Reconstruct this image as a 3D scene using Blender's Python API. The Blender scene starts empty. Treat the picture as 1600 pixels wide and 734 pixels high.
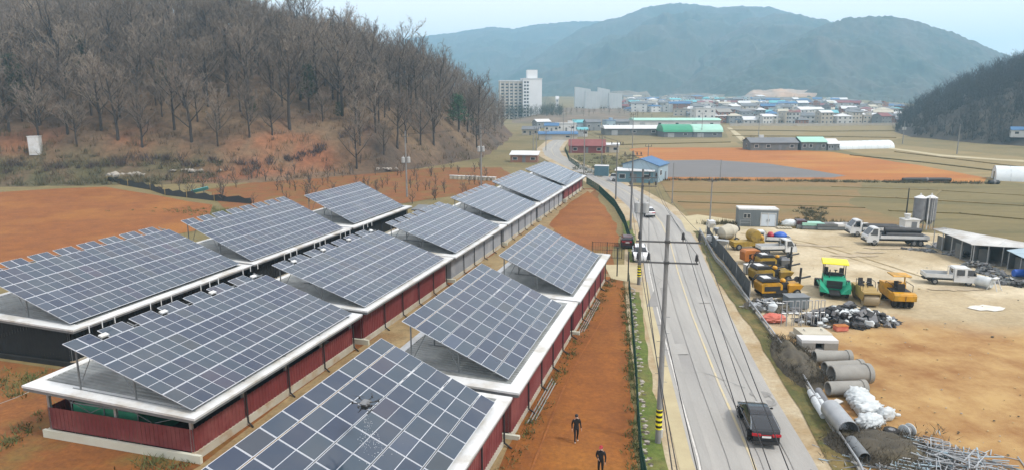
import bpy, bmesh, math, random
import numpy as np
from mathutils import Vector, Matrix
sc = bpy.context.scene
COL = sc.collection
R = math.radians
# ------------------------------------------------------------------ camera, world, sun, exposure
CAM_H = 20.5
PITCH = 11.4957
cam = bpy.data.cameras.new("Camera")
cam.sensor_fit = 'HORIZONTAL'; cam.sensor_width = 36.0
cam.lens = 1067.0 / 1600.0 * 36.0
cam.clip_start = 0.5; cam.clip_end = 12000
camo = bpy.data.objects.new("Camera", cam); COL.objects.link(camo)
camo.location = (0, 0, CAM_H); camo.rotation_euler = (R(90 - PITCH), 0, 0)
sc.camera = camo
HAZE = 0.00036
SUN_EL, SUN_AZ = 52.0, 118.0          # azimuth clockwise from +Y (the view direction)
w = bpy.data.worlds.new("World"); sc.world = w; w.use_nodes = True
nt = w.node_tree; nt.nodes.clear()
bg = nt.nodes.new('ShaderNodeBackground'); wo = nt.nodes.new('ShaderNodeOutputWorld')
sky = nt.nodes.new('ShaderNodeTexSky'); sky.sky_type = 'NISHITA'; sky.sun_disc = False
sky.sun_elevation = R(SUN_EL); sky.sun_rotation = R(SUN_AZ)
sky.air_density = 1.0; sky.dust_density = 1.0; sky.ozone_density = 1.0
bg.inputs['Strength'].default_value = 0.12
veil = nt.nodes.new('ShaderNodeMix'); veil.data_type = 'RGBA'          # an even, thin cloud veil over the clear sky
veil.inputs['Factor'].default_value = .8; veil.inputs[7].default_value = (5.9, 5.5, 5.35, 1)
nt.links.new(sky.outputs[0], veil.inputs[6]); nt.links.new(veil.outputs[2], bg.inputs[0]); nt.links.new(bg.outputs[0], wo.inputs[0])
sl = bpy.data.lights.new("sun", 'SUN'); sl.energy = 1.5; sl.angle = R(10); sl.color = (1.0, 0.95, 0.88)
so = bpy.data.objects.new("sun", sl); COL.objects.link(so)
sd = Vector((math.sin(R(SUN_AZ)) * math.cos(R(SUN_EL)), math.cos(R(SUN_AZ)) * math.cos(R(SUN_EL)), math.sin(R(SUN_EL))))
so.rotation_euler = sd.to_track_quat('Z', 'Y').to_euler()
sc.view_settings.view_transform = 'Standard'; sc.view_settings.look = 'None'
sc.view_settings.exposure = 1.15; sc.view_settings.gamma = 1.0
sc.render.engine = 'CYCLES'
cy = sc.cycles
cy.max_bounces = 5; cy.diffuse_bounces = 3; cy.glossy_bounces = 2; cy.transmission_bounces = 2
cy.transparent_max_bounces = 8; cy.volume_bounces = 1; cy.use_denoising = True
cy.caustics_reflective = False; cy.caustics_refractive = False

# ------------------------------------------------------------------ helpers
def at(u, v, z=0.0):
    """the place on level z that the survey reading (u, v) of the photograph refers to"""
    x = (u - 800) / 1067.0; y = -(v - 367) / 1067.0
    p = R(PITCH); cp, sp = math.cos(p), math.sin(p)
    dy = cp + y * sp; dz = -sp + y * cp
    t = (z - CAM_H) / dz
    return Vector((x * t, dy * t, z))
def height_of(u, v, vt):
    b = at(u, v); p = R(PITCH); best = (1e9, 0)
    k = (367 - vt) / 1067.0
    # solve up/dep = k
    cp, sp = math.cos(p), math.sin(p)
    z = b.y * (k * cp - sp) / (cp + k * sp)
    return z + CAM_H
AZ = math.atan((1113 - 800) / (1067 / math.cos(R(PITCH))))
SA, CA = math.sin(AZ), math.cos(AZ)
def row(al, ac, z=0.0):
    """along / across the shed rows -> world"""
    return Vector((al * SA + ac * CA, al * CA - ac * SA, z))

class MB:
    def __init__(s): s.v = []; s.f = []; s.m = []
    def add(s, vs, fs, mi=0):
        o = len(s.v); s.v += [tuple(q) for q in vs]
        for q in fs: s.f.append([i + o for i in q]); s.m.append(mi)
        return s
    def box(s, c, d, mi=0, rz=0, M=None):
        x, y, z = d[0] / 2, d[1] / 2, d[2] / 2
        vs = [Vector((a * x, b * y, e * z)) for e in (-1, 1) for a, b in ((-1, -1), (1, -1), (1, 1), (-1, 1))]
        if rz: M = Matrix.Rotation(rz, 3, 'Z')
        if M is not None: vs = [M @ q for q in vs]
        c = Vector(c)
        return s.add([q + c for q in vs], [(3, 2, 1, 0), (4, 5, 6, 7), (0, 1, 5, 4), (1, 2, 6, 5), (2, 3, 7, 6), (3, 0, 4, 7)], mi)
    def tube(s, a, b, r0, r1=None, n=6, mi=0, cap=True):
        r1 = r0 if r1 is None else r1
        a = Vector(a); b = Vector(b); d = b - a
        if d.length < 1e-6: return s
        q = d.to_track_quat('Z', 'Y')
        vs = []
        for p, r in ((a, r0), (b, r1)):
            for i in range(n):
                t = 2 * math.pi * i / n
                vs.append(p + q @ Vector((math.cos(t) * r, math.sin(t) * r, 0)))
        fs = [(i, (i + 1) % n, n + (i + 1) % n, n + i) for i in range(n)]
        if cap: fs += [tuple(range(n - 1, -1, -1)), tuple(range(n, 2 * n))]
        return s.add(vs, fs, mi)
    def path(s, pts, r, n=5, mi=0, r1=None):
        r1 = r if r1 is None else r1
        m = max(1, len(pts) - 1)
        for i in range(m):
            s.tube(pts[i], pts[i + 1], r + (r1 - r) * i / m, r + (r1 - r) * (i + 1) / m, n, mi, True)
        return s
    def prism(s, poly, z0, z1, mi=0):
        n = len(poly)
        vs = [(p[0], p[1], z0) for p in poly] + [(p[0], p[1], z1) for p in poly]
        return s.add(vs, [(i, (i + 1) % n, n + (i + 1) % n, n + i) for i in range(n)] + [tuple(range(n - 1, -1, -1)), tuple(range(n, 2 * n))], mi)
    def sheet(s, poly, z, mi=0):
        return s.add([(p[0], p[1], z) for p in poly], [tuple(range(len(poly)))], mi)
    def strip(s, A, B, z, mi=0):
        n = min(len(A), len(B))
        return s.add([(p[0], p[1], z) for p in A[:n]] + [(p[0], p[1], z) for p in B[:n]], [(i, i + 1, n + i + 1, n + i) for i in range(n - 1)], mi)
    def side(s, prof, hw, mi=0, mis=None, x0=0):
        """a side outline (y, z) given the half width hw(y, z)"""
        n = len(prof)
        vs = [(x0 - hw(y, z), y, z) for y, z in prof] + [(x0 + hw(y, z), y, z) for y, z in prof]
        s.add(vs, [(i, (i + 1) % n, n + (i + 1) % n, n + i) for i in range(n)], mi)
        s.add(vs, [tuple(range(n - 1, -1, -1)), tuple(range(n, 2 * n))], mi if mis is None else mis)
        return s
    def ring(s, c, R0, r, axis='X', n=14, mi=0):
        """a wheel-like solid: a drum of radius R0 and half width r, edges chamfered"""
        c = Vector(c); k = []
        for off, rad in ((-r, R0 * .86), (-r * .75, R0), (r * .75, R0), (r, R0 * .86)):
            for i in range(n):
                t = 2 * math.pi * i / n
                a, b = math.cos(t) * rad, math.sin(t) * rad
                k.append(c + (Vector((off, a, b)) if axis == 'X' else Vector((a, off, b)) if axis == 'Y' else Vector((a, b, off))))
        fs = []
        for j in range(3):
            fs += [(j * n + i, j * n + (i + 1) % n, (j + 1) * n + (i + 1) % n, (j + 1) * n + i) for i in range(n)]
        fs += [tuple(range(n - 1, -1, -1)), tuple(range(3 * n, 4 * n))]
        return s.add(k, fs, mi)
    def blob(s, c, r, rng, mi=0, sub=1, jit=.18):
        b = bmesh.new(); bmesh.ops.create_icosphere(b, subdivisions=sub, radius=1)
        c = Vector(c)
        vs = [c + Vector((q.co.x * r[0], q.co.y * r[1], q.co.z * r[2])) * (1 + rng.uniform(-jit, jit)) for q in b.verts]
        fs = [[q.index for q in f.verts] for f in b.faces]; b.free()
        return s.add(vs, fs, mi)
    def mesh(s, name, mats, smooth=None, fix=True):
        me = bpy.data.meshes.new(name)
        me.from_pydata(s.v, [], s.f)
        for m in (mats if isinstance(mats, (list, tuple)) else [mats]): me.materials.append(m)
        if any(s.m): me.polygons.foreach_set('material_index', s.m)
        if fix and len(s.f) < 60000:
            b = bmesh.new(); b.from_mesh(me); bmesh.ops.recalc_face_normals(b, faces=b.faces); b.to_mesh(me); b.free()
        if smooth is not None:
            me.polygons.foreach_set('use_smooth', [True] * len(me.polygons))
            if smooth < 180: me.set_sharp_from_angle(angle=R(smooth))
        me.update()
        return me
    def build(s, name, mats, parent=None, smooth=None, fix=True):
        return link(name, s.mesh(name, mats, smooth, fix), parent)

def link(name, me, parent=None, loc=None, rot=None):
    o = bpy.data.objects.new(name, me); COL.objects.link(o)
    if parent is not None: o.parent = parent
    if loc is not None: o.location = loc
    if rot is not None: o.rotation_euler = rot
    return o
def tag(o, label, cat, group=None, kind=None):
    o['label'] = label; o['category'] = cat
    if group: o['group'] = group
    if kind: o['kind'] = kind
    return o
def thing(name, label, cat, loc=(0, 0, 0), rz=0, group=None):
    o = bpy.data.objects.new(name, None); COL.objects.link(o)
    o.location = loc; o.rotation_euler = (0, 0, rz); o.empty_display_size = .2
    return tag(o, label, cat, group)
def struct(o): o['kind'] = 'structure'; return o
def stuff(o): o['kind'] = 'stuff'; return o
def copy_tree(o, parent=None):
    c = o.copy(); COL.objects.link(c)
    if parent is not None: c.parent = parent
    for ch in list(o.children): copy_tree(ch, c)
    return c

# ------------------------------------------------------------------ materials
def mat(name, c1, c2=None, scale=.5, rough=.85, bump=0.0, bscale=None, metal=0.0, var=0.0, c3=None, s3=.05, spec=.5, alpha=1.0, stretch=None, space='world', clod=0, cs=4.0):
    k_ = lambda c: None if c is None else tuple(q * min(1, TONE + .42 * max(c) ** 1.5) for q in c)
    c1, c2, c3 = k_(c1), k_(c2), k_(c3)
    m = bpy.data.materials.new(name); m.use_nodes = True
    t = m.node_tree; N = t.nodes; L = t.links
    b = N['Principled BSDF']
    b.inputs['Roughness'].default_value = rough; b.inputs['Metallic'].default_value = metal
    b.inputs['Specular IOR Level'].default_value = spec; b.inputs['Alpha'].default_value = alpha
    b.inputs['Base Color'].default_value = (*c1, 1)
    if c2 is None and not bump and not var and c3 is None and not clod: return m
    if space == 'world':
        g = N.new('ShaderNodeNewGeometry'); src = g.outputs['Position']
    else:
        g = N.new('ShaderNodeTexCoord'); src = g.outputs['Object']
    if stretch:
        mp = N.new('ShaderNodeMapping'); mp.inputs['Scale'].default_value = stretch[:3]
        if len(stretch) > 3: mp.inputs['Rotation'].default_value = (0, 0, stretch[3])
        L.new(src, mp.inputs[0]); src = mp.outputs[0]
    col = None
    def noise(sc_, det=6, rg=.62):
        n = N.new('ShaderNodeTexNoise'); n.inputs['Scale'].default_value = sc_
        n.inputs['Detail'].default_value = det; n.inputs['Roughness'].default_value = rg
        L.new(src, n.inputs['Vector']); return n.outputs['Fac']
    def ramp(f, a, bb):
        r = N.new('ShaderNodeMapRange'); r.inputs['From Min'].default_value = a; r.inputs['From Max'].default_value = bb
        L.new(f, r.inputs['Value']); return r.outputs[0]
    def mix(f, a, bb):
        x = N.new('ShaderNodeMix'); x.data_type = 'RGBA'
        L.new(f, x.inputs['Factor'])
        for s_, q in ((6, a), (7, bb)):
            if isinstance(q, tuple): x.inputs[s_].default_value = (*q, 1)
            else: L.new(q, x.inputs[s_])
        return x.outputs[2]
    if c2 is not None: col = mix(ramp(noise(scale), .33, .67), c1, c2)
    else: col = c1
    if c3 is not None: col = mix(ramp(noise(s3, 4), .48, .66), col, c3)
    if clod:
        hs = N.new('ShaderNodeHueSaturation'); r = N.new('ShaderNodeMapRange'); r.inputs['From Min'].default_value = .3; r.inputs['From Max'].default_value = .7
        r.inputs['To Min'].default_value = 1 - clod; r.inputs['To Max'].default_value = 1 + clod
        L.new(noise(cs, 8, .75), r.inputs['Value']); L.new(r.outputs[0], hs.inputs['Value'])
        if isinstance(col, tuple): hs.inputs['Color'].default_value = (*col, 1)
        else: L.new(col, hs.inputs['Color'])
        col = hs.outputs[0]
    if var:
        oi = N.new('ShaderNodeObjectInfo'); hs = N.new('ShaderNodeHueSaturation')
        r = N.new('ShaderNodeMapRange'); r.inputs['To Min'].default_value = 1 - var; r.inputs['To Max'].default_value = 1 + var
        L.new(oi.outputs['Random'], r.inputs['Value']); L.new(r.outputs[0], hs.inputs['Value'])
        if isinstance(col, tuple): hs.inputs['Color'].default_value = (*col, 1)
        else: L.new(col, hs.inputs['Color'])
        col = hs.outputs[0]
    if not isinstance(col, tuple): L.new(col, b.inputs['Base Color'])
    if bump:
        bp = N.new('ShaderNodeBump'); bp.inputs['Strength'].default_value = bump; bp.inputs['Distance'].default_value = .05
        L.new(noise(bscale or scale * 4), bp.inputs['Height']); L.new(bp.outputs[0], b.inputs['Normal'])
    return m

TONE = .55
M = {}
M['grass'] = mat('ground_grass', (0.237, 0.185, 0.0714), (0.304, 0.237, 0.0952), .25, .95, .5, 3, c3=(0.18, 0.157, 0.051), s3=.03, clod=.3, cs=1.5)
M['paddy'] = mat('dry_paddy', (0.209, 0.166, 0.0578), (0.275, 0.218, 0.0816), .2, .95, .4, 2, c3=(0.162, 0.142, 0.0476), s3=.03, stretch=(.5, 4, 1, .12), clod=.3, cs=1.2)
M['paddy2'] = mat('dry_paddy_brown', (0.342, 0.214, 0.0782), (0.257, 0.166, 0.0578), .25, .95, .4, 2, c3=(0.237, 0.19, 0.068), s3=.04, stretch=(.5, 4, 1, .15), clod=.3, cs=1.2)
M['tan'] = mat('tan_field', (0.38, 0.285, 0.122), (0.285, 0.218, 0.0884), .07, .95, .3, 1, c3=(0.257, 0.209, 0.0816), s3=.02, stretch=(.5, 4, 1), clod=.25, cs=.6)
M['orange'] = mat('orange_soil', (0.36, 0.12, 0.014), (0.27, 0.0841, 0.00986), .35, .95, .6, 5, c3=(0.385, 0.146, 0.0187), s3=.08, clod=.3, cs=3)
M['orange_far'] = mat('orange_soil_far', (0.494, 0.175, 0.0248), (0.399, 0.138, 0.0203), .08, .95, .3, 1, c3=(0.522, 0.248, 0.045), s3=.02, stretch=(1, 3, 1), clod=.15, cs=.5)
M['mulch'] = mat('grey_mulch_film', (.17, .155, .145), (.22, .2, .185), .2, .6, .3, 2, stretch=(.3, 3, 1))
M['soil'] = mat('shed_soil', (0.324, 0.114, 0.0195), (0.234, 0.0818, 0.0142), .5, .95, .7, 4, c3=(0.243, 0.147, 0.03), s3=.22, clod=.35, cs=3)
M['dirt_tan'] = mat('alley_dirt', (0.46, 0.34, 0.168), (0.33, 0.24, 0.112), .6, .95, .6, 4, c3=(0.34, 0.2, 0.08), s3=.2, clod=.3, cs=3)
M['asphalt'] = mat('asphalt', (.43, .42, .39), (.49, .475, .44), .15, .9, .25, 12, c3=(.38, .37, .35), s3=.06, stretch=(3, .35, 1, .12), clod=.1, cs=9)
M['patch'] = mat('asphalt_patch', (.33, .32, .3), (.37, .36, .34), .6, .9, .3, 12)
M['shoulder'] = mat('sandy_shoulder', (0.486, 0.377, 0.224), (0.54, 0.46, 0.314), .5, .95, .5, 5, c3=(0.414, 0.285, 0.134), s3=.2, clod=.2)
M['concrete_pad'] = mat('concrete_lane', (0.58, 0.5, 0.304), (0.5, 0.42, 0.256), .4, .9, .2, 5)
M['verge'] = mat('verge_grass', (0.1, 0.12, 0.0245), (0.17, 0.145, 0.042), .9, .95, .8, 6, c3=(0.26, 0.19, 0.063), s3=.35, clod=.4, cs=3)
M['lawn'] = mat('green_strip', (0.11, 0.18, 0.021), (0.18, 0.22, 0.0385), .9, .95, .8, 7, c3=(0.22, 0.2, 0.056), s3=.25, clod=.4, cs=3)
M['yellowline'] = mat('yellow_paint', (.66, .54, .27), (.56, .52, .44), 1.2, .8)
M['whiteline'] = mat('white_paint_worn', (.72, .7, .65), (.56, .54, .5), 1.5, .8)
M['white_sheet'] = mat('white_sheet_metal', (.78, .79, .78), (.66, .68, .68), .5, .45, 0, c3=(.58, .55, .48), s3=.45, clod=.08, cs=3)
M['roof_grey'] = mat('corrugated_grey', (.44, .46, .45), (.3, .32, .31), .5, .55, 0, c3=(.24, .25, .24), s3=.4)
M['red_wall'] = mat('red_corrugated', (0.285, 0.0517, 0.0575), (0.237, 0.046, 0.0494), .8, .55, 0, c3=(0.342, 0.103, 0.0978), s3=.3, clod=.12, cs=2)
M['grey_wall'] = mat('grey_curtain', (.42, .44, .47), (.34, .36, .4), .4, .7, .2, 3, c3=(.5, .51, .53), s3=.3)
M['dark_wall'] = mat('black_shade_net', (.012, .014, .014), (.022, .024, .022), 1.5, .9, .2, 6)
M['plinth'] = mat('pale_concrete', (.62, .6, .5), (.52, .48, .38), .7, .9, .2, 6, c3=(.5, .36, .22), s3=.5)
M['plinth_clean'] = mat('cream_boards', (.72, .74, .62), (.66, .66, .54), .6, .8)
M['steel'] = mat('galvanised_steel', (.3, .32, .33), (.24, .26, .27), 1.0, .5, metal=.3)
M['steel_light'] = mat('pale_steel', (.55, .57, .58), (.45, .47, .48), 1.0, .4, metal=.4)
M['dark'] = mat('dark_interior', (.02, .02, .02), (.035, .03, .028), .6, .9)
M['pipe_dark'] = mat('dark_downpipe', (.035, .035, .04), None, 1, .6)
M['tarp_green'] = mat('green_tarp', (.06, .45, .25), (.06, .32, .18), .8, .6, .3, 2)
M['tarp_blue'] = mat('blue_tarp', (.02, .06, .22), (.02, .05, .16), .8, .6)
M['frame'] = mat('panel_frame', (.64, .67, .72), None, 1, .45)
def glass_mat():
    m = bpy.data.materials.new('solar_glass'); m.use_nodes = True
    t = m.node_tree; N = t.nodes; L = t.links; b = N['Principled BSDF']
    b.inputs['Roughness'].default_value = .09; b.inputs['Specular IOR Level'].default_value = .65
    oi = N.new('ShaderNodeObjectInfo'); cr = N.new('ShaderNodeValToRGB')
    e = cr.color_ramp.elements
    e[0].position = 0; e[0].color = (.018, .03, .06, 1); e[1].position = 1; e[1].color = (.042, .062, .1, 1)
    for p_, c_ in ((.87, (.032, .052, .074, 1)), (.9, (.04, .04, .07, 1)), (.94, (.034, .046, .056, 1))):
        q = e.new(p_); q.color = c_
    L.new(oi.outputs['Random'], cr.inputs[0])
    g = N.new('ShaderNodeNewGeometry'); n = N.new('ShaderNodeTexNoise'); n.inputs['Scale'].default_value = .35; n.inputs['Detail'].default_value = 5
    L.new(g.outputs['Position'], n.inputs['Vector'])
    mx = N.new('ShaderNodeMix'); mx.data_type = 'RGBA'
    mr = N.new('ShaderNodeMapRange'); mr.inputs['From Min'].default_value = .45; mr.inputs['From Max'].default_value = .8; mr.inputs['To Max'].default_value = .35
    L.new(n.outputs['Fac'], mr.inputs['Value']); L.new(mr.outputs[0], mx.inputs['Factor'])
    L.new(cr.outputs[0], mx.inputs[6]); mx.inputs[7].default_value = (.1, .1, .1, 1)
    L.new(mx.outputs[2], b.inputs['Base Color'])
    return m
M['glass'] = glass_mat()
M['bark'] = mat('bark', (.06, .05, .042), (.1, .082, .068), 3, .95, .4, 8, var=.25)
M['twig'] = mat('twigs', (0.278, 0.222, 0.17), (0.21, 0.168, 0.129), 1, .95, var=.25)
M['twig_pale'] = mat('twigs_pale', (0.378, 0.31, 0.239), (0.294, 0.24, 0.184), 1, .95, var=.25)
M['bush'] = mat('dry_brush', (0.233, 0.15, 0.0861), (0.148, 0.102, 0.0615), .4, .95, c3=(0.17, 0.145, 0.0574), s3=.06)
M['pine'] = mat('pine_needles', (.035, .065, .025), (.06, .085, .035), 1, .9, var=.25)
M['green'] = mat('evergreen_leaves', (0.055, 0.144, 0.07), (0.088, 0.192, 0.08), 1, .9)
M['pole'] = mat('concrete_pole', (.36, .36, .35), (.29, .29, .285), 2, .85)
M['pole_dark'] = mat('weathered_pole', (.26, .26, .25), (.2, .2, .2), 2, .85)
M['insul'] = mat('insulator', (.05, .05, .055), None, 1, .4)
M['wire'] = mat('wire', (.03, .03, .032), None, 1, .6)
M['tx'] = mat('transformer_grey', (.5, .51, .5), None, 1, .5)
M['yellow'] = mat('machine_yellow', (0.72, 0.36, 0.0075), (0.62, 0.3, 0.01), 1.2, .45, c3=(0.4, 0.24, 0.03), s3=.9)
M['yellow_old'] = mat('faded_yellow', (0.5, 0.32, 0.03), (0.42, 0.27, 0.036), 1.2, .6, c3=(0.3, 0.2, 0.048), s3=.9)
M['orange_m'] = mat('machine_orange', (.6, .2, .03), (.45, .16, .04), 1.2, .6)
M['lemon'] = mat('canopy_yellow', (.85, .75, .03), None, 1, .5)
M['teal'] = mat('machine_green', (.01, .42, .24), (.015, .36, .2), 1.2, .45)
M['rubber'] = mat('rubber', (.02, .02, .02), (.035, .033, .03), 2, .85)
M['rim'] = mat('rim', (.35, .36, .37), None, 1, .4, metal=.6)
M['drum'] = mat('roller_drum', (.42, .33, .2), (.34, .27, .16), 1, .5)
M['tan_m'] = mat('tan_machine', (.5, .35, .1), (.42, .28, .09), 1.2, .55)
M['black_m'] = mat('black_machine', (.025, .025, .028), (.04, .038, .036), 2, .6)
M['white_car'] = mat('white_car_paint', (.8, .81, .82), None, 1, .25)
M['white_old'] = mat('white_truck_paint', (.72, .74, .74), (.64, .65, .64), 1, .4)
M['pale_blue'] = mat('pale_blue_paint', (.5, .66, .7), None, 1, .35)
M['maroon'] = mat('maroon_paint', (.09, .02, .025), None, 1, .3)
M['black_car'] = mat('black_car_paint', (.012, .013, .017), None, 1, .12)
M['auto_glass'] = mat('vehicle_glass', (.02, .026, .032), None, 1, .06, spec=.8)
M['red_light'] = mat('tail_light', (.5, .01, .02), None, 1, .2)
M['white_light'] = mat('head_light', (.75, .76, .78), None, 1, .15)
M['plate'] = mat('number_plate', (.75, .76, .75), None, 1, .5)
M['chrome'] = mat('chrome', (.6, .61, .62), None, 1, .15, metal=.9)
M['grey_bldg'] = mat('grey_panel', (.25, .29, .31), (.22, .26, .28), .5, .6)
M['shed_wall'] = mat('shed_grey_sheet', (.22, .24, .24), (.16, .18, .18), .6, .7, c3=(.26, .24, .21), s3=.4)
M['conc'] = mat('concrete', (.42, .41, .37), (.34, .33, .3), .9, .9, .3, 6)
M['conc_pale'] = mat('concrete_pale', (.62, .58, .46), (.54, .5, .4), .9, .9, .2, 6)
M['sack'] = mat('white_sack', (.72, .76, .76), (.55, .6, .62), 1.5, .8, .5, 5)
M['netting'] = mat('grey_shade_net', (.09, .1, .105), (.12, .13, .13), 1.2, .95)
M['fence_green'] = mat('green_fence', (.01, .085, .055), None, 1, .6)
M['fence_black'] = mat('dark_posts', (.03, .035, .035), None, 1, .6)
M['brush_dark'] = mat('dark_brush', (.09, .08, .06), (.14, .12, .085), .8, .95, .8, 5, c3=(.19, .16, .1), s3=.5)
M['scrap_dark'] = mat('scrap_dark', (.03, .032, .038), (.06, .06, .06), 1.5, .6)
M['scrap_grey'] = mat('scrap_grey', (.3, .31, .32), (.22, .22, .23), 1.5, .7)
M['redtarp'] = mat('red_tarp', (.6, .1, .06), (.7, .25, .18), 1.5, .7)
M['blue'] = mat('blue_plastic', (.02, .12, .55), None, 1, .5)
M['red'] = mat('red_plastic', (.5, .03, .05), None, 1, .5)
M['skin'] = mat('skin', (.55, .36, .27), None, 1, .6)
M['suit'] = mat('black_clothes', (.012, .012, .014), (.02, .02, .022), 3, .9)
M['shoe'] = mat('white_shoes', (.75, .73, .7), None, 1, .6)
M['hair'] = mat('black_hair', (.015, .012, .01), None, 1, .6)
M['redcap'] = mat('red_cap', (.45, .03, .04), None, 1, .8)
M['poly'] = mat('greenhouse_film', (.72, .77, .78), (.62, .68, .7), .3, .4)
M['roof_green'] = mat('green_roof', (.05, .42, .22), (.04, .36, .2), .2, .5)
M['roof_mint'] = mat('mint_roof', (.4, .72, .58), (.36, .64, .52), .2, .5)
M['roof_blue'] = mat('blue_roof', (.05, .16, .36), (.06, .2, .4), .3, .5)
M['roof_teal'] = mat('teal_roof', (.15, .5, .55), None, 1, .5)
M['roof_red'] = mat('red_roof', (.26, .06, .055), (.32, .09, .08), .4, .6)
M['roof_slate'] = mat('slate_roof', (.2, .22, .24), (.26, .27, .28), .3, .7)
M['roof_white'] = mat('white_roof', (.74, .75, .75), (.66, .67, .67), .3, .5)
M['wall_white'] = mat('white_render', (.72, .72, .7), (.64, .64, .62), .3, .8)
M['wall_cream'] = mat('cream_render', (.6, .55, .46), (.54, .49, .41), .3, .8)
M['wall_grey'] = mat('grey_render', (.36, .38, .39), (.3, .32, .33), .3, .8)
M['wall_brick'] = mat('brick_wall', (.4, .2, .13), (.34, .17, .11), .5, .85)
M['wall_blue'] = mat('pale_blue_wall', (.42, .55, .62), (.38, .5, .57), .3, .6)
M['container'] = mat('teal_container', (.16, .3, .36), (.13, .26, .32), .6, .6)
M['window'] = mat('dark_window', (.05, .06, .07), None, 1, .2)
M['door_white'] = mat('pale_door_glass', (.6, .68, .76), None, 1, .3)
M['mist'] = mat('mist_drop', (.9, .92, .95), None, 1, .3)
M['film_black'] = mat('black_film', (.02, .022, .022), None, 1, .6)
M['rock'] = mat('pale_rock', (.5, .46, .4), (.4, .36, .3), .8, .9, .4, 3)
M['trunk_far'] = mat('far_trunks', (.1, .085, .075), None, 1, .95)

def vnoise(x, y, seed=0):
    x = np.asarray(x, float); y = np.asarray(y, float)
    xi = np.floor(x).astype(np.int64); yi = np.floor(y).astype(np.int64)
    fx = x - xi; fy = y - yi; fx = fx * fx * (3 - 2 * fx); fy = fy * fy * (3 - 2 * fy)
    def h(a, b):
        n = (a * 374761393 + b * 668265263 + seed * 974711) & 0x7fffffff
        n = ((n ^ (n >> 13)) * 1274126177) & 0x7fffffff
        return ((n ^ (n >> 16)) & 0xffff) / 65535.0
    return (h(xi, yi) * (1 - fx) + h(xi + 1, yi) * fx) * (1 - fy) + (h(xi, yi + 1) * (1 - fx) + h(xi + 1, yi + 1) * fx) * fy
def fbm(x, y, seed=0, o=5, g=.5):
    t = 0; a = 1; n = 0
    for i in range(o):
        t = t + a * vnoise(np.asarray(x) * 2 ** i, np.asarray(y) * 2 ** i, seed + i * 17); n += a; a *= g
    return t / n
def grid_mesh(name, X, Y, Z, m, smooth=True, color=None):
    r, c = X.shape
    me = bpy.data.meshes.new(name)
    co = np.stack([X, Y, Z], -1).reshape(-1, 3)
    idx = np.arange(r * c).reshape(r, c)
    q = np.stack([idx[:-1, :-1], idx[:-1, 1:], idx[1:, 1:], idx[1:, :-1]], -1).reshape(-1, 4)
    me.vertices.add(len(co)); me.vertices.foreach_set('co', co.astype(np.float32).ravel())
    me.loops.add(q.size); me.loops.foreach_set('vertex_index', q.astype(np.int32).ravel())
    me.polygons.add(len(q)); me.polygons.foreach_set('loop_start', np.arange(0, q.size, 4, dtype=np.int32))
    me.polygons.foreach_set('use_smooth', np.ones(len(q), bool))
    me.materials.append(m); me.update(calc_edges=True); me.validate()
    if color is not None:
        a = me.color_attributes.new('soil', 'FLOAT_COLOR', 'POINT')
        a.data.foreach_set('color', np.concatenate([color.reshape(-1, 3), np.ones((r * c, 1))], 1).astype(np.float32).ravel())
    return link(name, me)
def attr_mat(name, rough=.95, bump=.5, bs=2.0, ns=.8):
    m = bpy.data.materials.new(name); m.use_nodes = True
    t = m.node_tree; N = t.nodes; L = t.links; b = N['Principled BSDF']; b.inputs['Roughness'].default_value = rough
    a = N.new('ShaderNodeAttribute'); a.attribute_name = 'soil'
    g = N.new('ShaderNodeNewGeometry'); n = N.new('ShaderNodeTexNoise'); n.inputs['Scale'].default_value = ns; n.inputs['Detail'].default_value = 8; n.inputs['Roughness'].default_value = .7
    L.new(g.outputs['Position'], n.inputs['Vector'])
    mr = N.new('ShaderNodeMapRange'); mr.inputs['From Min'].default_value = .25; mr.inputs['From Max'].default_value = .75; mr.inputs['To Min'].default_value = .55 * .52; mr.inputs['To Max'].default_value = 1.45 * .52
    L.new(n.outputs['Fac'], mr.inputs['Value'])
    hs = N.new('ShaderNodeHueSaturation'); L.new(a.outputs['Color'], hs.inputs['Color']); L.new(mr.outputs[0], hs.inputs['Value'])
    hs.inputs['Value'].default_value = 1; L.new(hs.outputs[0], b.inputs['Base Color'])
    bp = N.new('ShaderNodeBump'); bp.inputs['Strength'].default_value = bump; bp.inputs['Distance'].default_value = .3
    L.new(n.outputs['Fac'], bp.inputs['Height']); L.new(bp.outputs[0], b.inputs['Normal'])
    return m

# ------------------------------------------------------------------ ground, fields, road
def P2(pts, z=0.0): return [tuple(at(u, v)[:2]) for u, v in pts]
struct(MB().sheet([(-1700, -120), (2600, -120), (2600, 4400), (-1700, 4400)], 0).build('ground', M['grass']))
LAY = [0.0]
def lay(name, poly, m, z=None):
    if z is None: LAY[0] += .004; z = LAY[0]
    return struct(MB().sheet(poly, z).build(name, m))
def rows(pts): return [tuple(row(a, c)[:2]) for a, c in pts]
def wob(poly, amp, step, seed):
    """an uneven outline: edges cut into steps and nudged"""
    rng = random.Random(seed); out = []
    for i in range(len(poly)):
        a = Vector(poly[i]); b = Vector(poly[(i + 1) % len(poly)]); n = max(1, int((b - a).length / step))
        for k in range(n):
            q = a.lerp(b, k / n); out.append((q.x + rng.uniform(-amp, amp), q.y + rng.uniform(-amp, amp)))
    return out
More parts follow.
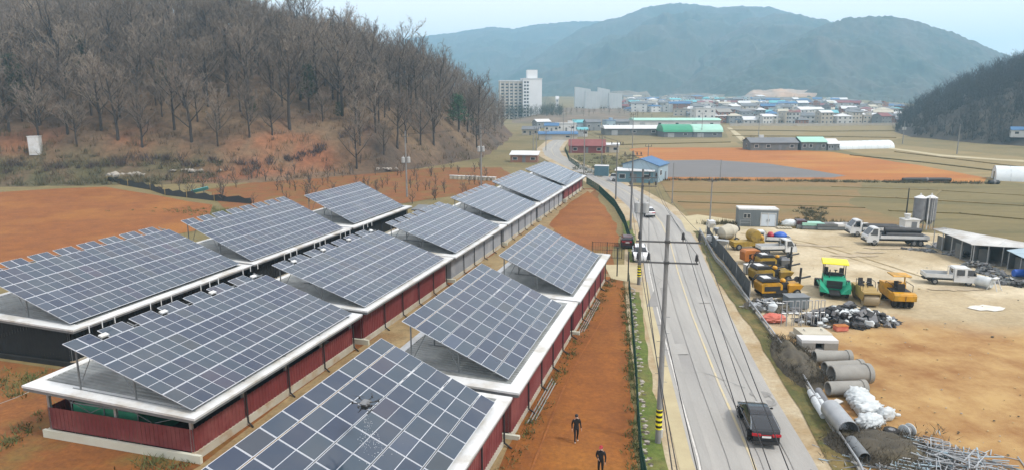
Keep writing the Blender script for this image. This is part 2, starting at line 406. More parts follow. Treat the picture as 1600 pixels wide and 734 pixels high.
# far fields
lay('tan_field', P2([(1130, 196), (1420, 197), (1420, 212), (1390, 222), (1140, 222)]), M['tan'])
lay('tan_field', P2([(1390, 225), (1600, 246), (1700, 262), (1700, 300), (1540, 280), (1300, 232)]), M['tan'])
lay('brown_field', P2([(905, 222), (1140, 216), (1160, 228), (1010, 236), (930, 246)]), M['tan'])
lay('paddy_field', wob(P2([(1030, 283), (1330, 279), (1560, 288), (1900, 320), (2100, 420), (1600, 392), (1420, 352), (1215, 348), (1100, 352), (1050, 312)]), .8, 8, 1), M['paddy2'])
lay('paddy_field', wob(P2([(1350, 283), (1560, 288), (1900, 320), (2100, 420), (1600, 392), (1445, 353), (1330, 320)]), 1.2, 7, 2), M['paddy'])
lay('orange_field', wob(P2([(985, 233), (1010, 231), (1160, 231), (1300, 238), (1430, 258), (1545, 279), (1540, 287), (1330, 281), (1030, 283), (1000, 252)]), .8, 9, 3), M['orange_far'])
lay('mulched_field', P2([(1040, 251), (1110, 250), (1200, 256), (1280, 268), (1322, 275), (1300, 278), (1035, 277)]), M['mulch'])
lay('grass_bank', wob(P2([(886, 244), (930, 240), (1000, 256), (985, 280), (930, 272), (893, 258)]), .8, 6, 4), M['verge'])
# land round the sheds
lay('shed_soil', wob(rows([(-10, -72), (37, -72), (37.5, -47), (70, -45), (104, -45), (104, -39.5), (150, -38), (152, -24), (80, -10), (-10, -9)]), .4, 4, 5), M['soil'])
lay('left_field', wob(P2([(-900, 430), (-900, 300), (-300, 297), (0, 300), (165, 292), (240, 305), (300, 315), (330, 320), (310, 360), (60, 405), (-60, 445)]), .7, 8, 6), M['orange'])
lay('orchard_soil', wob(P2([(320, 296), (430, 281), (560, 268), (700, 262), (785, 262), (800, 275), (760, 300), (640, 316), (520, 330), (350, 330)]), .8, 6, 7), M['soil'])
lay('alley', wob(rows([(20, -27), (150, -26.6), (150, -24), (80, -22), (56, -22), (20, -21.5)]), .25, 3, 8), M['dirt_tan'])
lay('shed_verge', wob(rows([(20, -11.3), (78, -11.2), (78, -9.6), (20, -9.7)]), .2, 2, 9), M['dirt_tan'])
lay('upper_field', wob(P2([(918, 299), (940, 318), (962, 350), (968, 385), (900, 384), (856, 352), (880, 325)]), .25, 3, 10), M['orange'])
lay('side_field', wob([tuple(q) for q in P2([(746, 800), (850, 590), (945, 432), (974, 436), (986, 600), (994, 734), (1000, 860)])], .15, 2, 11), M['orange'])
# yard
YARD = P2([(1290, 860), (1342, 734), (1280, 640), (1190, 500), (1120, 404), (1098, 366), (1158, 354), (1345, 356), (1470, 366), (1600, 402), (1800, 470), (2100, 640), (2100, 900)])
def yard_mat():
    m = mat('yard_dirt', (.56, .46, .29), (.45, .35, .2), .16, .95, .5, 4, c3=(.66, .57, .4), s3=.06, clod=.2, cs=2)
    t = m.node_tree; N = t.nodes; L = t.links; b = N['Principled BSDF']
    src = b.inputs['Base Color'].links[0].from_socket
    g = N.new('ShaderNodeNewGeometry'); sx = N.new('ShaderNodeSeparateXYZ'); L.new(g.outputs['Position'], sx.inputs[0])
    n = N.new('ShaderNodeTexNoise'); n.inputs['Scale'].default_value = .09; n.inputs['Detail'].default_value = 6; L.new(g.outputs['Position'], n.inputs['Vector'])
    # the southern half of the yard is a fill of orange sandy soil
    ad = N.new('ShaderNodeMath'); ad.operation = 'MULTIPLY_ADD'; L.new(n.outputs['Fac'], ad.inputs[0]); ad.inputs[1].default_value = 16; L.new(sx.outputs['Y'], ad.inputs[2])
    mr = N.new('ShaderNodeMapRange'); mr.inputs['From Min'].default_value = 70; mr.inputs['From Max'].default_value = 64; L.new(ad.outputs[0], mr.inputs['Value'])
    n2 = N.new('ShaderNodeTexNoise'); n2.inputs['Scale'].default_value = .22; n2.inputs['Detail'].default_value = 12; n2.inputs['Roughness'].default_value = .68; L.new(g.outputs['Position'], n2.inputs['Vector'])
    cr = N.new('ShaderNodeValToRGB'); e = cr.color_ramp.elements
    e[0].position = .36; e[0].color = (.22, .1, .027, 1); e[1].position = .64; e[1].color = (.38, .245, .095, 1); L.new(n2.outputs['Fac'], cr.inputs[0])
    mx = N.new('ShaderNodeMix'); mx.data_type = 'RGBA'; L.new(mr.outputs[0], mx.inputs['Factor']); L.new(src, mx.inputs[6]); L.new(cr.outputs[0], mx.inputs[7])
    L.new(mx.outputs[2], b.inputs['Base Color'])
    return m
M['yard'] = yard_mat()
lay('yard', YARD, M['yard'])
# road: centre line of the carriageway edges, from near to far
RL = [(7.2, 20), (8.6, 27), (10.1, 36), (11.3, 46), (13.4, 62.5), (15.6, 78), (18.3, 94), (20.6, 110), (21.9, 127), (21.7, 147), (18.5, 182), (14.5, 212), (11.5, 240), (11.8, 268), (17, 310), (27, 365), (36, 420)]
RR = [(14.8, 20), (15.9, 27), (17.3, 36), (18.4, 46), (20.8, 62.5), (23.4, 78), (26.2, 94), (28.2, 110), (28.9, 127), (27.8, 147), (24.3, 182), (20.0, 212), (17.6, 240), (18.4, 268), (23.5, 310), (33, 365), (42, 420)]
def off(L_, d0, d1=None):
    d1 = d0 if d1 is None else d1
    return [(x + d0 + (d1 - d0) * i / len(L_), y) for i, (x, y) in enumerate(L_)]
LAY[0] += .004
struct(MB().strip(off(RL, -2.4), off(RL, .3), LAY[0]).build('road_shoulder', M['shoulder']))
struct(MB().strip(off(RR, -.3), off(RR, 1.7), LAY[0]).build('road_shoulder', M['shoulder']))
LAY[0] += .004
struct(MB().strip(RL, RR, LAY[0]).build('road', M['asphalt']))
lay('side_road', P2([(1062, 340), (1090, 336), (1160, 346), (1170, 358), (1102, 370), (1072, 362)]), M['concrete_pad'])
lay('side_road', P2([(1390, 231), (1470, 242), (1560, 249), (1600, 251), (1600, 254), (1470, 245), (1388, 233)]), M['concrete_pad'])
lay('side_road', P2([(1136, 200), (1142, 200), (1172, 222), (1160, 223)]), M['concrete_pad'])
lay('entrance_lane', P2([(944, 414), (1000, 414), (1003, 445), (955, 436)]), M['concrete_pad'])
lay('concrete_lane', [(9.2, 24), (9.9, 30), (10.35, 36), (11.6, 46), (13.6, 62.5), (15.2, 74), (14.6, 74), (12.6, 62.5), (10.7, 46), (9.5, 36), (8.9, 30), (8.3, 24)], M['concrete_pad'])
mid = [((a[0] + b[0]) / 2 + .1, a[1]) for a, b in zip(RL, RR)]
LAY[0] += .004
struct(MB().strip(off(mid, -.08), off(mid, .08), LAY[0]).build('centre_line', M['yellowline']))
struct(MB().strip(off(RL[:7], .55), off(RL[:7], .68), LAY[0]).build('edge_line', M['whiteline']))
lay('road_patch', P2([(1010, 480), (1024, 450), (1040, 450), (1040, 480)]), M['patch'])
for u, v in ((1188, 617), (1196, 631)):
    c = at(u, v); struct(MB().sheet([(c.x + .75 * math.cos(t * .524), c.y + .5 * math.sin(t * .524)) for t in range(12)], LAY[0] + .004).build('manhole_patch', M['patch']))
lay('green_strip', wob([(7.6, 26), (8.9, 36), (10.4, 48), (12.4, 62), (13.6, 70), (12.6, 70), (11.0, 60), (9.0, 46.5), (7.5, 36), (6.4, 26)], .12, 1.5, 12), M['lawn'])
lay('green_strip', wob(P2([(985, 410), (1000, 412), (992, 372), (985, 345), (972, 350), (980, 385)]), .12, 1.5, 13), M['lawn'])
VERGE_A = P2([(1340, 734), (1280, 640), (1190, 503), (1120, 408), (1093, 362)])
lay('roadside_verge', wob(P2([(1400, 860), (1340, 734), (1280, 640), (1190, 503), (1120, 408), (1093, 362), (1084, 362), (1120, 440), (1170, 510), (1250, 640), (1300, 734), (1345, 860)]), .15, 2, 14), M['verge'])

M['track'] = mat('wheel_rut', (0.43, 0.33, 0.168), (0.55, 0.42, 0.216), .5, .95, .6, 5, clod=.3, cs=3)
M['track2'] = mat('wheel_rut_red', (0.33, 0.107, 0.021), (0.4, 0.14, 0.0275), .5, .95, .6, 5, clod=.3, cs=3)
def rut(pts, m, wd=.28, gauge=1.7, seed=0):
    r_ = random.Random(seed); q = [Vector(p).to_3d() if len(p) == 2 else Vector(p) for p in pts]; n = 26; C_ = []
    for k in range(n + 1):
        f = k / n * (len(q) - 1); i = min(int(f), len(q) - 2); C_.append(q[i].lerp(q[i + 1], f - i))
    C_ = [(C_[max(0, k - 3)] + C_[k] + C_[min(n, k + 3)]) / 3 for k in range(n + 1)]
    for s_ in (-1, 1):
        A, B = [], []
        for k in range(n + 1):
            d = (C_[min(n, k + 1)] - C_[max(0, k - 1)]).normalized(); nn = Vector((-d.y, d.x, 0)); w_ = wd * r_.uniform(.3, 1) / 2
            A.append(tuple(C_[k] + nn * (s_ * gauge / 2 - w_))[:2]); B.append(tuple(C_[k] + nn * (s_ * gauge / 2 + w_))[:2])
        LAY[0] += .0006
        struct(MB().strip(A, B, LAY[0] + .006).build('wheel_rut', m))
rut([tuple(at(*q)[:2]) for q in [(1150, 362), (1260, 380), (1330, 400), (1450, 440)]], M['track'], seed=2)
rut([tuple(at(*q)[:2]) for q in [(800, 760), (872, 590), (948, 470)]], M['track2'], .16, 1.4, seed=20)

# low bunds between the paddies
for i, (L_, wd, h) in enumerate((([(1040, 300), (1200, 303), (1400, 310), (1600, 322), (1800, 335)], .7, .3), ([(1060, 316), (1250, 322), (1350, 325)], .6, .25), ([(1300, 292), (1450, 297), (1620, 307), (1800, 318)], .6, .25), ([(1390, 330), (1500, 334), (1620, 345), (1800, 362)], .8, .3), ([(1420, 350), (1450, 318), (1470, 297)], .6, .25), ([(1140, 204), (1280, 206), (1420, 205)], 1.6, .5), ([(1145, 213), (1300, 214), (1400, 216)], 1.4, .5), ([(1330, 243), (1450, 255), (1560, 268)], 1.2, .4), ([(1400, 238), (1500, 250), (1600, 262)], 1.2, .4), ([(910, 229), (1000, 226), (1140, 223)], 1.4, .5))):
    mb = MB(); q = [at(*p) for p in L_]
    for a, b in zip(q[:-1], q[1:]):
        d = b - a; mb.box(((a.x + b.x) / 2, (a.y + b.y) / 2, h / 2 - .1), (d.length + .3, wd, h), rz=math.atan2(d.y, d.x))
    struct(mb.build('paddy_bund', M['paddy' if i % 2 else 'tan']))

# worn wheel lanes, sealed cracks and patches on the asphalt
M['lane'] = mat('worn_lane', (.405, .395, .368), (.462, .45, .418), .3, .9, .2, 12, stretch=(3, .3, 1, .12), clod=.1, cs=9)
M['tar'] = mat('tar_seal', (.27, .265, .25), (.33, .325, .31), 2, .8)
LAY[0] += .002
for f in (.14, .36, .62, .85):
    c_ = [(a[0] + (b[0] - a[0]) * f, a[1]) for a, b in zip(RL, RR)]
    struct(MB().strip(off(c_, -.3), off(c_, .3), LAY[0]).build('wheel_lane', M['lane']))
rg0 = random.Random(90)
for k in range(6):
    y = rg0.uniform(30, 120); xl, xr = np.interp(y, [p[1] for p in RL], [p[0] for p in RL]), np.interp(y, [p[1] for p in RR], [p[0] for p in RR])
    x = rg0.uniform(xl + .4, xr - .4); pts = [(x, y)]; a_ = rg0.choice((1.45, 1.45, .1)) + rg0.gauss(0, .15)
    for j in range(9):
        a_ += rg0.gauss(0, .25); x, y = pts[-1][0] + math.cos(a_) * .6, pts[-1][1] + math.sin(a_) * .6
        if xl + .1 < x < xr - .1: pts.append((x, y))
    if len(pts) > 3: LAY[0] += .0004; struct(MB().strip(pts, [(p[0] + .05, p[1] + .02) for p in pts], LAY[0] + .003).build('tar_seam', M['tar']))
for k in range(1, 3):
    y = (33, 52, 66, 88, 112)[k]; f = (.7, .2, .75, .3, .6)[k]; xl, xr = np.interp(y, [p[1] for p in RL], [p[0] for p in RL]), np.interp(y, [p[1] for p in RR], [p[0] for p in RR]); x = xl + (xr - xl) * f; w_, l_ = rg0.uniform(.6, 1.2), rg0.uniform(1.5, 4)
    LAY[0] += .0004; struct(MB().sheet([(x - w_, y), (x + w_, y + .1), (x + w_ + l_ * .13, y + l_), (x - w_ + l_ * .13, y + l_)], LAY[0] + .003).build('road_patch', M['lane' if k % 2 else 'asphalt']))
# ------------------------------------------------------------------ hills and mountains
TOE = [(-420, 150), (-200, 152), (-110, 156), (-60, 163), (-30, 188), (-9, 232), (-3, 300), (2, 380), (-10, 440)]
def toe_dist(X, Y):
    best = np.full(X.shape, 1e9); sg = np.ones(X.shape)
    for (x0, y0), (x1, y1) in zip(TOE[:-1], TOE[1:]):
        dx, dy = x1 - x0, y1 - y0; l2 = dx * dx + dy * dy
        t = np.clip(((X - x0) * dx + (Y - y0) * dy) / l2, 0, 1)
        px = x0 + t * dx; py = y0 + t * dy
        d = np.hypot(X - px, Y - py); s = np.sign(dx * (Y - y0) - dy * (X - x0))
        u = d < best - 1e-6; best = np.where(u, d, best); sg = np.where(u, s, sg)
    return best * sg
def hill_z(X, Y):
    X = np.asarray(X, float); Y = np.asarray(Y, float)
    s = toe_dist(X, Y)
    cap = np.interp(X, [-400, -200, -110, -70, -45, -25, -10, 5], [92, 90, 84, 62, 43, 29, 22, 10])
    k = np.interp(X, [-150, -60, -30, 0], [.45, .55, .78, .8])
    st = np.interp(X, [-60, -36], [15, 2])                       # a terrace lies before the wooded slope
    base = cap * (1 - np.exp(-np.maximum(s - st, 0) * k / np.maximum(cap, 1) * 1.25))
    bank = 2.4 / (1 + np.exp(-(s - 10 - 7 * (fbm(X / 22, Y / 22, 3) - .5)) / .8))
    z = base + np.where(s > 0, bank * np.interp(X, [-40, -15], [1, .2]) + .1 * np.minimum(s, 30), 0)
    z = z + (fbm(X / 14, Y / 14, 5) - .5) * np.clip(s / 8, 0, 1) * 3.2 + (fbm(X / 3, Y / 3, 6) - .5) * np.clip(s / 5, 0, 1) * .8
    return np.where(s < 0, -.6, np.maximum(z, 0.02))
M['forest_floor'] = attr_mat('forest_floor')
gx, gy = np.meshgrid(np.arange(-330, 34, 2.0), np.arange(144, 446, 2.0))
gz = hill_z(gx, gy); gs = toe_dist(gx, gy)
n1 = fbm(gx / 16, gy / 16, 11)[..., None]; n2 = fbm(gx / 5, gy / 5, 12)[..., None]; n3 = fbm(gx / 40, gy / 9, 13)[..., None]
litter = np.array([.19, .12, .068]); tan = np.array([.27, .18, .1]); org = np.array([.38, .165, .075]); olive = np.array([.15, .135, .06]); dk = np.array([.11, .08, .055])
def lerp(a, b, t): return a + (b - a) * np.clip(t, 0, 1)
colr = lerp(litter, dk, (n2 - .4) * 3)
colr = lerp(colr, tan, (n1 - .52) * 5)
g_s = gs[..., None]
foot = np.clip((30 - g_s) / 8, 0, 1) * np.clip((-38 - gx[..., None]) / 14, .0, 1)
strip = lerp(tan, org, (n2 - .42) * 4); strip = lerp(strip, litter, (n1 - .55) * 5)
colr = lerp(colr, strip, foot)
cut = np.exp(-((g_s - 9) / 4.0) ** 2)
colr = lerp(colr, lerp(org, np.array([.36, .12, .05]), (n2 - .35) * 3), cut * np.clip((n3 - .36) * 6, 0, 1) * np.clip((gx[..., None] + 125) / 30, 0, 1) * np.clip((-42 - gx[..., None]) / 14, 0, 1))
left = np.clip((-72 - gx[..., None]) / 14, 0, 1) * np.clip((22 - g_s) / 8, 0, 1)
colr = lerp(colr, lerp(olive, tan * .8, (n2 - .45) * 4), left)
struct(grid_mesh('wooded_hillside', gx, gy, gz, M['forest_floor'], color=colr))

def prof(pts, u): return np.interp(u, [p[0] for p in pts], [p[1] for p in pts])
def ridge(name, pts, D, depth_f, depth_b, m, seed, rel=.22, u0=None, u1=None, res=None, rough=1.0, foot=0.0, nv_=150):
    """a mountain whose crest lies at distance D and follows a skyline"""
    u0 = u0 or pts[0][0]; u1 = u1 or pts[-1][0]
    nu = res or 620; nv = nv_
    us = np.linspace(u0, u1, nu); ts = np.linspace(-1, 1, nv)
    f_ = 1067 / math.cos(R(PITCH))
    ux = (us - 800) / f_
    vs_ = prof(pts, us)
    elev = np.arctan(-(vs_ - 367) / 1067) - R(PITCH)
    top = CAM_H + D * np.sqrt(1 + ux ** 2) * np.tan(elev)
    U, T = np.meshgrid(np.arange(nu), ts)
    X0 = ux[None, :] * D; Y0 = np.full((1, nu), D)
    dist = np.where(T < 0, T * depth_f, T * depth_b)
    dirx = ux[None, :] / np.sqrt(1 + ux[None, :] ** 2); diry = 1 / np.sqrt(1 + ux[None, :] ** 2)
    X = X0 + dirx * dist; Y = Y0 + diry * dist
    fall = np.clip(1 - np.abs(T), 0, 1); fall = fall ** .95
    spur = 1 - np.abs(2 * fbm(X / (D * .11), Y / (D * .16), seed, 4) - 1)
    relz = (spur - .75) * rel * 2.2 * np.sin(np.pi * np.clip(1 - np.abs(T), 0, 1)) 
    Z = np.maximum(top, 0)[None, :] * np.clip(fall + relz, 0, 1.0)
    amp = 9 * rough
    Z = Z + (fbm(X / 11, Y / 11, seed + 3, 2, .6) - .5) * amp + (fbm(X / 60, Y / 60, seed + 8, 3) - .5) * 8 * np.clip(fall * 6, 0, 1)
    Z = Z - 3 * (np.abs(T) >= .999)
    return struct(grid_mesh(name, X, Y, Z + foot, m))
M['mtn'] = mat('mountain_woods', (.13, .115, .085), (.06, .085, .05), .012, .95, 0, c3=(.035, .07, .04), s3=.008, clod=.35, cs=.08)
M['mtn2'] = mat('far_mountain_woods', (.12, .11, .08), (.055, .085, .05), .009, .95, 0, c3=(.035, .07, .045), s3=.006, clod=.3, cs=.07)
M['hill_r'] = mat('near_hill_floor', (.1, .085, .068), (.07, .062, .052), .08, .95, 0, c3=(.13, .11, .08), s3=.03, clod=.4, cs=.5)
ridge('far_mountain', [(430, 105), (560, 82), (640, 62), (682, 55), (722, 50), (770, 41), (803, 45), (840, 38), (900, 34), (970, 34), (1040, 40), (1150, 60), (1300, 90)], 3300, 1250, 700, M['mtn2'], 21)
ridge('middle_mountain', [(700, 150), (780, 120), (850, 80), (905, 45), (940, 33), (968, 27), (1000, 14), (1038, 8), (1080, 11), (1112, 17), (1150, 16), (1192, 19), (1215, 27), (1262, 38), (1330, 52), (1420, 75), (1560, 110)], 2500, 1150, 700, M['mtn2'], 31, rel=.28)
ridge('middle_mountain', [(960, 152), (1010, 130), (1060, 95), (1120, 55), (1160, 36), (1200, 30), (1240, 31), (1280, 41), (1320, 60), (1380, 95), (1450, 140)], 2050, 800, 500, M['mtn'], 36, rel=.26)
ridge('near_mountain', [(1040, 152), (1090, 142), (1140, 110), (1180, 90), (1230, 66), (1270, 50), (1300, 41), (1335, 38), (1372, 40), (1400, 45), (1440, 55), (1480, 68), (1520, 82), (1560, 97), (1640, 120), (1760, 135), (1900, 150)], 1600, 560, 500, M['mtn'], 41, rel=.26, res=800, nv_=200)
# bare excavated slope and knolls in front of the mountain
M['cut'] = attr_mat('excavated_slope', ns=.05, bump=.3)
def mound(name, u0, u1, D, ztop, depth, m, seed, ca=None, cb=None, step=0):
    f_ = 1067 / math.cos(R(PITCH)); us = np.linspace(u0, u1, 70); ts = np.linspace(0, 1, 30)
    ux = (us - 800) / f_; U, T = np.meshgrid(ux, ts)
    X = U * (D + T * depth); Y = D + T * depth
    l_ = np.linspace(0, 1, 70); e = np.clip(np.minimum(l_, 1 - l_) * 5, 0, 1) * (.86 + .22 * fbm(l_ * 7, l_ * 0, seed + 5, 3))
    T2 = np.floor(T * 5) / 5 * .75 + T * .25 if step else T
    Z = ztop * np.minimum(1, T2 * 1.35) * e[None, :] * (.9 + .2 * fbm(X / (D * .03), Y / (D * .03), seed)) - .5 * (T == 0)
    c = lerp(np.array(ca), np.array(cb), (fbm(X / (D * .02), Y / (D * .01), seed + 1)[..., None] - .35) * 3)
    return struct(grid_mesh(name, X, Y, Z, m, color=c))
mound('excavated_slope', 1140, 1325, 1060, 31, 130, M['cut'], 3, (.75, .5, .32), (.62, .5, .4), 1)
mound('bare_slope', 930, 1030, 1240, 30, 160, M['cut'], 5, (.34, .28, .2), (.28, .22, .15), 1)
mound('bare_slope', 1020, 1190, 1150, 24, 120, M['cut'], 7, (.36, .3, .22), (.26, .22, .16), 1)
mound('embankment', 800, 1012, 520, 7.5, 230, M['cut'], 9, (.32, .23, .15), (.22, .18, .11))
def town_z(y): return min(max(0.0, (y - 535) * .031), 19.0)
gx3, gy3 = np.meshgrid(np.linspace(40, 520, 60), np.arange(520, 1300, 15.0))
struct(grid_mesh('town_slope', gx3, gy3, np.clip((gy3 - 535) * .031, -.4, 19) - .5 * ((gx3 < 50) | (gx3 > 510)) * 40, M['grass']))
# hill at the right edge
RT = [(1380, 214), (1600, 232)]
gx2, gy2 = np.meshgrid(np.arange(165, 520, 3.5), np.arange(235, 640, 3.5))
def rhill_z(X, Y):
    X = np.asarray(X, float); Y = np.asarray(Y, float)
    ax = X / Y                                         # bearing
    toe = np.interp(Y, [235, 270, 300, 350, 400, 470, 640], [238, 222, 206, 203, 222, 262, 360])
    s = X - toe
    cap = np.interp(Y, [235, 300, 380, 480, 640], [52, 58, 62, 62, 50])
    z = cap * (1 - np.exp(-np.maximum(s, 0) * .55 / cap * 1.3)) * np.clip((Y - 236) / 40, 0, 1)
    return np.where(s < 0, -.5, z + (fbm(X / 18, Y / 18, 51) - .5) * 4 * np.clip(s / 10, 0, 1) )
struct(grid_mesh('right_hillside', gx2, gy2, rhill_z(gx2, gy2), M['hill_r']))

# ------------------------------------------------------------------ trees
def sliver(mb, a, d, l, wd, rng):
    """one thin twig"""
    d = d.normalized(); s = d.cross(Vector((rng.uniform(-1, 1), rng.uniform(-1, 1), rng.uniform(-1, 1))))
    if s.length < 1e-4: s = Vector((1, 0, 0))
    s = s.normalized() * wd / 2; b = a + d * l
    mb.add([a - s, a + s, b], [(0, 1, 2)])
def bare_tree(h, rng, limbs=9, subs=5, twigs=6, fine=3, spread=.3, lean=.06, low=.32):
    tr, cr = MB(), MB()
    p = Vector((0, 0, -.4)); r = h * .015 + .05; pts = [p]
    top = h * rng.uniform(.62, .72); k = 6
    bend = Vector((rng.uniform(-1, 1), rng.uniform(-1, 1), 0)) * lean * h
    for i in range(1, k + 1):
        t = i / k
        pts.append(Vector((bend.x * t * t + rng.uniform(-.1, .1), bend.y * t * t + rng.uniform(-.1, .1), -.4 + t * (top + .4))))
    tr.path(pts, r, 6, 0, r * .4)
    def on(t):
        q = t * k; i = min(k - 1, int(q)); return pts[i].lerp(pts[i + 1], q - i)
    for i in range(limbs):
        t = low + (1 - low) * (i + rng.random() * .6) / limbs
        a = on(min(t, 1)); az = i * 2.4 + rng.uniform(-.5, .5); up = rng.uniform(.55, 1.0) + t * .5
        d = Vector((math.cos(az), math.sin(az), up)).normalized()
        L = h * spread * (1.15 - .45 * t) * rng.uniform(.75, 1.2)
        m1 = a + d * L * .5; d2 = (d + Vector((rng.uniform(-.3, .3), rng.uniform(-.3, .3), .35))).normalized(); e = m1 + d2 * L * .55
        lr = r * (.52 - .3 * t)
        tr.path([a, m1, e], lr, 4, 0, lr * .35)
        for j in range(subs):
            q = (j + .8) / (subs + .3); b = a.lerp(m1, q * 2) if q < .5 else m1.lerp(e, q * 2 - 1)
            sd_ = (d2 + Vector((rng.uniform(-1, 1), rng.uniform(-1, 1), rng.uniform(-.2, .9)))).normalized()
            sl_ = L * rng.uniform(.3, .55) * (1.2 - q * .5)
            c = b + sd_ * sl_
            cr.tube(b, c, .035 + h * .0012, .015, 3, 0, False)
            for n in range(twigs):
                f = (n + .5) / twigs; x = b.lerp(c, .2 + .8 * f)
                td = (sd_ * .8 + Vector((rng.uniform(-1, 1), rng.uniform(-1, 1), rng.uniform(-.3, 1)))).normalized()
                tl = sl_ * rng.uniform(.3, .6)
                sliver(cr, x, td, tl, .085, rng)
                for g in range(fine):
                    y = x + td * tl * rng.uniform(.2, .9)
                    sliver(cr, y, td + Vector((rng.uniform(-1, 1), rng.uniform(-1, 1), rng.uniform(-.5, .8))), tl * rng.uniform(.4, .8), .065, rng)
    return tr, cr
def pine_tree(h, rng, broad=.2):
    tr, cr = MB(), MB(); tr.path([(0, 0, -.4), (.1, 0, h * .5), (.05, .05, h * .95)], h * .014, 6, 0, .04)
    for i in range(26):
        t = .28 + .7 * i / 26; z = h * t; az = i * 2.4; L = h * broad * (1.15 - t) * rng.uniform(.8, 1.3) + .4
        e = Vector((math.cos(az) * L, math.sin(az) * L, z + L * .12)); tr.tube((0, 0, z), e, .04, .02, 3)
        for j in range(46):
            q = Vector((0, 0, z)).lerp(e, rng.uniform(.3, 1.05)) + Vector((rng.gauss(0, .42), rng.gauss(0, .42), rng.gauss(.15, .3)))
            sliver(cr, q, Vector((rng.uniform(-1, 1), rng.uniform(-1, 1), rng.uniform(-.2, .8))), rng.uniform(.5, .95), .2, rng)
    return tr, cr
rng = random.Random(7)
TREES = []
for i in range(9):
    h = rng.uniform(13, 20)
    t, c = bare_tree(h, rng, rng.choice((9, 11, 13)), 6, 7, 3, rng.uniform(.34, .46), .06, rng.choice((.25, .34, .42)))
    TREES.append((h, t.mesh('trunk', M['bark'], 60), c.mesh('crown', M['twig_pale'] if i % 3 == 0 else M['twig'], fix=False)))
ORCH = []
for i in range(5):
    t, c = bare_tree(3.1, rng, 6, 3, 4, 2, .42, .12, .25); ORCH.append((3.1, t.mesh('trunk', M['bark'], 60), c.mesh('crown', M['twig'], fix=False)))
PINES = []
for i in range(3):
    t, c = pine_tree(12, rng, .22 + .03 * i); PINES.append((12, t.mesh('trunk', M['bark'], 60), c.mesh('crown', M['pine'], fix=False)))
t, c = pine_tree(11, rng, .34); EVER = (11, t.mesh('trunk', M['bark'], 60), c.mesh('crown', M['green'], fix=False))
def plant(kind, T, x, y, z, sc_, rz, label, cat, group=None):
    o = thing(kind, label, cat, (x, y, z), rz, group); o.scale = (sc_,) * 3
    link('trunk', T[1], o); link('crown', T[2], o)
    return o
def hz(x, y): return float(hill_z(np.array([x]), np.array([y]))[0])
def sd_toe(x, y): return float(toe_dist(np.array([x]), np.array([y]))[0])
def on_hill(u, v, y0=150):
    d = at(u, v); o_ = Vector((0, 0, CAM_H)); d = (d - o_).normalized()
    for k in range(int(y0 * 4), 1600):
        p = o_ + d * (k / 4 / max(d.y, .1))
        if p.z <= hz(p.x, p.y): return p
    return at(u, v)
pe = on_hill(716, 207)
# candidate places on the wooded hill, nearest to the camera first
cand = []
rng = random.Random(99)
xs = np.array([rng.uniform(-255, 4) for _ in range(14000)]); ys = np.array([rng.uniform(165, 400) for _ in range(14000)])
ss = toe_dist(xs, ys); zs = hill_z(xs, ys)
for x, y, s, z in sorted(zip(xs, ys, ss, zs), key=lambda q: q[0] ** 2 + q[1] ** 2):
    lim = 19 if x < -45 else 4
    if s < lim + rng.uniform(0, 7) or s > 150: continue
    if abs(x / y) > .84 : continue
    if abs(x * pe.y - y * pe.x) / math.hypot(pe.x, pe.y) < 5.5 and math.hypot(x, y) < math.hypot(pe.x, pe.y) + 5: continue      # the clearing round the evergreen
    dm = 5.6 if s < 60 else 4.6
    if all((x - a) ** 2 + (y - b) ** 2 > dm * dm for a, b, _ in cand[-400:]): cand.append((x, y, z))
GROUP = 'bare deciduous trees on the wooded hillside'
for i, (x, y, z) in enumerate(cand[:282]):
    T = TREES[rng.randrange(len(TREES))]
    plant('bare_tree', T, x, y, z, rng.choice((.75, .9, 1.0, 1.1, 1.35)) * rng.uniform(.92, 1.08), rng.uniform(0, 6.28), 'leafless grey-brown tree among many on the wooded hillside', 'tree', GROUP)
ridge_t = [c for c in cand[282:] if -100 < c[0] < -38 and 50 < sd_toe(c[0], c[1]) < 100][::9][:15]
for x, y, z in ridge_t:
    plant('bare_tree', TREES[rng.randrange(len(TREES))], x, y, z, rng.uniform(1.3, 1.6), rng.uniform(0, 6.28), 'leafless tree standing taller than its neighbours near the wooded ridge', 'tree', 'tall bare trees near the ridge')
far_trees = cand[282:282 + 1500]
# the trees behind them: one mass
def low_tree(h, rng): return bare_tree(h, rng, 8, 4, 4, 2, .38, .05, .25)
def wood(name, spots, m, seed, hmin, hmax, pine_share=0):
    r_ = random.Random(seed); protos = []
    for i in range(6):
        a, b = low_tree(14, r_); a.v += []; o = len(a.v); a.v += b.v; a.f += [[k + o for k in q] for q in b.f]; a.m += b.m
        tri = []
        for q in a.f:
            for k in range(1, len(q) - 1): tri.append((q[0], q[k], q[k + 1]))
        protos.append((np.array([tuple(q) for q in a.v]), np.array(tri)))
    V, F, o = [], [], 0
    for x, y, z in spots:
        pv, pf = protos[r_.randrange(6)]; s = r_.uniform(hmin, hmax) / 14; t = r_.uniform(0, 6.28); c_, s_ = math.cos(t), math.sin(t)
        q = pv * s; q = np.stack([q[:, 0] * c_ - q[:, 1] * s_ + x, q[:, 0] * s_ + q[:, 1] * c_ + y, q[:, 2] + z], 1)
        V.append(q); F.append(pf + o); o += len(pv)
    V = np.concatenate(V); F = np.concatenate(F)
    me = bpy.data.meshes.new(name); me.vertices.add(len(V)); me.vertices.foreach_set('co', V.astype(np.float32).ravel())
    me.loops.add(F.size); me.loops.foreach_set('vertex_index', F.astype(np.int32).ravel())
    me.polygons.add(len(F)); me.polygons.foreach_set('loop_start', np.arange(0, F.size, 3, dtype=np.int32))
    me.materials.append(m); me.update(calc_edges=True)
    return stuff(link(name, me))
wood('hillside_wood', far_trees, M['twig'], 5, 12, 18)
sp = []
rng = random.Random(17)
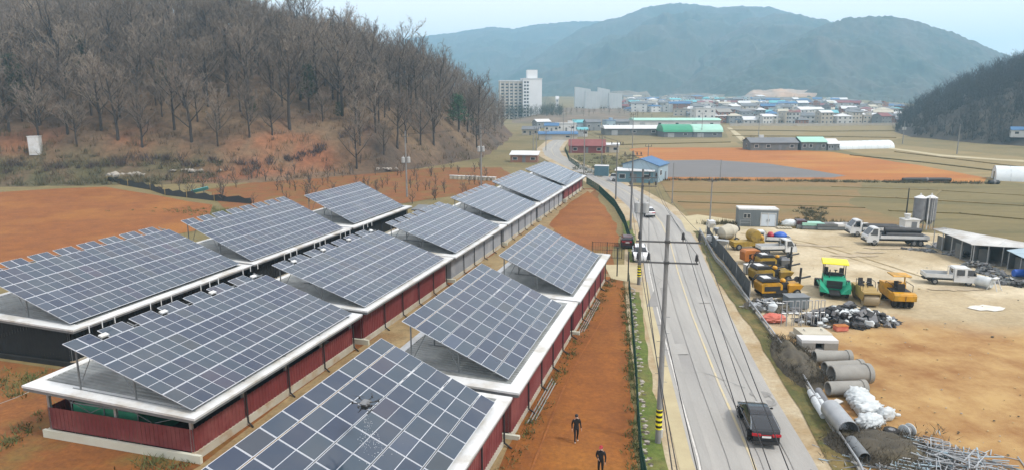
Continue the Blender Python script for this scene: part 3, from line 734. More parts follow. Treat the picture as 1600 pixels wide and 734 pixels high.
while len(sp) < 900:
    y = rng.uniform(245, 520); x = rng.uniform(200, 430)
    if x / y > .9: continue
    z = float(rhill_z(np.array([x]), np.array([y]))[0])
    if z > .8: sp.append((x, y, z))
M['twig_dark'] = mat('dark_wood', (.11, .1, .095), (.075, .08, .07), .1, .95)
wood('right_hill_wood', sp, M['twig_dark'], 6, 7, 15)
SPR = [(x + rng.gauss(0, 3), y + rng.gauss(0, 3)) for x, y, z in sp for _ in range(4)]
SPR = [(x, y, float(rhill_z(np.array([x]), np.array([y]))[0]), rng.uniform(.8, 2)) for x, y in SPR]
# evergreens
for u, v, sc_, l in ((35, 190, 1.2, 'broad dark pine left of the white cabinet on the hillside'), (150, 120, .9, 'dark pine half hidden among bare trees high on the left slope'), (420, 75, 1.2, 'green pine near the ridge above the second array of the left row'), (395, 185, .5, 'low dull green bush-like pine at the foot of the bare wood'), (530, 190, .45, 'small green pine at the wood edge above the orchard'), (255, 150, .8, 'slim pine among bare trunks left of the middle of the slope')):
    p_ = on_hill(u, v); plant('pine_tree', PINES[u % 3], p_.x, p_.y, p_.z, sc_, u, l, 'tree')
pe = on_hill(716, 207)
plant('evergreen_tree', EVER, pe.x, pe.y, pe.z, 1.15, .4, 'round dark green evergreen tree alone among bare trees above the sheds', 'tree')
for x, y, l in ((-140, 196, 'dark green pine at the far left edge of the hillside'), (-126, 205, 'second dark pine from the left edge among bare trees'), (-148, 215, 'tall dark pine higher up at the left edge'), (-86, 262, 'green pine on the skyline behind bare trees'), (-60, 205, 'slim green pine among the bare trees over the middle of the sheds')):
    plant('pine_tree', PINES[int(abs(x)) % 3], x, y, hz(x, y), 1.1, x, l, 'tree')
# orchard
rng = random.Random(31)
n = 0
for i in range(900):
    x = rng.uniform(-88, -6); y = rng.uniform(128, 196)
    s = sd_toe(x, y)
    if s > 9: continue
    ac = x * CA - y * SA; al = x * SA + y * CA
    if ac > -48.5 and al < 108: continue
    if ac > -41: continue
    if al < 118 and x < -62: continue
    if n >= 95: break
    plant('orchard_tree', ORCH[rng.randrange(5)], x, y, hz(x, y) if s > 0 else 0, rng.uniform(.7, 1.15), rng.uniform(0, 6), 'small bare orchard tree on the reddish soil behind the sheds', 'tree', 'bare orchard trees behind the sheds'); n += 1
# brush and dry undergrowth
def brush(name, spots, m, seed, n, hh, wd, flat=.6):
    r_ = random.Random(seed); mb = MB()
    for x, y, z, s in spots:
        for k in range(n):
            a = Vector((x + r_.gauss(0, .5 * s), y + r_.gauss(0, .5 * s), z)); sliver(mb, a, Vector((r_.uniform(-flat, flat), r_.uniform(-flat, flat), 1)), hh * s * r_.uniform(.5, 1.2), wd, r_)
    return stuff(mb.build(name, m, fix=False))
rng = random.Random(41); sp = []
for i in range(6000):
    x = rng.uniform(-215, 8); y = rng.uniform(150, 330); s = sd_toe(x, y)
    if s < 1 or s > 110 or abs(x / y) > .85: continue
    if s < 20 and rng.random() < .35: continue
    sp.append((x, y, hz(x, y), rng.uniform(.6, 1.7)))
brush('undergrowth', sp, M['bush'], 42, 12, 1.7, .13)

brush('right_hill_undergrowth', [p for p in SPR if p[2] > .3], M['twig_dark'], 43, 9, 2.2, .3)

# a dark hedge of scrub along the top of the cut bank, and weeds by the fields
rng = random.Random(44); sp = []
for i in range(900):
    x = rng.uniform(-125, -40); y = rng.uniform(158, 200); s = sd_toe(x, y)
    if abs(s - 14 - 2 * math.sin(x * .12)) < 1.8 and vnoise(x / 9, 0.5, 4) > .35: sp.append((x, y, hz(x, y), rng.uniform(.7, 1.5)))
M['scrub'] = mat('dark_scrub', (.15, .105, .09), (.1, .075, .07), .5, .95)
brush('bank_scrub', sp, M['scrub'], 45, 26, 1.8, .14, .8)
rng = random.Random(46); sp = []
for i in range(420):
    x = rng.uniform(-170, -74); y = rng.uniform(151, 176); s = sd_toe(x, y)
    if 0 < s < 20: sp.append((x, y, hz(x, y), rng.uniform(.7, 1.5)))
M['olive'] = mat('olive_weeds', (.19, .165, .085), (.13, .13, .07), .5, .95)
brush('bank_weeds', sp, M['olive'], 47, 22, 1.5, .15, .9)
sp = []
for c, n, sx, sy in ((at(40, 600), 34, 2.0, 1.6), (at(150, 560), 18, 1.5, .8), (at(250, 728), 14, 1.2, .5), (at(20, 680), 24, .8, 2.5), (at(340, 330), 60, 7, 2)):
    for i in range(n): sp.append((c.x + rng.gauss(0, sx), c.y + rng.gauss(0, sy), 0, rng.uniform(.3, .8)))
for i in range(160):
    y = rng.uniform(26, 72); x = np.interp(y, [24, 34.8, 46.4, 60, 73], [6.35, 7.2, 9.0, 11.0, 12.9]) - rng.uniform(.15, .7); sp.append((x, y, 0, rng.uniform(.2, .5)))
for i in range(150):
    p = row(rng.uniform(20, 76), rng.gauss(-9.9, .25)); sp.append((p.x, p.y, 0, rng.uniform(.2, .55)))
M['weed'] = mat('green_weeds', (.14, .19, .05), (.22, .2, .08), .7, .95)
brush('weeds', sp, M['weed'], 48, 16, .8, .09, 1.0)
mb = MB()
for i in range(420):
    y = rng.uniform(26, 72); x = np.interp(y, [24, 34.8, 46.4, 60, 73], [6.35, 7.2, 9.0, 11.0, 12.9]) + rng.uniform(.15, .6); s = rng.uniform(.06, .2)
    mb.blob((x, y, s * .4), (s, s * .8, s * .6), rng, rng.randrange(2), 1, .25)
stuff(mb.build('rubble_strip', [M['rock'], M['brush_dark']], None, fix=False))
# ------------------------------------------------------------------ cattle sheds and solar arrays
def zigzag(mb, L, x0, x1, z0, z1, pitch=.3, amp=.045, y0=0.0, mi=0):
    """corrugated sheet: ribs across y; edge a at (x0, z0), edge b at (x1, z1); offset along the sheet normal"""
    d = Vector((x1 - x0, 0, z1 - z0)).normalized(); nrm = Vector((-d.z, 0, d.x))
    if nrm.z < 0: nrm = -nrm
    if abs(nrm.z) < .01: nrm = Vector((1, 0, 0))
    n = max(2, int(L / pitch)); p = L / n; A, B = [], []
    for i in range(n):
        for f_, h in ((0, 0), (.32, 0), (.44, amp), (.88, amp)):
            A.append((x0, y0 + (i + f_) * p, z0)); B.append((x1, y0 + (i + f_) * p, z1))
            A[-1] = tuple(Vector(A[-1]) + nrm * h); B[-1] = tuple(Vector(B[-1]) + nrm * h)
    A.append((x0, y0 + L, z0)); B.append((x1, y0 + L, z1))
    k = len(A)
    mb.add(A + B, [(i, i + 1, k + i + 1, k + i) for i in range(k - 1)], mi)
    return mb
SHEDGRP = 'long solar-roofed cattle sheds'
def shed(label, al0, al1, acR, W, zR=3.0, zL=3.45, wall='red_wall', wz0=.6, wz1=2.0, near='red', bays=4, inset=.85, upper=None, endin=.7):
    o = thing('cattle_shed', label, 'shed', row(al0, acR), -AZ, SHEDGRP)
    L = al1 - al0; sl = (zL - zR) / W
    rz = lambda x: zR - x * sl
    # roof: corrugated grey sheet with white flashing along its edges
    rf = zigzag(MB(), L, 0, -W, zR, zL, .36, .05).build('roof', M['roof_grey'], o)
    def strip(x0, x1, y0, y1):
        mb = MB(); up = .075
        mb.add([(x0, y0, rz(x0) + up), (x1, y0, rz(x1) + up), (x1, y1, rz(x1) + up), (x0, y1, rz(x0) + up)], [(0, 1, 2, 3)])
        mb.add([(x0, y0, rz(x0) - .06), (x1, y0, rz(x1) - .06), (x1, y1, rz(x1) - .06), (x0, y1, rz(x0) - .06)], [(0, 1, 2, 3)])
        mb.add([(x0, y0, rz(x0) - .06), (x1, y0, rz(x1) - .06), (x1, y0, rz(x1) + up), (x0, y0, rz(x0) + up)], [(0, 1, 2, 3)])
        mb.add([(x0, y1, rz(x0) - .06), (x1, y1, rz(x1) - .06), (x1, y1, rz(x1) + up), (x0, y1, rz(x0) + up)], [(0, 1, 2, 3)])
        mb.add([(x0, y0, rz(x0) - .06), (x0, y1, rz(x0) - .06), (x0, y1, rz(x0) + up), (x0, y0, rz(x0) + up)], [(0, 1, 2, 3)])
        mb.add([(x1, y0, rz(x1) - .06), (x1, y1, rz(x1) - .06), (x1, y1, rz(x1) + up), (x1, y0, rz(x1) + up)], [(0, 1, 2, 3)])
        return mb
    strip(.02, -.8, -.02, L + .02).build('edge_flashing', M['white_sheet'], rf)
    strip(-.804, -W - .02, -.02, 1.05).build('edge_flashing', M['white_sheet'], rf)
    strip(-.804, -W - .02, L - .5, L + .02).build('edge_flashing', M['white_sheet'], rf)
    strip(-W + .5, -W - .024, 1.054, L - .504).build('edge_flashing', M['white_sheet'], rf)
    fas = MB().box((-.03, L / 2, zR - .14), (.03, L, .16)); fas.box((-W / 2, .02, (zR + zL) / 2 - .16), (W - .1, .05, .16), M=Matrix.Rotation(math.atan(sl), 3, 'Y'))
    fas.build('gutter', M['steel'], o)
    xw = -inset; xl = -W + inset; y0 = endin; y1 = L - .25
    # base walls
    MB().box((xw, (y0 + y1) / 2, wz0 / 2), (.25, y1 - y0 + .25, wz0)).build('plinth', M['plinth'], o)
    MB().box((xl, (y0 + y1) / 2, wz0 / 2), (.25, y1 - y0 + .25, wz0)).build('plinth', M['plinth'], o)
    MB().box(((xw + xl) / 2 + .15, y0 - .18, wz0 / 2 - .02), (xw - xl + .9, .2, wz0)).build('plinth', M['plinth_clean' if near != 'black' else 'dark_wall'], o)
    MB().box(((xw + xl) / 2, y1, wz0 / 2), (xw - xl - .27, .2, wz0)).build('plinth', M['plinth'], o)
    # side wall panels, bay by bay
    bl = (y1 - y0) / bays
    for i in range(bays):
        a = y0 + i * bl + .05; wl = bl - .1
        zigzag(MB(), wl, xw, xw + .001, wz0 + .003, wz1, .3, .04, a).build('wall_panel', M[wall], o)
        zigzag(MB(), wl, xl, xl - .001, wz0 + .003, wz1, .3, .04, a).build('wall_panel', M[wall if wall != 'grey_wall' else 'grey_wall'], o)
    pm = MB(); 
    for i in range(bays + 1):
        y = min(max(y0 + i * bl, y0 + .08), y1 - .08)
        MB().box((xw - .12, y, rz(xw) / 2 - .05), (.16, .16, rz(xw) - .1)).build('post', M['steel_light'], o)
        if i in (0, bays) : MB().box((xl + .12, y, rz(xl) / 2 - .05), (.16, .16, rz(xl) - .1)).build('post', M['steel_light'], o)
        if 0 < i: MB().path([(xw + .14, y, zR - .2), (xw + .16, y, .25), (xw + .7, y - .25, .08)], .055, 6).build('downpipe', M['pipe_dark'], o)
    # near end
    zt = wz1 if near == 'low' else None
    nm = {'red': 'red_wall', 'low': 'red_wall', 'black': 'dark_wall', 'grey': 'grey_wall'}[near]
    nw = MB(); n = int((xw - xl) / .3)
    for i in range(n):
        x = xl + (xw - xl) * i / n; x2 = xl + (xw - xl) * (i + 1) / n; q = x + (x2 - x) * .5
        za = zt or rz(x) - .12; zb = zt or rz(x2) - .12; zc = zt or rz(q) - .12
        nw.add([(x, y0, wz0), (q, y0, wz0), (q, y0, zc), (x, y0, za)], [(0, 1, 2, 3)]); nw.add([(q, y0 - .01, wz0), (x2, y0 - .01, wz0), (x2, y0 - .01, zb), (q, y0 - .01, zc)], [(0, 1, 2, 3)])
    nw.build('end_wall', M[nm], o)
    MB().add([(xl, y1, wz0), (xw, y1, wz0), (xw, y1, rz(xw) - .12), (xl, y1, rz(xl) - .12)], [(0, 1, 2, 3)]).build('end_wall', M['red_wall' if wall == 'red_wall' else wall], o)
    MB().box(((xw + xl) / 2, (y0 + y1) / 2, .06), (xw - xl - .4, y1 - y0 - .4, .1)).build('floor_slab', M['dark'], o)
    if upper:                      # loose curtain under the eaves
        MB().box((xw - .03, (y0 + y1) / 2, (wz1 + zR) / 2 - .08), (.02, y1 - y0 - .3, zR - wz1 - .2)).build('eave_curtain', M[upper], o)
    if near == 'low':
        for k in (.48,): MB().box((xl + (xw - xl) * k, y0 + .15, rz((xw + xl) / 2) / 2 - .05), (.16, .16, rz((xw + xl) / 2) - .1)).build('post', M['steel_light'], o)
        br = MB()
        for a, b in ((.02, .3), (.48, .3), (.48, .72), (.98, .74)):
            br.tube((xl + (xw - xl) * a, y0 + .16, rz(xl + (xw - xl) * a) - .35), (xl + (xw - xl) * b, y0 + .16, 1.9), .025, n=5)
        br.build('brace', M['steel'], o)
        MB().box(((xw + xl) / 2, y0 + .12, (zR + zL) / 2 - .34), (xw - xl - .1, .1, .22), M=Matrix.Rotation(math.atan(sl), 3, 'Y')).build('beam', M['steel'], o)
    return o

pmesh = {}
def panel_mesh(kind, wd, ht):
    k = (kind, wd, ht)
    if k in pmesh: return pmesh[k]
    mb = MB().box((0, 0, -.02), (ht, wd, .04), 0)
    e = .034; s = .017 if kind == 'tall' else .03
    if kind == 'tall': spans = ((-ht / 2 + e, -.018), (.018, ht / 2 - e))
    else: spans = ((-ht / 2 + .024, ht / 2 - .024),)
    for a, b in spans:
        mb.add([(a, -wd / 2 + s, .004), (b, -wd / 2 + s, .004), (b, wd / 2 - s, .004), (a, wd / 2 - s, .004)], [(0, 1, 2, 3)], 1)
    pmesh[k] = mb.mesh('solar_panel', [M['frame'], M['glass']]); return pmesh[k]
ARRGRP = 'tilted solar arrays on the shed roofs'
def array(label, al0, al1, ac, z0, tilt, length, kind='tall', roofW=12.3, acR=-26.5, zR=3.0, zL=3.45, half=True, frames=False):
    o = thing('solar_array', label, 'solar array', row(al0, ac, z0), -AZ, ARRGRP)
    L = al1 - al0; t = R(tilt); ct, st = math.cos(t), math.sin(t)
    P = lambda d, y, h=0: Vector((-d * ct + h * st, y, d * st + h * ct))
    g = .022
    def put(me, d, y):
        q = link('solar_panel', me, o, P(d, y, .06), (0, t, 0))
    if kind == 'tall':
        nr = 4; ht_ = length / (nr + .5 if half else nr); n = round(L / .95); wd = L / n
        me = panel_mesh('tall', round(wd - g * .5, 4), round(ht_ - .03, 4))
        for r in range(nr):
            for i in range(n): put(me, ht_ * (r + .5), wd * (i + .5))
        if half:
            hh = ht_ / 2; y = 0; k = 0; mh = panel_mesh('half', round(wd - g, 4), round(hh - .03, 4))
            while y + 2 * wd <= L + .01:
                for e in (0, 1): put(mh, nr * ht_ + hh / 2, y + wd * (e + .5))
                if frames and k % 2 == 0 and y + 2 * wd + 1.6 < L:
                    fm = MB(); yy = y + 2 * wd
                    a, b, c, d_ = P(length, yy, .1), P(length, yy + 1.9, .1), P(length, yy + 1.9, .1) + Vector((0, 0, .5)), P(length, yy, .1) + Vector((0, 0, .5))
                    for e, f in ((a, d_), (b, c), (c, d_), ((a + b) / 2, (c + d_) / 2)): fm.tube(e, f, .035, n=4)
                    fm.box(P(length - .75, yy + .3, .16), (.3, .55, .1), M=Matrix.Rotation(t, 3, 'Y'))
                    fm.build('walkway_frame', M['white_sheet'], o)
                y += 2 * wd + .52; k += 1
    else:
        nr = 8; pitch = length / nr; n = round(L / 1.72); wd = L / n
        me = panel_mesh('wide', round(wd - .03, 4), round(pitch - .025, 4))
        for r in range(nr):
            for i in range(n): put(me, pitch * (r + .5) + (.018 if r % 2 else -.018), wd * (i + .5))
    # purlins under the panels, legs down to the roof, braces
    pu = MB()
    for k in range(5):
        d = length * (.08 + .21 * k); pu.tube(P(d, .1, -.03), P(d, L - .1, -.03), .045, n=4)
    pu.build('purlin', M['steel'], o)
    sl = (zL - zR) / roofW
    roofz = lambda x: zR + (acR - (ac + x)) * sl + .06 - z0
    ns = max(3, round(L / 4.5))
    for i in range(ns + 1):
        y = .35 + (L - .7) * i / ns
        rb = MB().tube(P(.1, y, -.1), P(length - .1, y, -.1), .05, n=4); 
        xb = -(roofW - (acR - ac)) + .9
        rb.tube((-.1, y, roofz(-.1) + .02), (max(-length * ct, xb), y, roofz(max(-length * ct, xb)) + .02), .045, n=4); rb.build('rafter', M['steel'], o)
        for d in (.35, length * .47, length * .93):
            a = P(d, y, -.1); 
            if a.x < xb: a = P(-xb / ct, y, -.1)
            MB().tube((a.x, y, roofz(a.x)), a, .055, n=6).build('leg', M['steel'], o)
            if d > 1: 
                b = P(d + (-1.15 if d > length * .8 else .9), y, -.1); MB().tube((a.x, y, roofz(a.x) + .25), b, .03, n=4).build('brace', M['steel'], o)
    return o

# row in the middle (B), row at the left (A), row by the side field (C)
S = 'cattle shed in the middle row'
shed('nearest red cattle shed of the middle row with an open end and cream plinth', 28.7, 47.9, -26.5, 12.3, near='low', wz0=.55, wz1=1.95)
shed('second cattle shed of the middle row with red walls and white roof edges', 48.4, 68.2, -26.3, 12.3, 3.12, 3.55, wz0=.5, wz1=2.5, bays=5)
shed('third cattle shed of the middle row with pale grey curtain walls', 68.7, 88.6, -26.2, 12.2, 3.05, 3.5, wall='grey_wall', near='grey', wz0=.45, wz1=2.6, bays=5)
shed('fourth cattle shed of the middle row with pale grey walls, behind the third', 89.0, 108.4, -26.15, 12.2, 3.1, 3.55, wall='grey_wall', near='grey', wz0=.45, wz1=2.6, bays=5)
shed('fifth cattle shed of the middle row with grey walls, before the far red one', 108.8, 129.2, -26.1, 12.2, 3.05, 3.5, wall='grey_wall', near='grey', wz0=.45, wz1=2.6, bays=5)
shed('farthest cattle shed of the middle row with a red wall by the road bend', 129.6, 150.2, -26.0, 12.2, 3.1, 3.55, wz0=.7, wz1=2.7, bays=5)
AR = 'solar array on the middle row of sheds'
array('solar array on the nearest middle-row shed with white frames along its top', 29.1, 47.1, -26.95, 3.3, 18.6, 9.3, frames=True)
array('solar array on the second shed of the middle row with white frames along its top', 48.9, 66.9, -26.8, 3.32, 18.8, 9.2, acR=-26.3, zR=3.12, zL=3.55, frames=True)
array('third solar array of the middle row, level with the far end of the right row', 69.8, 86.9, -26.65, 3.32, 19.0, 9.0, acR=-26.2, zR=3.05, zL=3.5)
array('fourth solar array of the middle row, pale grey in the distance', 90.2, 107.0, -26.6, 3.32, 19.2, 9.0, acR=-26.15, zR=3.1, zL=3.55)
array('fifth solar array of the middle row, second from its far end', 109.4, 128.2, -26.55, 3.32, 19.4, 9.0, acR=-26.1, zR=3.05, zL=3.5)
array('farthest solar array of the middle row, ending at the road bend', 130.7, 149.1, -26.5, 3.32, 19.4, 8.9, acR=-26.0, zR=3.1, zL=3.55)
shed('nearest cattle shed of the left row with a black shade-net end wall', 38.2, 59.4, -45.6, 13.2, 3.05, 3.5, near='black', wall='dark_wall', wz0=.4, wz1=2.6, bays=5, endin=.3)
shed('second cattle shed of the left row, dark walled behind the middle row', 59.8, 80.4, -45.5, 12.2, 3.1, 3.5, near='black', wall='dark_wall', wz0=.4, wz1=2.6, bays=5)
shed('farthest cattle shed of the left row beside the orchard', 80.8, 99.8, -45.4, 11.4, 3.1, 3.5, near='black', wall='dark_wall', wz0=.4, wz1=2.6)
array('solar array on the nearest left-row shed, cut by the left edge of the photo', 38.8, 58.8, -46.55, 3.3, 20.4, 10.3, acR=-45.6, roofW=13.2, zR=3.05, zL=3.5)
array('second solar array of the left row, between the other two', 60.2, 79.3, -46.1, 3.32, 24.0, 9.5, acR=-45.5, zR=3.1, zL=3.5)
array('farthest and smallest solar array of the left row', 82.6, 98.6, -46.3, 3.32, 25.2, 8.4, acR=-45.4, roofW=11.4, zR=3.1, zL=3.5, half=False)
shed('nearest red cattle shed of the right row under the drone', 14.5, 36.2, -10.4, 9.6, 3.0, 3.3, wz0=.35, wz1=2.75, bays=5, inset=.55, endin=.4)
shed('middle red cattle shed of the right row beside the side field', 36.6, 55.6, -10.1, 9.6, 3.12, 3.42, wz0=.35, wz1=2.85, bays=5, inset=.6, endin=.4)
shed('farthest red cattle shed of the right row near the entrance lane', 56.0, 74.6, -10.0, 9.6, 3.1, 3.4, wz0=.35, wz1=2.85, bays=5, inset=.6, endin=.4)
array('large dark solar array in the foreground under the flying drone', 14.9, 34.7, -11.0, 3.3, 24.2, 7.7, 'wide', 9.6, -10.4, 3.0, 3.3)
array('solar array on the middle shed of the right row', 37.9, 53.9, -11.15, 3.36, 23.6, 7.7, 'wide', 9.6, -10.1, 3.12, 3.42)
array('farthest solar array of the right row, beside the upper orange field', 57.3, 72.9, -11.0, 3.34, 24.4, 7.4, 'wide', 9.6, -10.0, 3.1, 3.4)
# stall covers inside the open end
t = thing('stall_cover', 'green tarp stall cover inside the open end of the nearest middle-row shed', 'tarp', row(31.2, -34.2, .11), -AZ)
mb = MB(); rg = random.Random(3)
mb.side([(-1.2, 0), (-1.2, 2.0), (-.5, 2.25), (2.6, 2.3), (3.2, 2.0), (3.2, 0)], lambda y, z: 2.6 - .1 * z, 0); mb.build('tarp', M['tarp_green'], t)
f = MB()
for x in (-2.5, 0, 2.5): f.path([(x, -1.25, 0), (x, -1.25, 2.05), (x, -.5, 2.31), (x, 2.6, 2.36)], .04, 4)
f.path([(-2.5, -1.27, 2.05), (2.5, -1.27, 2.05)], .05, 4); f.build('frame', M['steel_light'], t)
t = thing('tarp_sheet', 'dark blue tarp beside the green stall cover in the open shed end', 'tarp', row(34.0, -36.6, .11), -AZ)
MB().side([(-2, 0), (-2, 1.5), (1.8, 1.62), (2, 0)], lambda y, z: .7 - .12 * z).build('cover', M['tarp_blue'], t)

# ------------------------------------------------------------------ drone with its spray
dp = row(31.6, -15.4, 6.6)
dp = at(571, 629, 7.0)
t = thing('spraying_drone', 'small black and white drone hovering and spraying over the foreground solar array', 'drone', dp, R(-20)); t.scale = (.8,) * 3
b = MB(); b.side([(-.26, -.06), (-.3, .05), (-.15, .16), (.15, .16), (.3, .05), (.26, -.06)], lambda y, z: .22 - .5 * max(0, z - .04)); b.build('body', M['scrap_grey'], t, 40)
MB().side([(-.2, -.3), (-.24, -.1), (-.15, -.065), (.15, -.065), (.24, -.1), (.2, -.3)], lambda y, z: .16).build('spray_tank', M['black_m'], t)
for k in range(6):
    a = R(30 + 60 * k); ca_, sa_ = math.cos(a), math.sin(a)
    q = MB().tube((ca_ * .2, sa_ * .2, .02), (ca_ * .72, sa_ * .72, .05), .025, n=6); q.tube((ca_ * .72, sa_ * .72, .02), (ca_ * .72, sa_ * .72, .13), .045, n=8)
    am = q.build('arm', M['black_m'], t)
    r_ = MB()
    for s in (0, math.pi):
        u = a + .7 + s; d = Vector((math.cos(u), math.sin(u), 0)); n_ = Vector((-d.y, d.x, 0)); c = Vector((ca_ * .72, sa_ * .72, .14))
        r_.add([c - n_ * .02, c + n_ * .02, c + d * .2 + n_ * .03, c + d * .36 + n_ * .012, c + d * .36 - n_ * .012, c + d * .2 - n_ * .02], [(0, 1, 2, 3, 4, 5)])
        r_.add([c - n_ * .02 + Vector((0, 0, .012)), c + n_ * .02 + Vector((0, 0, .012)), c + d * .2 + n_ * .03 + Vector((0, 0, .012)), c + d * .36 + Vector((0, 0, .012))], [(0, 1, 2, 3)])
    r_.build('rotor', M['scrap_dark'], am)
for s in (-1, 1):
    MB().path([(s * .14, -.12, -.08), (s * .3, -.14, -.46)], .02, 5).path([(s * .14, .12, -.08), (s * .3, .14, -.46)], .02, 5).path([(s * .3, -.32, -.46), (s * .3, .32, -.46)], .022, 5).build('landing_leg', M['black_m'], t)
rg = random.Random(8); mb = MB()
for i in range(160):
    h = rg.random() ** .7; z = -.45 - h * 2.0; r_ = .05 + h * .75
    c = dp + Vector((rg.gauss(.25 * h, r_ * .55), rg.gauss(-.2 * h, r_ * .55), z)); s = rg.uniform(.006, .012)
    mb.add([c + Vector((s, 0, -s)), c + Vector((-s, s, -s)), c + Vector((-s, -s, -s)), c + Vector((0, 0, s * 1.5))], [(0, 1, 2), (0, 1, 3), (1, 2, 3), (2, 0, 3)])
o = stuff(mb.build('water_spray', M['mist'], fix=False)); tag(o, 'fine white water spray falling from the drone onto the panels', 'water spray', kind='stuff')

# ------------------------------------------------------------------ utility poles and wires
M['arm'] = mat('dark_crossarm', (.16, .16, .16), None, 1, .6)
POLEGRP = 'concrete utility poles'
def pole(label, base, h, r=.17, arms=(), axis=0.0, tx=None, band=False, m='pole', lean=(0, 0), cat='utility pole', steps=False):
    o = thing('utility_pole', label, cat, (base[0], base[1], base[2] if len(base) > 2 else 0), axis)
    MB().tube((0, 0, -.5), (lean[0], lean[1], h), r, r * .58, 10).build('shaft', M[m], o, 40)
    tips = []
    for za, pins, ln in arms:
        f = za / h; cx, cy = lean[0] * f, lean[1] * f
        a = MB().box((cx + (ln[0] + ln[1]) / 2, cy - .16, za), (ln[1] - ln[0], .08, .09)).build('crossarm', M['arm'], o); MB().box((cx, cy - .08, za), (.3, .24, .16)).build('arm_clamp', M['arm'], o)
        for x in pins:
            i = MB(); i.tube((cx + x, cy - .16, za + .05), (cx + x, cy - .16, za + .16), .03, n=6); i.tube((cx + x, cy - .16, za + .16), (cx + x, cy - .16, za + .5), .1, .075, 8); i.tube((cx + x, cy - .16, za + .5), (cx + x, cy - .16, za + .56), .04, n=6)
            i.build('insulator', M['insul'], a); tips.append((cx + x, cy - .16, za + .55))
    if band:
        bnd = MB(); n = 10
        for k in range(8):
            z0 = 1.0 + k * .16; rr = r + .012 - (r * .42) * z0 / h
            bnd.tube((0, 0, z0), (lean[0] * .01, 0, z0 + .1), rr + .004, rr + .004, n, k % 2, False)
            bnd.tube((0, 0, z0 + .1), (0, 0, z0 + .16), rr + .004, rr + .004, n, (k + 1) % 2, False)
        bnd.build('warning_band', [M['lemon'], M['black_m']], o)
        MB().box((r + .02, 0, .72), (.1, .16, .5)).build('number_tag', M['wall_white'], o)
    if tx:
        z, d = tx
        for s in (-1, 1):
            q = MB().tube((s * d, 0, z - .5), (s * d, 0, z + .55), .36, .36, 12); q.tube((s * d, 0, z + .55), (s * d, 0, z + .65), .3, .18, 12); q.tube((s * d + .12, 0, z + .6), (s * d + .12, 0, z + .9), .05, n=5); q.build('transformer', M['tx'], o, 40)
        MB().box((0, 0, z - .55), (d * 2 + .5, .14, .1)).build('bracket', M['steel'], o)
    if steps:
        s = MB()
        for k in range(9): s.tube((0, 0, 4 + k * .5), ((-1) ** k * .35, 0, 4 + k * .5), .015, n=4)
        s.build('step_bolt', M['steel'], o)
    mt = Matrix.Translation(Vector(o.location)) @ Matrix.Rotation(axis, 4, 'Z')
    return o, [mt @ Vector(q) for q in tips]
mkpole = pole
HD = -R(9)
p1, t1 = mkpole('tall concrete pole with two crossarms and a yellow-black band beside the road', at(1028, 693), 13.95, .185, ((12.45, (-1.55, .85, 1.75), (-1.75, 1.9)), (11.25, (-1.6, -1.0, 1.65), (-1.75, 1.75))), HD, band=True, m='pole', steps=True)
p2, t2 = mkpole('concrete pole at the entrance lane beside the parked white car', at(998, 445), 12.8, .2, ((11.9, (-1.3, .7, 1.4), (-1.5, 1.5)), (11.0, (-1.3, .7, 1.4), (-1.5, 1.5))), HD, band=True, m='pole_dark', tx=(8.6, .45))
p3, t3 = mkpole('dark pole on the left road edge behind the parked cars', at(985, 360), 12.3, .18, ((11.6, (-1.2, .6, 1.2), (-1.4, 1.4)),), HD, m='pole_dark')
p4, t4 = mkpole('pole at the fence corner of the upper orange field', at(962, 312), 11.6, .17, ((11.0, (-1.1, .6, 1.1), (-1.3, 1.3)),), HD, m='pole_dark')
p5, t5 = mkpole('pole standing at the end of the farthest red shed', at(912, 280), 12.5, .17, ((11.9, (-1.1, .6, 1.1), (-1.3, 1.3)),), 0, m='pole')
mkpole('slim white pole at the corner of the brown paddy across the road', at(1050, 318), 7.9, .12, (), 0)
mkpole('slim pole at the yard gate beside the white scrap', at(1108, 365), 8.5, .13, ((8.0, (-.5, .5), (-.7, .7)),), 0)
mkpole('short white pole alone in the field by the grey mulch', at(1125, 283), 5.2, .13, (), 0)
mkpole('short dark post behind the flatbed trucks', at(1414, 352), 6.0, .13, (), 0, m='fence_black', cat='post')
mkpole('distant pole by the foot of the right hill beyond the greenhouse', at(1410, 225), 9.8, .2, ((9.2, (-1, 1), (-1.2, 1.2)),), 0, tx=(6.5, .5))
mkpole('distant pole right of the greenhouse beside the thin track', at(1495, 241), 10.6, .2, ((10, (-1, 1), (-1.2, 1.2)),), 0)
q1, u1 = mkpole('white pole with a pair of grey transformers behind the left row of sheds', at(636, 308), 13.5, .19, ((12.4, (-.7, .7), (-.9, .9)),), R(10), tx=(7.6, .55))
q2, u2 = mkpole('white pole with transformers and two crossarms behind the middle row', at(752, 290), 14.2, .2, ((13.1, (-.9, .9), (-1.1, 1.1)), (12.0, (-.9, .9), (-1.1, 1.1))), R(10), tx=(8.4, .5))
far_p = [(833, 246, 205, 'far pole at the left road edge by the white roof'), (838, 241, 198, 'far thin pole just behind the white roof'), (853, 236, 203, 'far pole on the inside of the distant bend'), (892, 240, 196, 'far pole on the grass bank left of the red roof'), (896, 232, 186, 'far pole by the red roofed house'), (940, 258, 212, 'far pole on the grass bank beside the container'), (988, 232, 176, 'far pole before the long mint warehouse'), (1012, 262, 225, 'far pole beside the blue building'), (1096, 215, 176, 'far pole in front of the green warehouse'), (880, 213, 172, 'far pole among the roadside buildings'), (1185, 214, 178, 'far pole at the field lane corner')]
for u, v, vt, l in far_p: mkpole(l, at(u, v), height_of(u, v, vt), .17, ((height_of(u, v, vt) - .8, (-.8, .8), (-1, 1)),), HD)
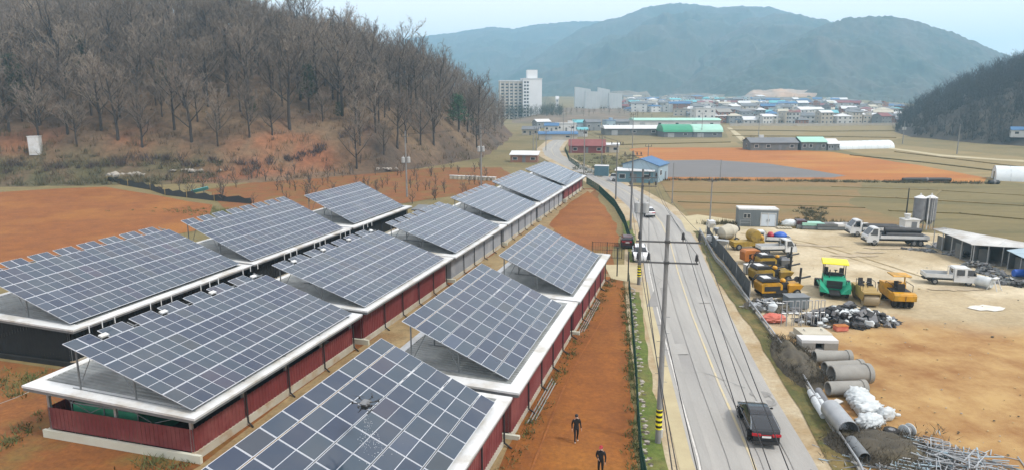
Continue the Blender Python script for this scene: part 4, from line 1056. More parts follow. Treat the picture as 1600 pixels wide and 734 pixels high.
def wire(label, pts, sag=.6, r=.018, grp=None):
    mb = MB()
    for a, b in zip(pts[:-1], pts[1:]):
        a = Vector(a); b = Vector(b); q = []
        for k in range(13):
            f = k / 12; c = a.lerp(b, f); c.z -= 4 * sag * f * (1 - f); q.append(c)
        mb.path(q, r, 4)
    o = mb.build('power_line', M['wire'], None, fix=False); return tag(o, label, 'power line', grp)
near_end = lambda q, dx: (dx, -8.0, q[2] - .1)
dxs = (.2, 1.5, 2.05, .95, 1.35, 2.3)
names = ('upper left', 'upper inner right', 'upper outer right', 'lower outer left', 'lower inner left', 'lower right')
for i in range(6):
    pts = [near_end(t1[i], dxs[i]), t1[i], t2[i]]
    if i < 3: pts += [t3[i], t4[i]]
    wire('black %s power line strung over the road from the tall double-crossarm pole' % names[i], pts, .5, .015)
for i in range(2): wire('thin power line between the two white poles behind the sheds, %s one' % ('left', 'right')[i], [u1[i], u2[i]], .4, .02)
for i in range(3): wire(('left', 'middle', 'right')[i] + ' power line from the fence corner pole to the farthest red shed', [t4[i], t5[i]], .4, .02)

# ------------------------------------------------------------------ fences along the fields and the road
FL = [(6.35, 24), (7.2, 34.8), (8.05, 40.5), (9.0, 46.4), (11.0, 60), (12.9, 73)]
FU = P2([(1000, 418), (985, 385), (975, 352), (960, 325), (935, 300), (916, 287)])
def mesh_fence(name, label, pts, h, step, m, group=None, wires=.14, rails=3):
    o = thing(name, label, 'fence', (pts[0][0], pts[0][1], 0), 0); b0 = Vector((pts[0][0], pts[0][1], 0))
    P_ = [Vector((x, y, 0)) - b0 for x, y in pts]; rl, wr = MB(), MB(); pm = MB().tube((0, 0, -.3), (0, 0, h + .05), .045, n=6).mesh('post', M[m])
    carry = 0; 
    for a, b in zip(P_[:-1], P_[1:]):
        L = (b - a).length; d = (b - a) / L
        for k in range(rails): z = .1 + (h - .15) * k / (rails - 1); rl.tube(a + Vector((0, 0, z)), b + Vector((0, 0, z)), .022, n=4)
        n = int(L / wires)
        for k in range(n):
            c = a + d * (k + .5) * wires; wr.add([c + Vector((-.012, 0, .05)), c + Vector((.012, 0, .05)), c + Vector((.012, 0, h)), c + Vector((-.012, 0, h))], [(0, 1, 2, 3)])
            wr.add([c + Vector((0, -.012, .05)), c + Vector((0, .012, .05)), c + Vector((0, .012, h)), c + Vector((0, -.012, h))], [(0, 1, 2, 3)])
        s = carry
        while s < L: link('post', pm, o, a + d * s); s += step
        carry = s - L
    rl.build('rail', M[m], o); stuff(wr.build('wire_mesh', M[m], o, fix=False)); return o
mesh_fence('mesh_fence', 'green mesh fence along the orange side field and the grass strip', FL, 1.5, 2.4, 'fence_green')
mesh_fence('mesh_fence', 'green mesh fence round the upper orange field at the road bend', FU, 1.6, 2.6, 'fence_green')
mesh_fence('mesh_gate', 'dark mesh gate fence at the entrance lane between the two orange fields', P2([(925, 402), (972, 404)]), 2.1, 1.9, 'fence_black', wires=.3)
for u, v, l in ((964, 432, 'tall dark gate post on the left of the entrance lane'), (981, 440, 'tall dark gate post at the right of the entrance lane')):
    c = at(u, v); t = thing('gate_post', l, 'post', c); MB().tube((0, 0, -.2), (0, 0, 3.4), .07, n=8).build('shaft', M['fence_black'], t); MB().box((0, 0, 3.43), (.2, .2, .06)).build('cap', M['fence_black'], t)
mesh_fence('mesh_fence', 'green mesh fence round the grass bank before the red roof', P2([(883, 236), (889, 252), (905, 264), (935, 274)]), 1.5, 4, 'fence_green', wires=.25)
# kerb rail on the yard side
rg = random.Random(12)
KR = P2([(1352, 760), (1340, 734), (1310, 688), (1280, 640), (1240, 572), (1190, 503), (1160, 462), (1130, 420), (1119, 409), (1112, 397), (1093, 362)])
t = thing('guard_rail', 'long pale metal guard rail along the yard side of the road', 'guard rail', (KR[0][0], KR[0][1], 0)); b0 = Vector((KR[0][0], KR[0][1], 0))
q = [Vector((x, y, .55)) - b0 for x, y in KR]; MB().path(q, .075, 6).build('rail', M['steel_light'], t, 40)
pm = MB().tube((0, 0, -.2), (0, 0, .55), .05, n=6).mesh('post', M['steel'])
for a, b in zip(q[:-1], q[1:]):
    n = max(1, int((b - a).length / 2.2))
    for k in range(n): c = a.lerp(b, k / n); link('post', pm, t, (c.x, c.y, 0))
wl = MB(); 
for a, b in zip(q[:-1], q[1:]): d = b - a; wl.box(((a.x + b.x) / 2, (a.y + b.y) / 2, .14), (.16, d.length + .05, .28), rz=math.atan2(d.y, d.x) - math.pi / 2)
wl.build('kerb_wall', M['conc'], t)
NF = P2([(1104, 372), (1118, 396), (1130, 408), (1150, 436), (1171, 468)])
t = thing('shade_net_fence', 'dark grey shade-net fence between the road and the yellow machines', 'fence', (NF[0][0], NF[0][1], 0)); b0 = Vector((NF[0][0], NF[0][1], 0)); NQ = [Vector((x, y, 0)) - b0 for x, y in NF]
pm = MB().tube((0, 0, -.2), (0, 0, 2.0), .05, n=6).mesh('post', M['steel_light'])
for a, b in zip(NQ[:-1], NQ[1:]):
    d = b - a; n = 10; mb = MB(); nn = Vector((-d.y, d.x, 0)).normalized()
    vs = []
    for k in range(n + 1):
        for z in (.05, .7, 1.3, 1.85): vs.append(a.lerp(b, k / n) + nn * rg.uniform(-.07, .07) * (z < 1.8) + Vector((0, 0, z)))
    fs = [(k * 4 + j, k * 4 + j + 1, k * 4 + j + 5, k * 4 + j + 4) for k in range(n) for j in range(3)]
    mb.add(vs, fs); mb.add([v_ - nn * .02 for v_ in vs], fs); mb.build('net_panel', M['netting'], t)
    link('post', pm, t, a)
link('post', pm, t, NQ[-1])
# ------------------------------------------------------------------ vehicles
WH = {}
def wheel(parent, x, y, r, wd, hub='rim', n=16):
    k = (r, wd, hub)
    if k not in WH:
        a = MB().ring((0, 0, 0), r, wd / 2, 'X', n).mesh('tyre', [M['rubber']], 40)
        b = MB().ring((0, 0, 0), r * .62, wd / 2 + .012, 'X', n).mesh('rim', [M[hub]], 40)
        WH[k] = (a, b)
    w_ = link('wheel', WH[k][0], parent, (x, y, r)); link('rim', WH[k][1], w_)
    return w_
def quad(mb, a, b, c, d, mi=0): return mb.add([a, b, c, d], [(0, 1, 2, 3)], mi)
def sedan(label, loc, az, paint, L=4.95, W=1.88, H=1.46, suv=False, group=None):
    o = thing('parked_car' if group else 'sedan_car', label, 'car', (loc[0], loc[1], LAY[0] + .004), -az, group); P_ = M[paint]; s = L / 4.95; h = W / 2
    f = 1.0 if not suv else 1.18
    hw = lambda y, z: h * (1 - .2 * (max(0, abs(y) / (L / 2) - .66) / .34) ** 1.6 - .05 * max(0, z - .75) - .06 * max(0, .4 - z))
    pr = [(-2.38, .24), (-2.46, .42), (-2.47, .66), (-2.42, .9), (-2.34, 1.0), (-1.9, 1.04), (-1.0, 1.02), (1.15, .98), (1.7, .92), (2.2, .8), (2.4, .68), (2.47, .52), (2.45, .3), (2.3, .22)]
    b = MB().side([(y * s, z * (f if z > .3 else 1)) for y, z in pr], hw); b.build('body', P_, o, 30)
    ch = lambda y, z: h * (.93 - .36 * max(0, z - .95 * f) / (H - .95 * f) * .75)
    if suv: cp = [(-2.35, 1.05 * f), (-2.05, H - .08), (-1.6, H), (.2, H), (.55, H - .05), (1.35, 1.0 * f)]
    else: cp = [(-2.15, 1.02), (-1.55, 1.25), (-.95, H - .05), (-.45, H), (.1, H), (.45, H - .05), (1.35, .97)]
    cp = [(y * s, z) for y, z in cp]
    MB().side(cp, ch).build('window_glass', M['auto_glass'], o, 20)
    r_ = MB(); tp = cp[1:-1]; top = [(y, z + .012) for y, z in tp]
    n = len(top); vs = [(-ch(y, z) * .985, y, z) for y, z in top] + [(ch(y, z) * .985, y, z) for y, z in top]
    if not suv: 
        k0 = 1
    else: k0 = 0
    r_.add(vs, [(i, i + 1, n + i + 1, n + i) for i in range(k0, n - 1)])
    if suv or paint != 'black_car': 
        for sx in (-1, 1):
            for ya in (-.35 * s,):
                r_.add([(sx * (ch(ya, 1.0 * f) + .01), ya - .05, 1.0 * f), (sx * (ch(ya, 1.0 * f) + .01), ya + .05, 1.0 * f), (sx * (ch(ya, H) + .01), ya + .05, H), (sx * (ch(ya, H) + .01), ya - .05, H)], [(0, 1, 2, 3)])
    r_.build('roof', P_, o)
    tr = MB()
    for sx in (-1, 1):
        a = [(y, z) for y, z in cp]; tr.path([(sx * (ch(y, z) + .006), y, z) for y, z in a], .018, 4)
    tr.build('window_trim', M['chrome'] if not suv else M['black_m'], o)
    for sx in (-1, 1):
        for y in (-1.45 * s, 1.48 * s): wheel(o, sx * (h - .11), y, .34, .22)
        m = MB().blob((sx * (h + .09), .95 * s, 1.0 * f), (.11, .09, .08), random.Random(1), 0, 1, 0); m.tube((sx * (h - .08), .97 * s, .97 * f), (sx * (h + .05), .95 * s, .99 * f), .03, n=5); m.build('mirror', P_, o, 60)
        MB().box((sx * (h - .36), -2.43 * s, .84 * f), (.5, .12, .14), M=Matrix.Rotation(sx * .12, 3, 'Z')).build('tail_light', M['red_light'], o)
        MB().box((sx * (h - .42), 2.3 * s, .68 * f), (.4, .16, .11), M=Matrix.Rotation(-sx * .3, 3, 'Z')).build('headlight', M['white_light'], o)
        for y in (.35 * s, -.75 * s): MB().box((sx * (h * .965), y, .86 * f), (.02, .18, .03)).build('door_handle', M['chrome'], o)
    MB().box((0, -2.475 * s, .85 * f), (W * .42, .02, .035)).build('light_bar', M['red_light'], o)
    MB().box((0, -2.485 * s, .74 * f), (.52, .02, .12)).build('number_plate', M['plate'], o)
    MB().box((0, -2.44 * s, .36), (W * .8, .1, .2)).build('bumper', M['black_m'], o)
    return o
RAZ = R(7.9)
cc = at(1196, 703)
sedan('black sedan car driving away on the road with red tail lights', (cc.x + 2.45 * math.sin(RAZ), cc.y + 2.45 * math.cos(RAZ)), RAZ, 'black_car')
c = at(1017, 341); sedan('white sedan driving towards the bend on the distant road', (c.x, c.y + 2.2), R(4), 'white_car')
c = at(1006, 412); sedan('white suv parked with its pale blue bonnet facing the camera by the lane', (c.x - .1, c.y + 2.4), R(188), 'white_car', 4.5, 1.85, 1.66, True)
c = at(991, 398); sedan('dark maroon hatchback parked nose-in behind the white suv', (c.x - .1, c.y + 5.2), R(8), 'maroon', 4.2, 1.78, 1.52, True)

def truck(label, loc, az, double=False, L=5.1, W=1.75, paint='white_old', bed='white_old', cargo=None, big=1.0, cover=None):
    o = thing('pickup_truck' if big == 1 else 'flatbed_truck', label, 'truck', (loc[0], loc[1], LAY[0]), -az); P_ = M[paint]; h = W / 2; k = big
    H = 1.95 * k; cab = (2.35 if double else 1.55) * (k if k == 1 else 1.05); f = L / 2; yb = f - cab
    hw = lambda y, z: h * (1 - .12 * max(0, z - 1.05 * k) / (.9 * k))
    pr = [(yb, .42 * k), (yb, H - .05), (yb + .12, H), (f - .85 * k, H), (f - .72 * k, H - .06), (f - .14, 1.12 * k), (f, .95 * k), (f, .45 * k), (f - .1, .36 * k)]
    MB().side(pr, hw).build('cab', P_, o, 25)
    g = MB(); zb, zt = 1.15 * k, H - .16
    wy = lambda z: (f - .72 * k) + (f - .14 - (f - .72 * k)) * (H - .06 - z) / (H - .06 - 1.12 * k) + .015
    quad(g, (-h * .88, wy(zb), zb), (h * .88, wy(zb), zb), (h * .78, wy(zt), zt), (-h * .78, wy(zt), zt)); g.build('windshield', M['auto_glass'], o)
    quad(MB(), (-h * .6, yb - .008, zb + .1), (h * .6, yb - .008, zb + .1), (h * .6, yb - .008, zt), (-h * .6, yb - .008, zt)).build('rear_window', M['auto_glass'], o)
    nd = 2 if double else 1
    for sx in (-1, 1):
        X = lambda z: sx * (hw(0, z) + .008)
        for i in range(nd):
            ya = yb + .22 + i * 1.05; yc = ya + .78; yt = yc - (.0 if (double and i == 0) else .18)
            if i == nd - 1: yc += .12
            quad(MB(), (X(zb), ya, zb), (X(zb), yc, zb), (X(zt), yt, zt), (X(zt), ya, zt)).build('side_window', M['auto_glass'], o)
            MB().box((sx * (h + .004), ya + .1, zb - .13), (.02, .16, .04)).build('door_handle', M['black_m'], o)
        m = MB().box((sx * (h + .16), f - .35 * k, 1.35 * k), (.14, .06, .26)); m.tube((sx * (h - .1), f - .4 * k, 1.3 * k), (sx * (h + .14), f - .35 * k, 1.35 * k), .02, n=4); m.build('mirror', M['black_m'], o)
        MB().box((sx * (h - .25), f + .005, .68 * k), (.34, .05, .2)).build('headlight', M['white_light'], o)
    MB().box((0, f + .02, .48 * k), (W * .96, .1, .2 * k)).build('bumper', M['black_m'] if big > 1 else P_, o)
    MB().box((0, f + .008, .68 * k), (W * .42, .03, .12)).build('grille', M['black_m'], o)
    r = .33 * k; ys = [f - .85 * k] + ([-f + 1.1, -f + 1.95] if big > 1 else [-f + 1.0])
    for sx in (-1, 1):
        for y in ys: wheel(o, sx * (h - .14), y, r, .22 * k)
    MB().box((0, (yb - f) / 2 - .02, .55 * k), (W * .5, yb + f, .16)).build('chassis', M['black_m'], o)
    y0, y1 = -f, yb - .1; zf = .78 * k
    bd = MB().box((0, (y0 + y1) / 2, zf), (W, y1 - y0, .09)); bd.build('bed_floor', M['steel'], o)
    for sx in (-1, 1): MB().box((sx * (h - .02), (y0 + y1) / 2, zf + .25), (.05, y1 - y0 - .11, .4)).build('bed_side', M[bed], o)
    MB().box((0, y0 + .03, zf + .25), (W, .05, .4)).build('tailgate', M[bed], o)
    gd = MB()
    for x in (-h + .1, 0, h - .1): gd.tube((x, y1 - .03, zf), (x, y1 - .03, H - .05), .03, n=5)
    for z in (zf + .55, H - .1): gd.tube((-h + .1, y1 - .03, z), (h - .1, y1 - .03, z), .03, n=5)
    gd.build('headboard', M['steel'] if not double else P_, o)
    return o, zf, (y0, y1), -az
def cargo(label, T, boxes, m, cat, shape='box'):
    o, zf, (y0, y1), rz = T
    t = thing('cargo_load', label, cat, (o.location.x, o.location.y, o.location.z + zf + .05), rz); rg = random.Random(len(label)); mb = MB()
    for i, b in enumerate(boxes):
        if shape == 'roll': mb.ring(b[0], b[1], b[2], 'Y', 12)
        else: mb.blob(b[0], b[1], rg, 0, 2, .05)
    mb.build('load', m, t, 50); return t
c = at(1486, 446)
truck('white double-cab pickup truck with an empty bed parked in the yard', (c.x, c.y + .6), R(103), True, 5.2)
c = at(1402, 385)
T = truck('large white flatbed truck loaded with dark rolls, nearer of the two', (c.x, c.y + .8), R(-83), False, 8.2, 2.1, big=1.25)
cargo('dark rolls lying on the nearer large flatbed truck', T, [((x, -.9 + .1 * x, .38 + z), .4, 2.4) for x, z in ((-.5, 0), (.45, 0), (0, .62))], M['scrap_dark'], 'rolls', 'roll')
c = at(1392, 377)
T = truck('second large white flatbed truck, half hidden behind the first', (c.x - .5, c.y + 3.4), R(-83), False, 8.0, 2.1, big=1.25)
cargo('dark load on the flatbed truck parked behind', T, [((x, -.7, .35), .38, 2.3) for x in (-.45, .45)], M['scrap_dark'], 'rolls', 'roll')
c = at(1210, 388)
T = truck('white small truck with red and blue sacks in its bed', (c.x + .2, c.y + 2.0), R(-82), False, 5.0)
cargo('blue tarp bundle in the bed of the small white truck', T, [((0, -1.2, .5), (.75, .9, .55))], M['blue'], 'tarp')
cargo('red sack in the bed of the small white truck beside the blue bundle', T, [((0, .1, .5), (.7, .45, .5))], M['red'], 'sack')
c = at(1213, 398); truck('white small truck nose to the yard among the yellow machines', (c.x, c.y + .3), R(85), False, 4.9)

# ------------------------------------------------------------------ road machines
def seat(parent, x, y, z, m='black_m', rz=0):
    b = MB().side([(-.25, 0), (-.27, .1), (.25, .14), (.27, 0)], lambda y, z: .25); b2 = MB().side([(-.27, .1), (-.36, .7), (-.27, .72), (-.17, .12)], lambda y, z: .24 - .05 * z)
    for q in (b, b2): q.v = [(v[0] + x, v[1] + y, v[2] + z) for v in q.v]
    s_ = b.build('seat', M[m], parent); b2.build('backrest', M[m], s_)
def paver(label, loc, az, paint='teal', canopy='lemon', size=1.0):
    o = thing('asphalt_paver', label, 'paver', (loc[0], loc[1], LAY[0]), -az); P_ = M[paint]
    MB().side([(-1.6, .55), (-1.7, 1.2), (-1.6, 1.72), (.3, 1.8), (.9, 1.62), (1.1, 1.1), (1.0, .55)], lambda y, z: 1.1 - .06 * max(0, z - 1.4)).build('body', P_, o, 30)
    # hopper with sloping wings at the front
    for s in (-1, 1):
        q = MB(); pr = [(1.05, .55), (1.0, 1.55), (2.7, 1.25), (2.75, .6)]
        vs = [(s * 1.45, y, z + .12) for y, z in pr] + [(s * .55, y, min(z, .62)) for y, z in pr]
        q.add(vs, [(0, 1, 2, 3), (7, 6, 5, 4), (0, 4, 5, 1), (1, 5, 6, 2), (2, 6, 7, 3), (3, 7, 4, 0)]); q.build('hopper_wing', P_, o)
        MB().side([(-1.3, .05), (-1.75, .45), (-1.4, .85), (.6, .85), (1.1, .5), (.8, .05)], lambda y, z: .18, x0=s * .95).build('crawler_track', M['rubber'], o)
        wheel(o, s * 1.2, 1.6, .5, .32)
        seat(o, s * .75, -1.0, 1.75)
        for y in (-1.75, .15): MB().tube((s * 1.0, y, 1.7), (s * 1.0, y, 3.15), .045, n=6).build('canopy_post', M['black_m'], o)
        MB().side([(-2.6, .15), (-2.6, .7), (-2.2, .95), (-1.75, .9), (-1.75, .15)], lambda y, z: .75, x0=s * 1.0).build('screed', M['black_m'], o)
        MB().tube((s * 1.35, .8, .9), (s * 1.5, -2.2, .75), .1, n=6).build('side_arm', P_, o)
    MB().box((0, 1.9, .5), (1.0, 1.7, .12)).build('conveyor', M['black_m'], o)
    MB().side([(-2.05, 3.12), (-1.95, 3.3), (-.8, 3.36), (.4, 3.3), (.5, 3.12)], lambda y, z: 1.28 - .3 * max(0, z - 3.2)).build('canopy', M[canopy], o, 30)
    q = MB().tube((-.1, -.4, 1.8), (-.1, -.3, 2.35), .05, n=6); q.ring((-.1, -.3, 2.4), .2, .02, 'Z', 12); q.box((0, -.35, 1.95), (1.6, .3, .35)); q.build('control_panel', M['black_m'], o)
    MB().tube((.5, .5, 1.75), (.5, .5, 2.6), .06, n=8).build('exhaust', M['black_m'], o)
    MB().box((0, -.2, 1.35), (2.24, .9, .5)).build('side_grille', M['black_m'], o)
    MB().box((0, 1.06, 1.15), (1.5, .06, .8)).build('hopper_back', M['black_m'], o)
    return o
def hoses(o, pts, seed):
    r_ = random.Random(seed)
    for k in range(4):
        q = [Vector(p_) + Vector((r_.gauss(0, .06), r_.gauss(0, .06), r_.gauss(0, .05))) for p_ in pts]; MB().path(q, .025, 4).build('hose', M['rubber'], o)
c = at(1309, 466); paver('green asphalt paver with a bright yellow canopy roof in the yard', (c.x + .3, c.y + 1.8), R(201), size=1.0)
def tandem(label, loc, az, paint='tan_m', drum_m='drum'):
    o = thing('road_roller', label, 'roller', (loc[0], loc[1], LAY[0]), -az); P_ = M[paint]
    for y in (1.5, -1.5):
        d = MB().ring((0, y, .62), .62, .7, 'X', 22).build('drum', M[drum_m], o, 35)
        for s in (-1, 1): MB().side([(y - .16, .55), (y - .5, 1.35), (y + .5, 1.35), (y + .16, .55)], lambda y, z: .05, x0=s * .78).build('yoke', P_, o)
        MB().box((0, y, 1.38), (1.62, 1.1, .14)).build('drum_cover', P_, o)
    MB().side([(-.95, .5), (-1.0, 1.4), (-.75, 1.62), (.75, 1.62), (1.0, 1.4), (.95, .5)], lambda y, z: .72).build('engine_hood', P_, o, 30)
    for s in (-1, 1): seat(o, s * .42, -.3, 1.62)
    q = MB().tube((0, .45, 1.6), (0, .35, 2.05), .05, n=6); q.ring((.0, .33, 2.1), .2, .02, 'Z', 12); q.build('steering_wheel', M['black_m'], o)
    for s in (-1, 1): q = MB().path([(s * .7, -.9, 1.55), (s * .7, -.9, 2.15), (s * .7, .3, 2.15), (s * .7, .5, 1.6)], .03, 5); q.build('handrail', M['black_m'], o)
    for s in (-1, 1): MB().tube((s * .68, 1.2, 1.45), (s * .68, 1.2, 2.3), .025, n=5).ring((s * .68, 1.2, 2.34), .11, .03, 'Y', 8).build('work_lamp', M['black_m'], o)
    return o
c = at(1366, 480); tandem('tan tandem road roller with a big smooth front drum', (c.x - .1, c.y + 1.7), R(190))
def pneumatic(label, loc, az, paint='yellow'):
    o = thing('tyre_roller', label, 'roller', (loc[0], loc[1], LAY[0]), -az); P_ = M[paint]
    MB().side([(-1.9, .75), (-2.05, 1.1), (-2.0, 1.85), (-.6, 1.95), (-.5, 1.45), (1.3, 1.4), (1.4, 1.55), (2.0, 1.5), (2.1, .8), (1.6, .65)], lambda y, z: 1.02).build('body', P_, o, 25)
    MB().box((0, 2.03, 1.08), (2.1, .25, .62)).build('front_ballast', P_, o)
    MB().box((0, 2.16, 1.08), (.04, .05, .5)).build('seam', M['black_m'], o)
    for x in (-.76, -.255, .255, .76): wheel(o, x, 1.45, .48, .34, 'black_m')
    for x in (-.8, -.4, 0, .4, .8): wheel(o, x, -1.4, .48, .3, 'black_m')
    MB().box((0, .45, 1.47), (1.7, 1.5, .1)).build('deck', M['black_m'], o)
    seat(o, .0, -.1, 1.5)
    MB().box((0, .75, 1.85), (.7, .3, .6)).build('console', M['black_m'], o)
    q = MB().tube((0, .55, 2.1), (0, .4, 2.25), .04, n=6); q.ring((0, .38, 2.28), .2, .02, 'Z', 12); q.build('steering_wheel', M['black_m'], o)
    for s in (-1, 1): MB().path([(s * .95, -.5, 1.9), (s * .95, -.5, 2.15), (s * .95, 1.2, 2.15), (s * .95, 1.2, 1.5)], .03, 5).build('handrail', M['black_m'], o)
    MB().tube((-.55, .2, 1.5), (-.55, .1, 2.95), .07, n=6).build('canopy_post', P_, o)
    MB().side([(-.75, 2.92), (-.7, 3.02), (.9, 3.02), (.95, 2.92)], lambda y, z: .85).build('canopy', P_, o)
    return o
c = at(1412, 484); pneumatic('bright yellow pneumatic roller with a row of rubber tyres', (c.x + .3, c.y + 2.0), R(188))
def old_paver(label, loc, az, body='yellow', hop='yellow', k=1.0):
    o = thing('paving_machine', label, 'paver', (loc[0], loc[1], LAY[0]), -az); B = M[body]
    MB().side([(-2.3, .5), (-2.35, 1.35), (-2.1, 1.55), (-.35, 1.55), (-.1, 1.3), (-.1, .5)], lambda y, z: .95).build('engine_body', B, o, 30)
    MB().side([(-2.3, 1.62), (-2.1, 1.9), (-.6, 1.95), (-.3, 1.64)], lambda y, z: .85).build('hood', M['black_m'], o, 30)
    MB().box((0, -1.6, 1.97), (1.1, .8, .05)).build('hood_plate', M['white_old'], o)
    MB().path([(-.98, -2.4, .6), (-.98, -2.45, 1.5), (-.98, -2.1, 2.0), (-.98, -.4, 2.02), (-.98, -.1, 1.4)], .07, 6).build('guard_bar', M['black_m'], o)
    MB().side([(.6, .45), (.5, 1.3), (2.1, 1.25), (1.7, .45)], lambda y, z: .85 + .35 * max(0, z - .45)).build('hopper', M[hop], o)
    MB().box((0, .3, 1.0), (1.3, .75, 1.0)).build('gearbox', M['black_m'], o)
    MB().blob((.3, .2, 1.62), (.3, .3, .26), random.Random(4), 0, 2, .03).build('float_cap', M['yellow'], o, 60)
    MB().tube((.2, 2.1, 1.2), (.2, 2.15, 2.9), .12, n=8).build('exhaust', M['black_m'], o)
    q = MB().ring((0, 1.9, 1.65), .3, .12, 'X', 14); q.tube((0, 1.7, 1.6), (.1, 3.3, 1.95), .1, n=6); q.tube((0, .6, 1.5), (0, 1.9, 1.65), .1, n=6); q.build('auger_arm', M['scrap_dark'], o)
    for s in (-1, 1):
        MB().side([(-2.0, .03), (-2.3, .35), (-2.0, .65), (.3, .65), (.6, .35), (.3, .03)], lambda y, z: .17, x0=s * .75).build('crawler_track', M['rubber'], o)
        wheel(o, s * .9, 1.5, .42, .28)
    MB().box((.975, -1.2, .95), (.03, 1.7, .5)).build('side_grille', M['black_m'], o); MB().box((0, -.2, .58), (1.98, 1.2, .4)).build('frame_skirt', M['black_m'], o)
    o.scale = (k,) * 3; return o
c = at(1222, 466); old_paver('yellow paving machine with a black hood nearest the scrap pile', (c.x, c.y + 1.0), R(84))
c = at(1212, 446); old_paver('yellow paving machine standing behind the one nearest the scrap', (c.x, c.y + 1.5), R(82), 'yellow_old', 'yellow_old')
c = at(1216, 424); old_paver('third yellow paver with a grey drum, behind the other two', (c.x, c.y + 1.4), R(86), 'yellow_old', 'scrap_grey', .9)
c = at(1172, 412)
t = thing('compressor', 'orange air compressor with an open side among the machines', 'machine', (c.x, c.y, LAY[0]), R(-80))
MB().side([(-1.1, .4), (-1.15, 1.5), (-.9, 1.75), (.8, 1.75), (1.1, 1.4), (1.1, .4)], lambda y, z: .65).build('housing', M['orange_m'], t, 30)
MB().box((.66, 0, 1.0), (.03, 1.1, .6)).build('grille', M['black_m'], t); MB().ring((.68, -.1, 1.0), .26, .03, 'X', 12).build('fan', M['orange_m'], t)
for s in (-1, 1): wheel(t, s * .6, -.2, .33, .18)
MB().tube((0, 1.1, .5), (0, 2.1, .35), .05, n=6).build('drawbar', M['black_m'], t)
c = at(1170, 392)
t = thing('mixer_drum_machine', 'faded yellow machine with a round drum beside the white mixer', 'machine', (c.x, c.y + 1, LAY[0]), R(-80))
MB().side([(-2.2, .45), (-2.2, 1.1), (2.2, 1.15), (2.3, .5)], lambda y, z: .7).build('chassis', M['yellow_old'], t, 30)
MB().ring((0, .9, 1.8), .85, .75, 'X', 18).build('drum', M['yellow_old'], t, 40); MB().blob((0, 2.1, 1.4), (.45, .4, .45), random.Random(2), 0, 2, .03).build('tank', M['yellow'], t, 60)
for s in (-1, 1):
    for y in (-1.5, 1.5): wheel(t, s * .7, y, .42, .22)
c = at(1139, 382)
t = thing('concrete_mixer', 'off-white mixer drum on a frame behind the shade net', 'machine', (c.x, c.y + .8, LAY[0]), R(-70))
mb = MB()
for (y0, r0), (y1, r1) in zip([(-1.5, .35), (-1.0, .9), (.3, 1.05), (1.2, .6), (1.5, .4)][:-1], [(-1.5, .35), (-1.0, .9), (.3, 1.05), (1.2, .6), (1.5, .4)][1:]): mb.tube((0, y0, 1.6 + y0 * .2), (0, y1, 1.6 + y1 * .2), r0, r1, 16)
mb.build('drum', M['conc_pale'], t, 50); MB().box((0, 0, .5), (1.2, 3.2, .25)).build('chassis', M['yellow_old'], t); MB().ring((0, 1.65, 1.9), .42, .12, 'Y', 14).build('mouth', M['black_m'], t)
for s in (-1, 1):
    for y in (-1.0, 1.0): wheel(t, s * .65, y, .4, .2); MB().tube((s * .5, y, .6), (s * .45, y, 1.2), .06, n=5).build('strut', M['steel'], t)
for i, (u, v, l, m, hgt, wd) in enumerate(((1110, 366, 'white steel hopper at the yard gate', 'white_old', 2.0, 1.5), (1122, 375, 'pale grey tank frame beside the white hopper', 'steel_light', 1.6, 1.3), (1112, 384, 'white box on legs against the shade net', 'white_old', 1.3, 1.4), (1128, 392, 'grey tangle of white pipes and frames by the shade net', 'steel_light', 1.4, 1.6))):
    c = at(u, v); t = thing('hopper_frame', l, 'equipment', (c.x, c.y, LAY[0]), R(20 * i))
    MB().side([(-.3, hgt * .45), (-wd / 2, hgt * .8), (-wd / 2, hgt), (wd / 2, hgt), (wd / 2, hgt * .8), (.3, hgt * .45)], lambda y, z: .25 + .4 * max(0, z / hgt - .45)).build('bin', M[m], t)
    for a in (-1, 1):
        for b in (-1, 1): MB().tube((a * .55, b * wd * .45, 0), (a * .5, b * wd * .4, hgt * .85), .045, n=5).build('leg', M[m], t)
    q = MB()
    for a in (-1, 1): q.tube((a * .53, -wd * .43, .2), (a * .5, wd * .4, hgt * .7), .03, n=4); q.tube((a * .53, wd * .43, .2), (a * .5, -wd * .4, hgt * .7), .03, n=4)
    q.build('brace', M['steel_light'], t)
c = at(1169, 428); t = thing('white_cabinet', 'small white cabinet beside the yellow pavers and the shade net', 'cabinet', (c.x, c.y, LAY[0]), R(8)); MB().box((0, 0, .55), (.95, .8, 1.0)).build('body', M['white_old'], t); MB().box((0, 0, 1.07), (1.02, .87, .06)).build('lid', M['white_sheet'], t); MB().box((0, -.41, .55), (.8, .02, .85)).build('door', M['wall_white'], t)

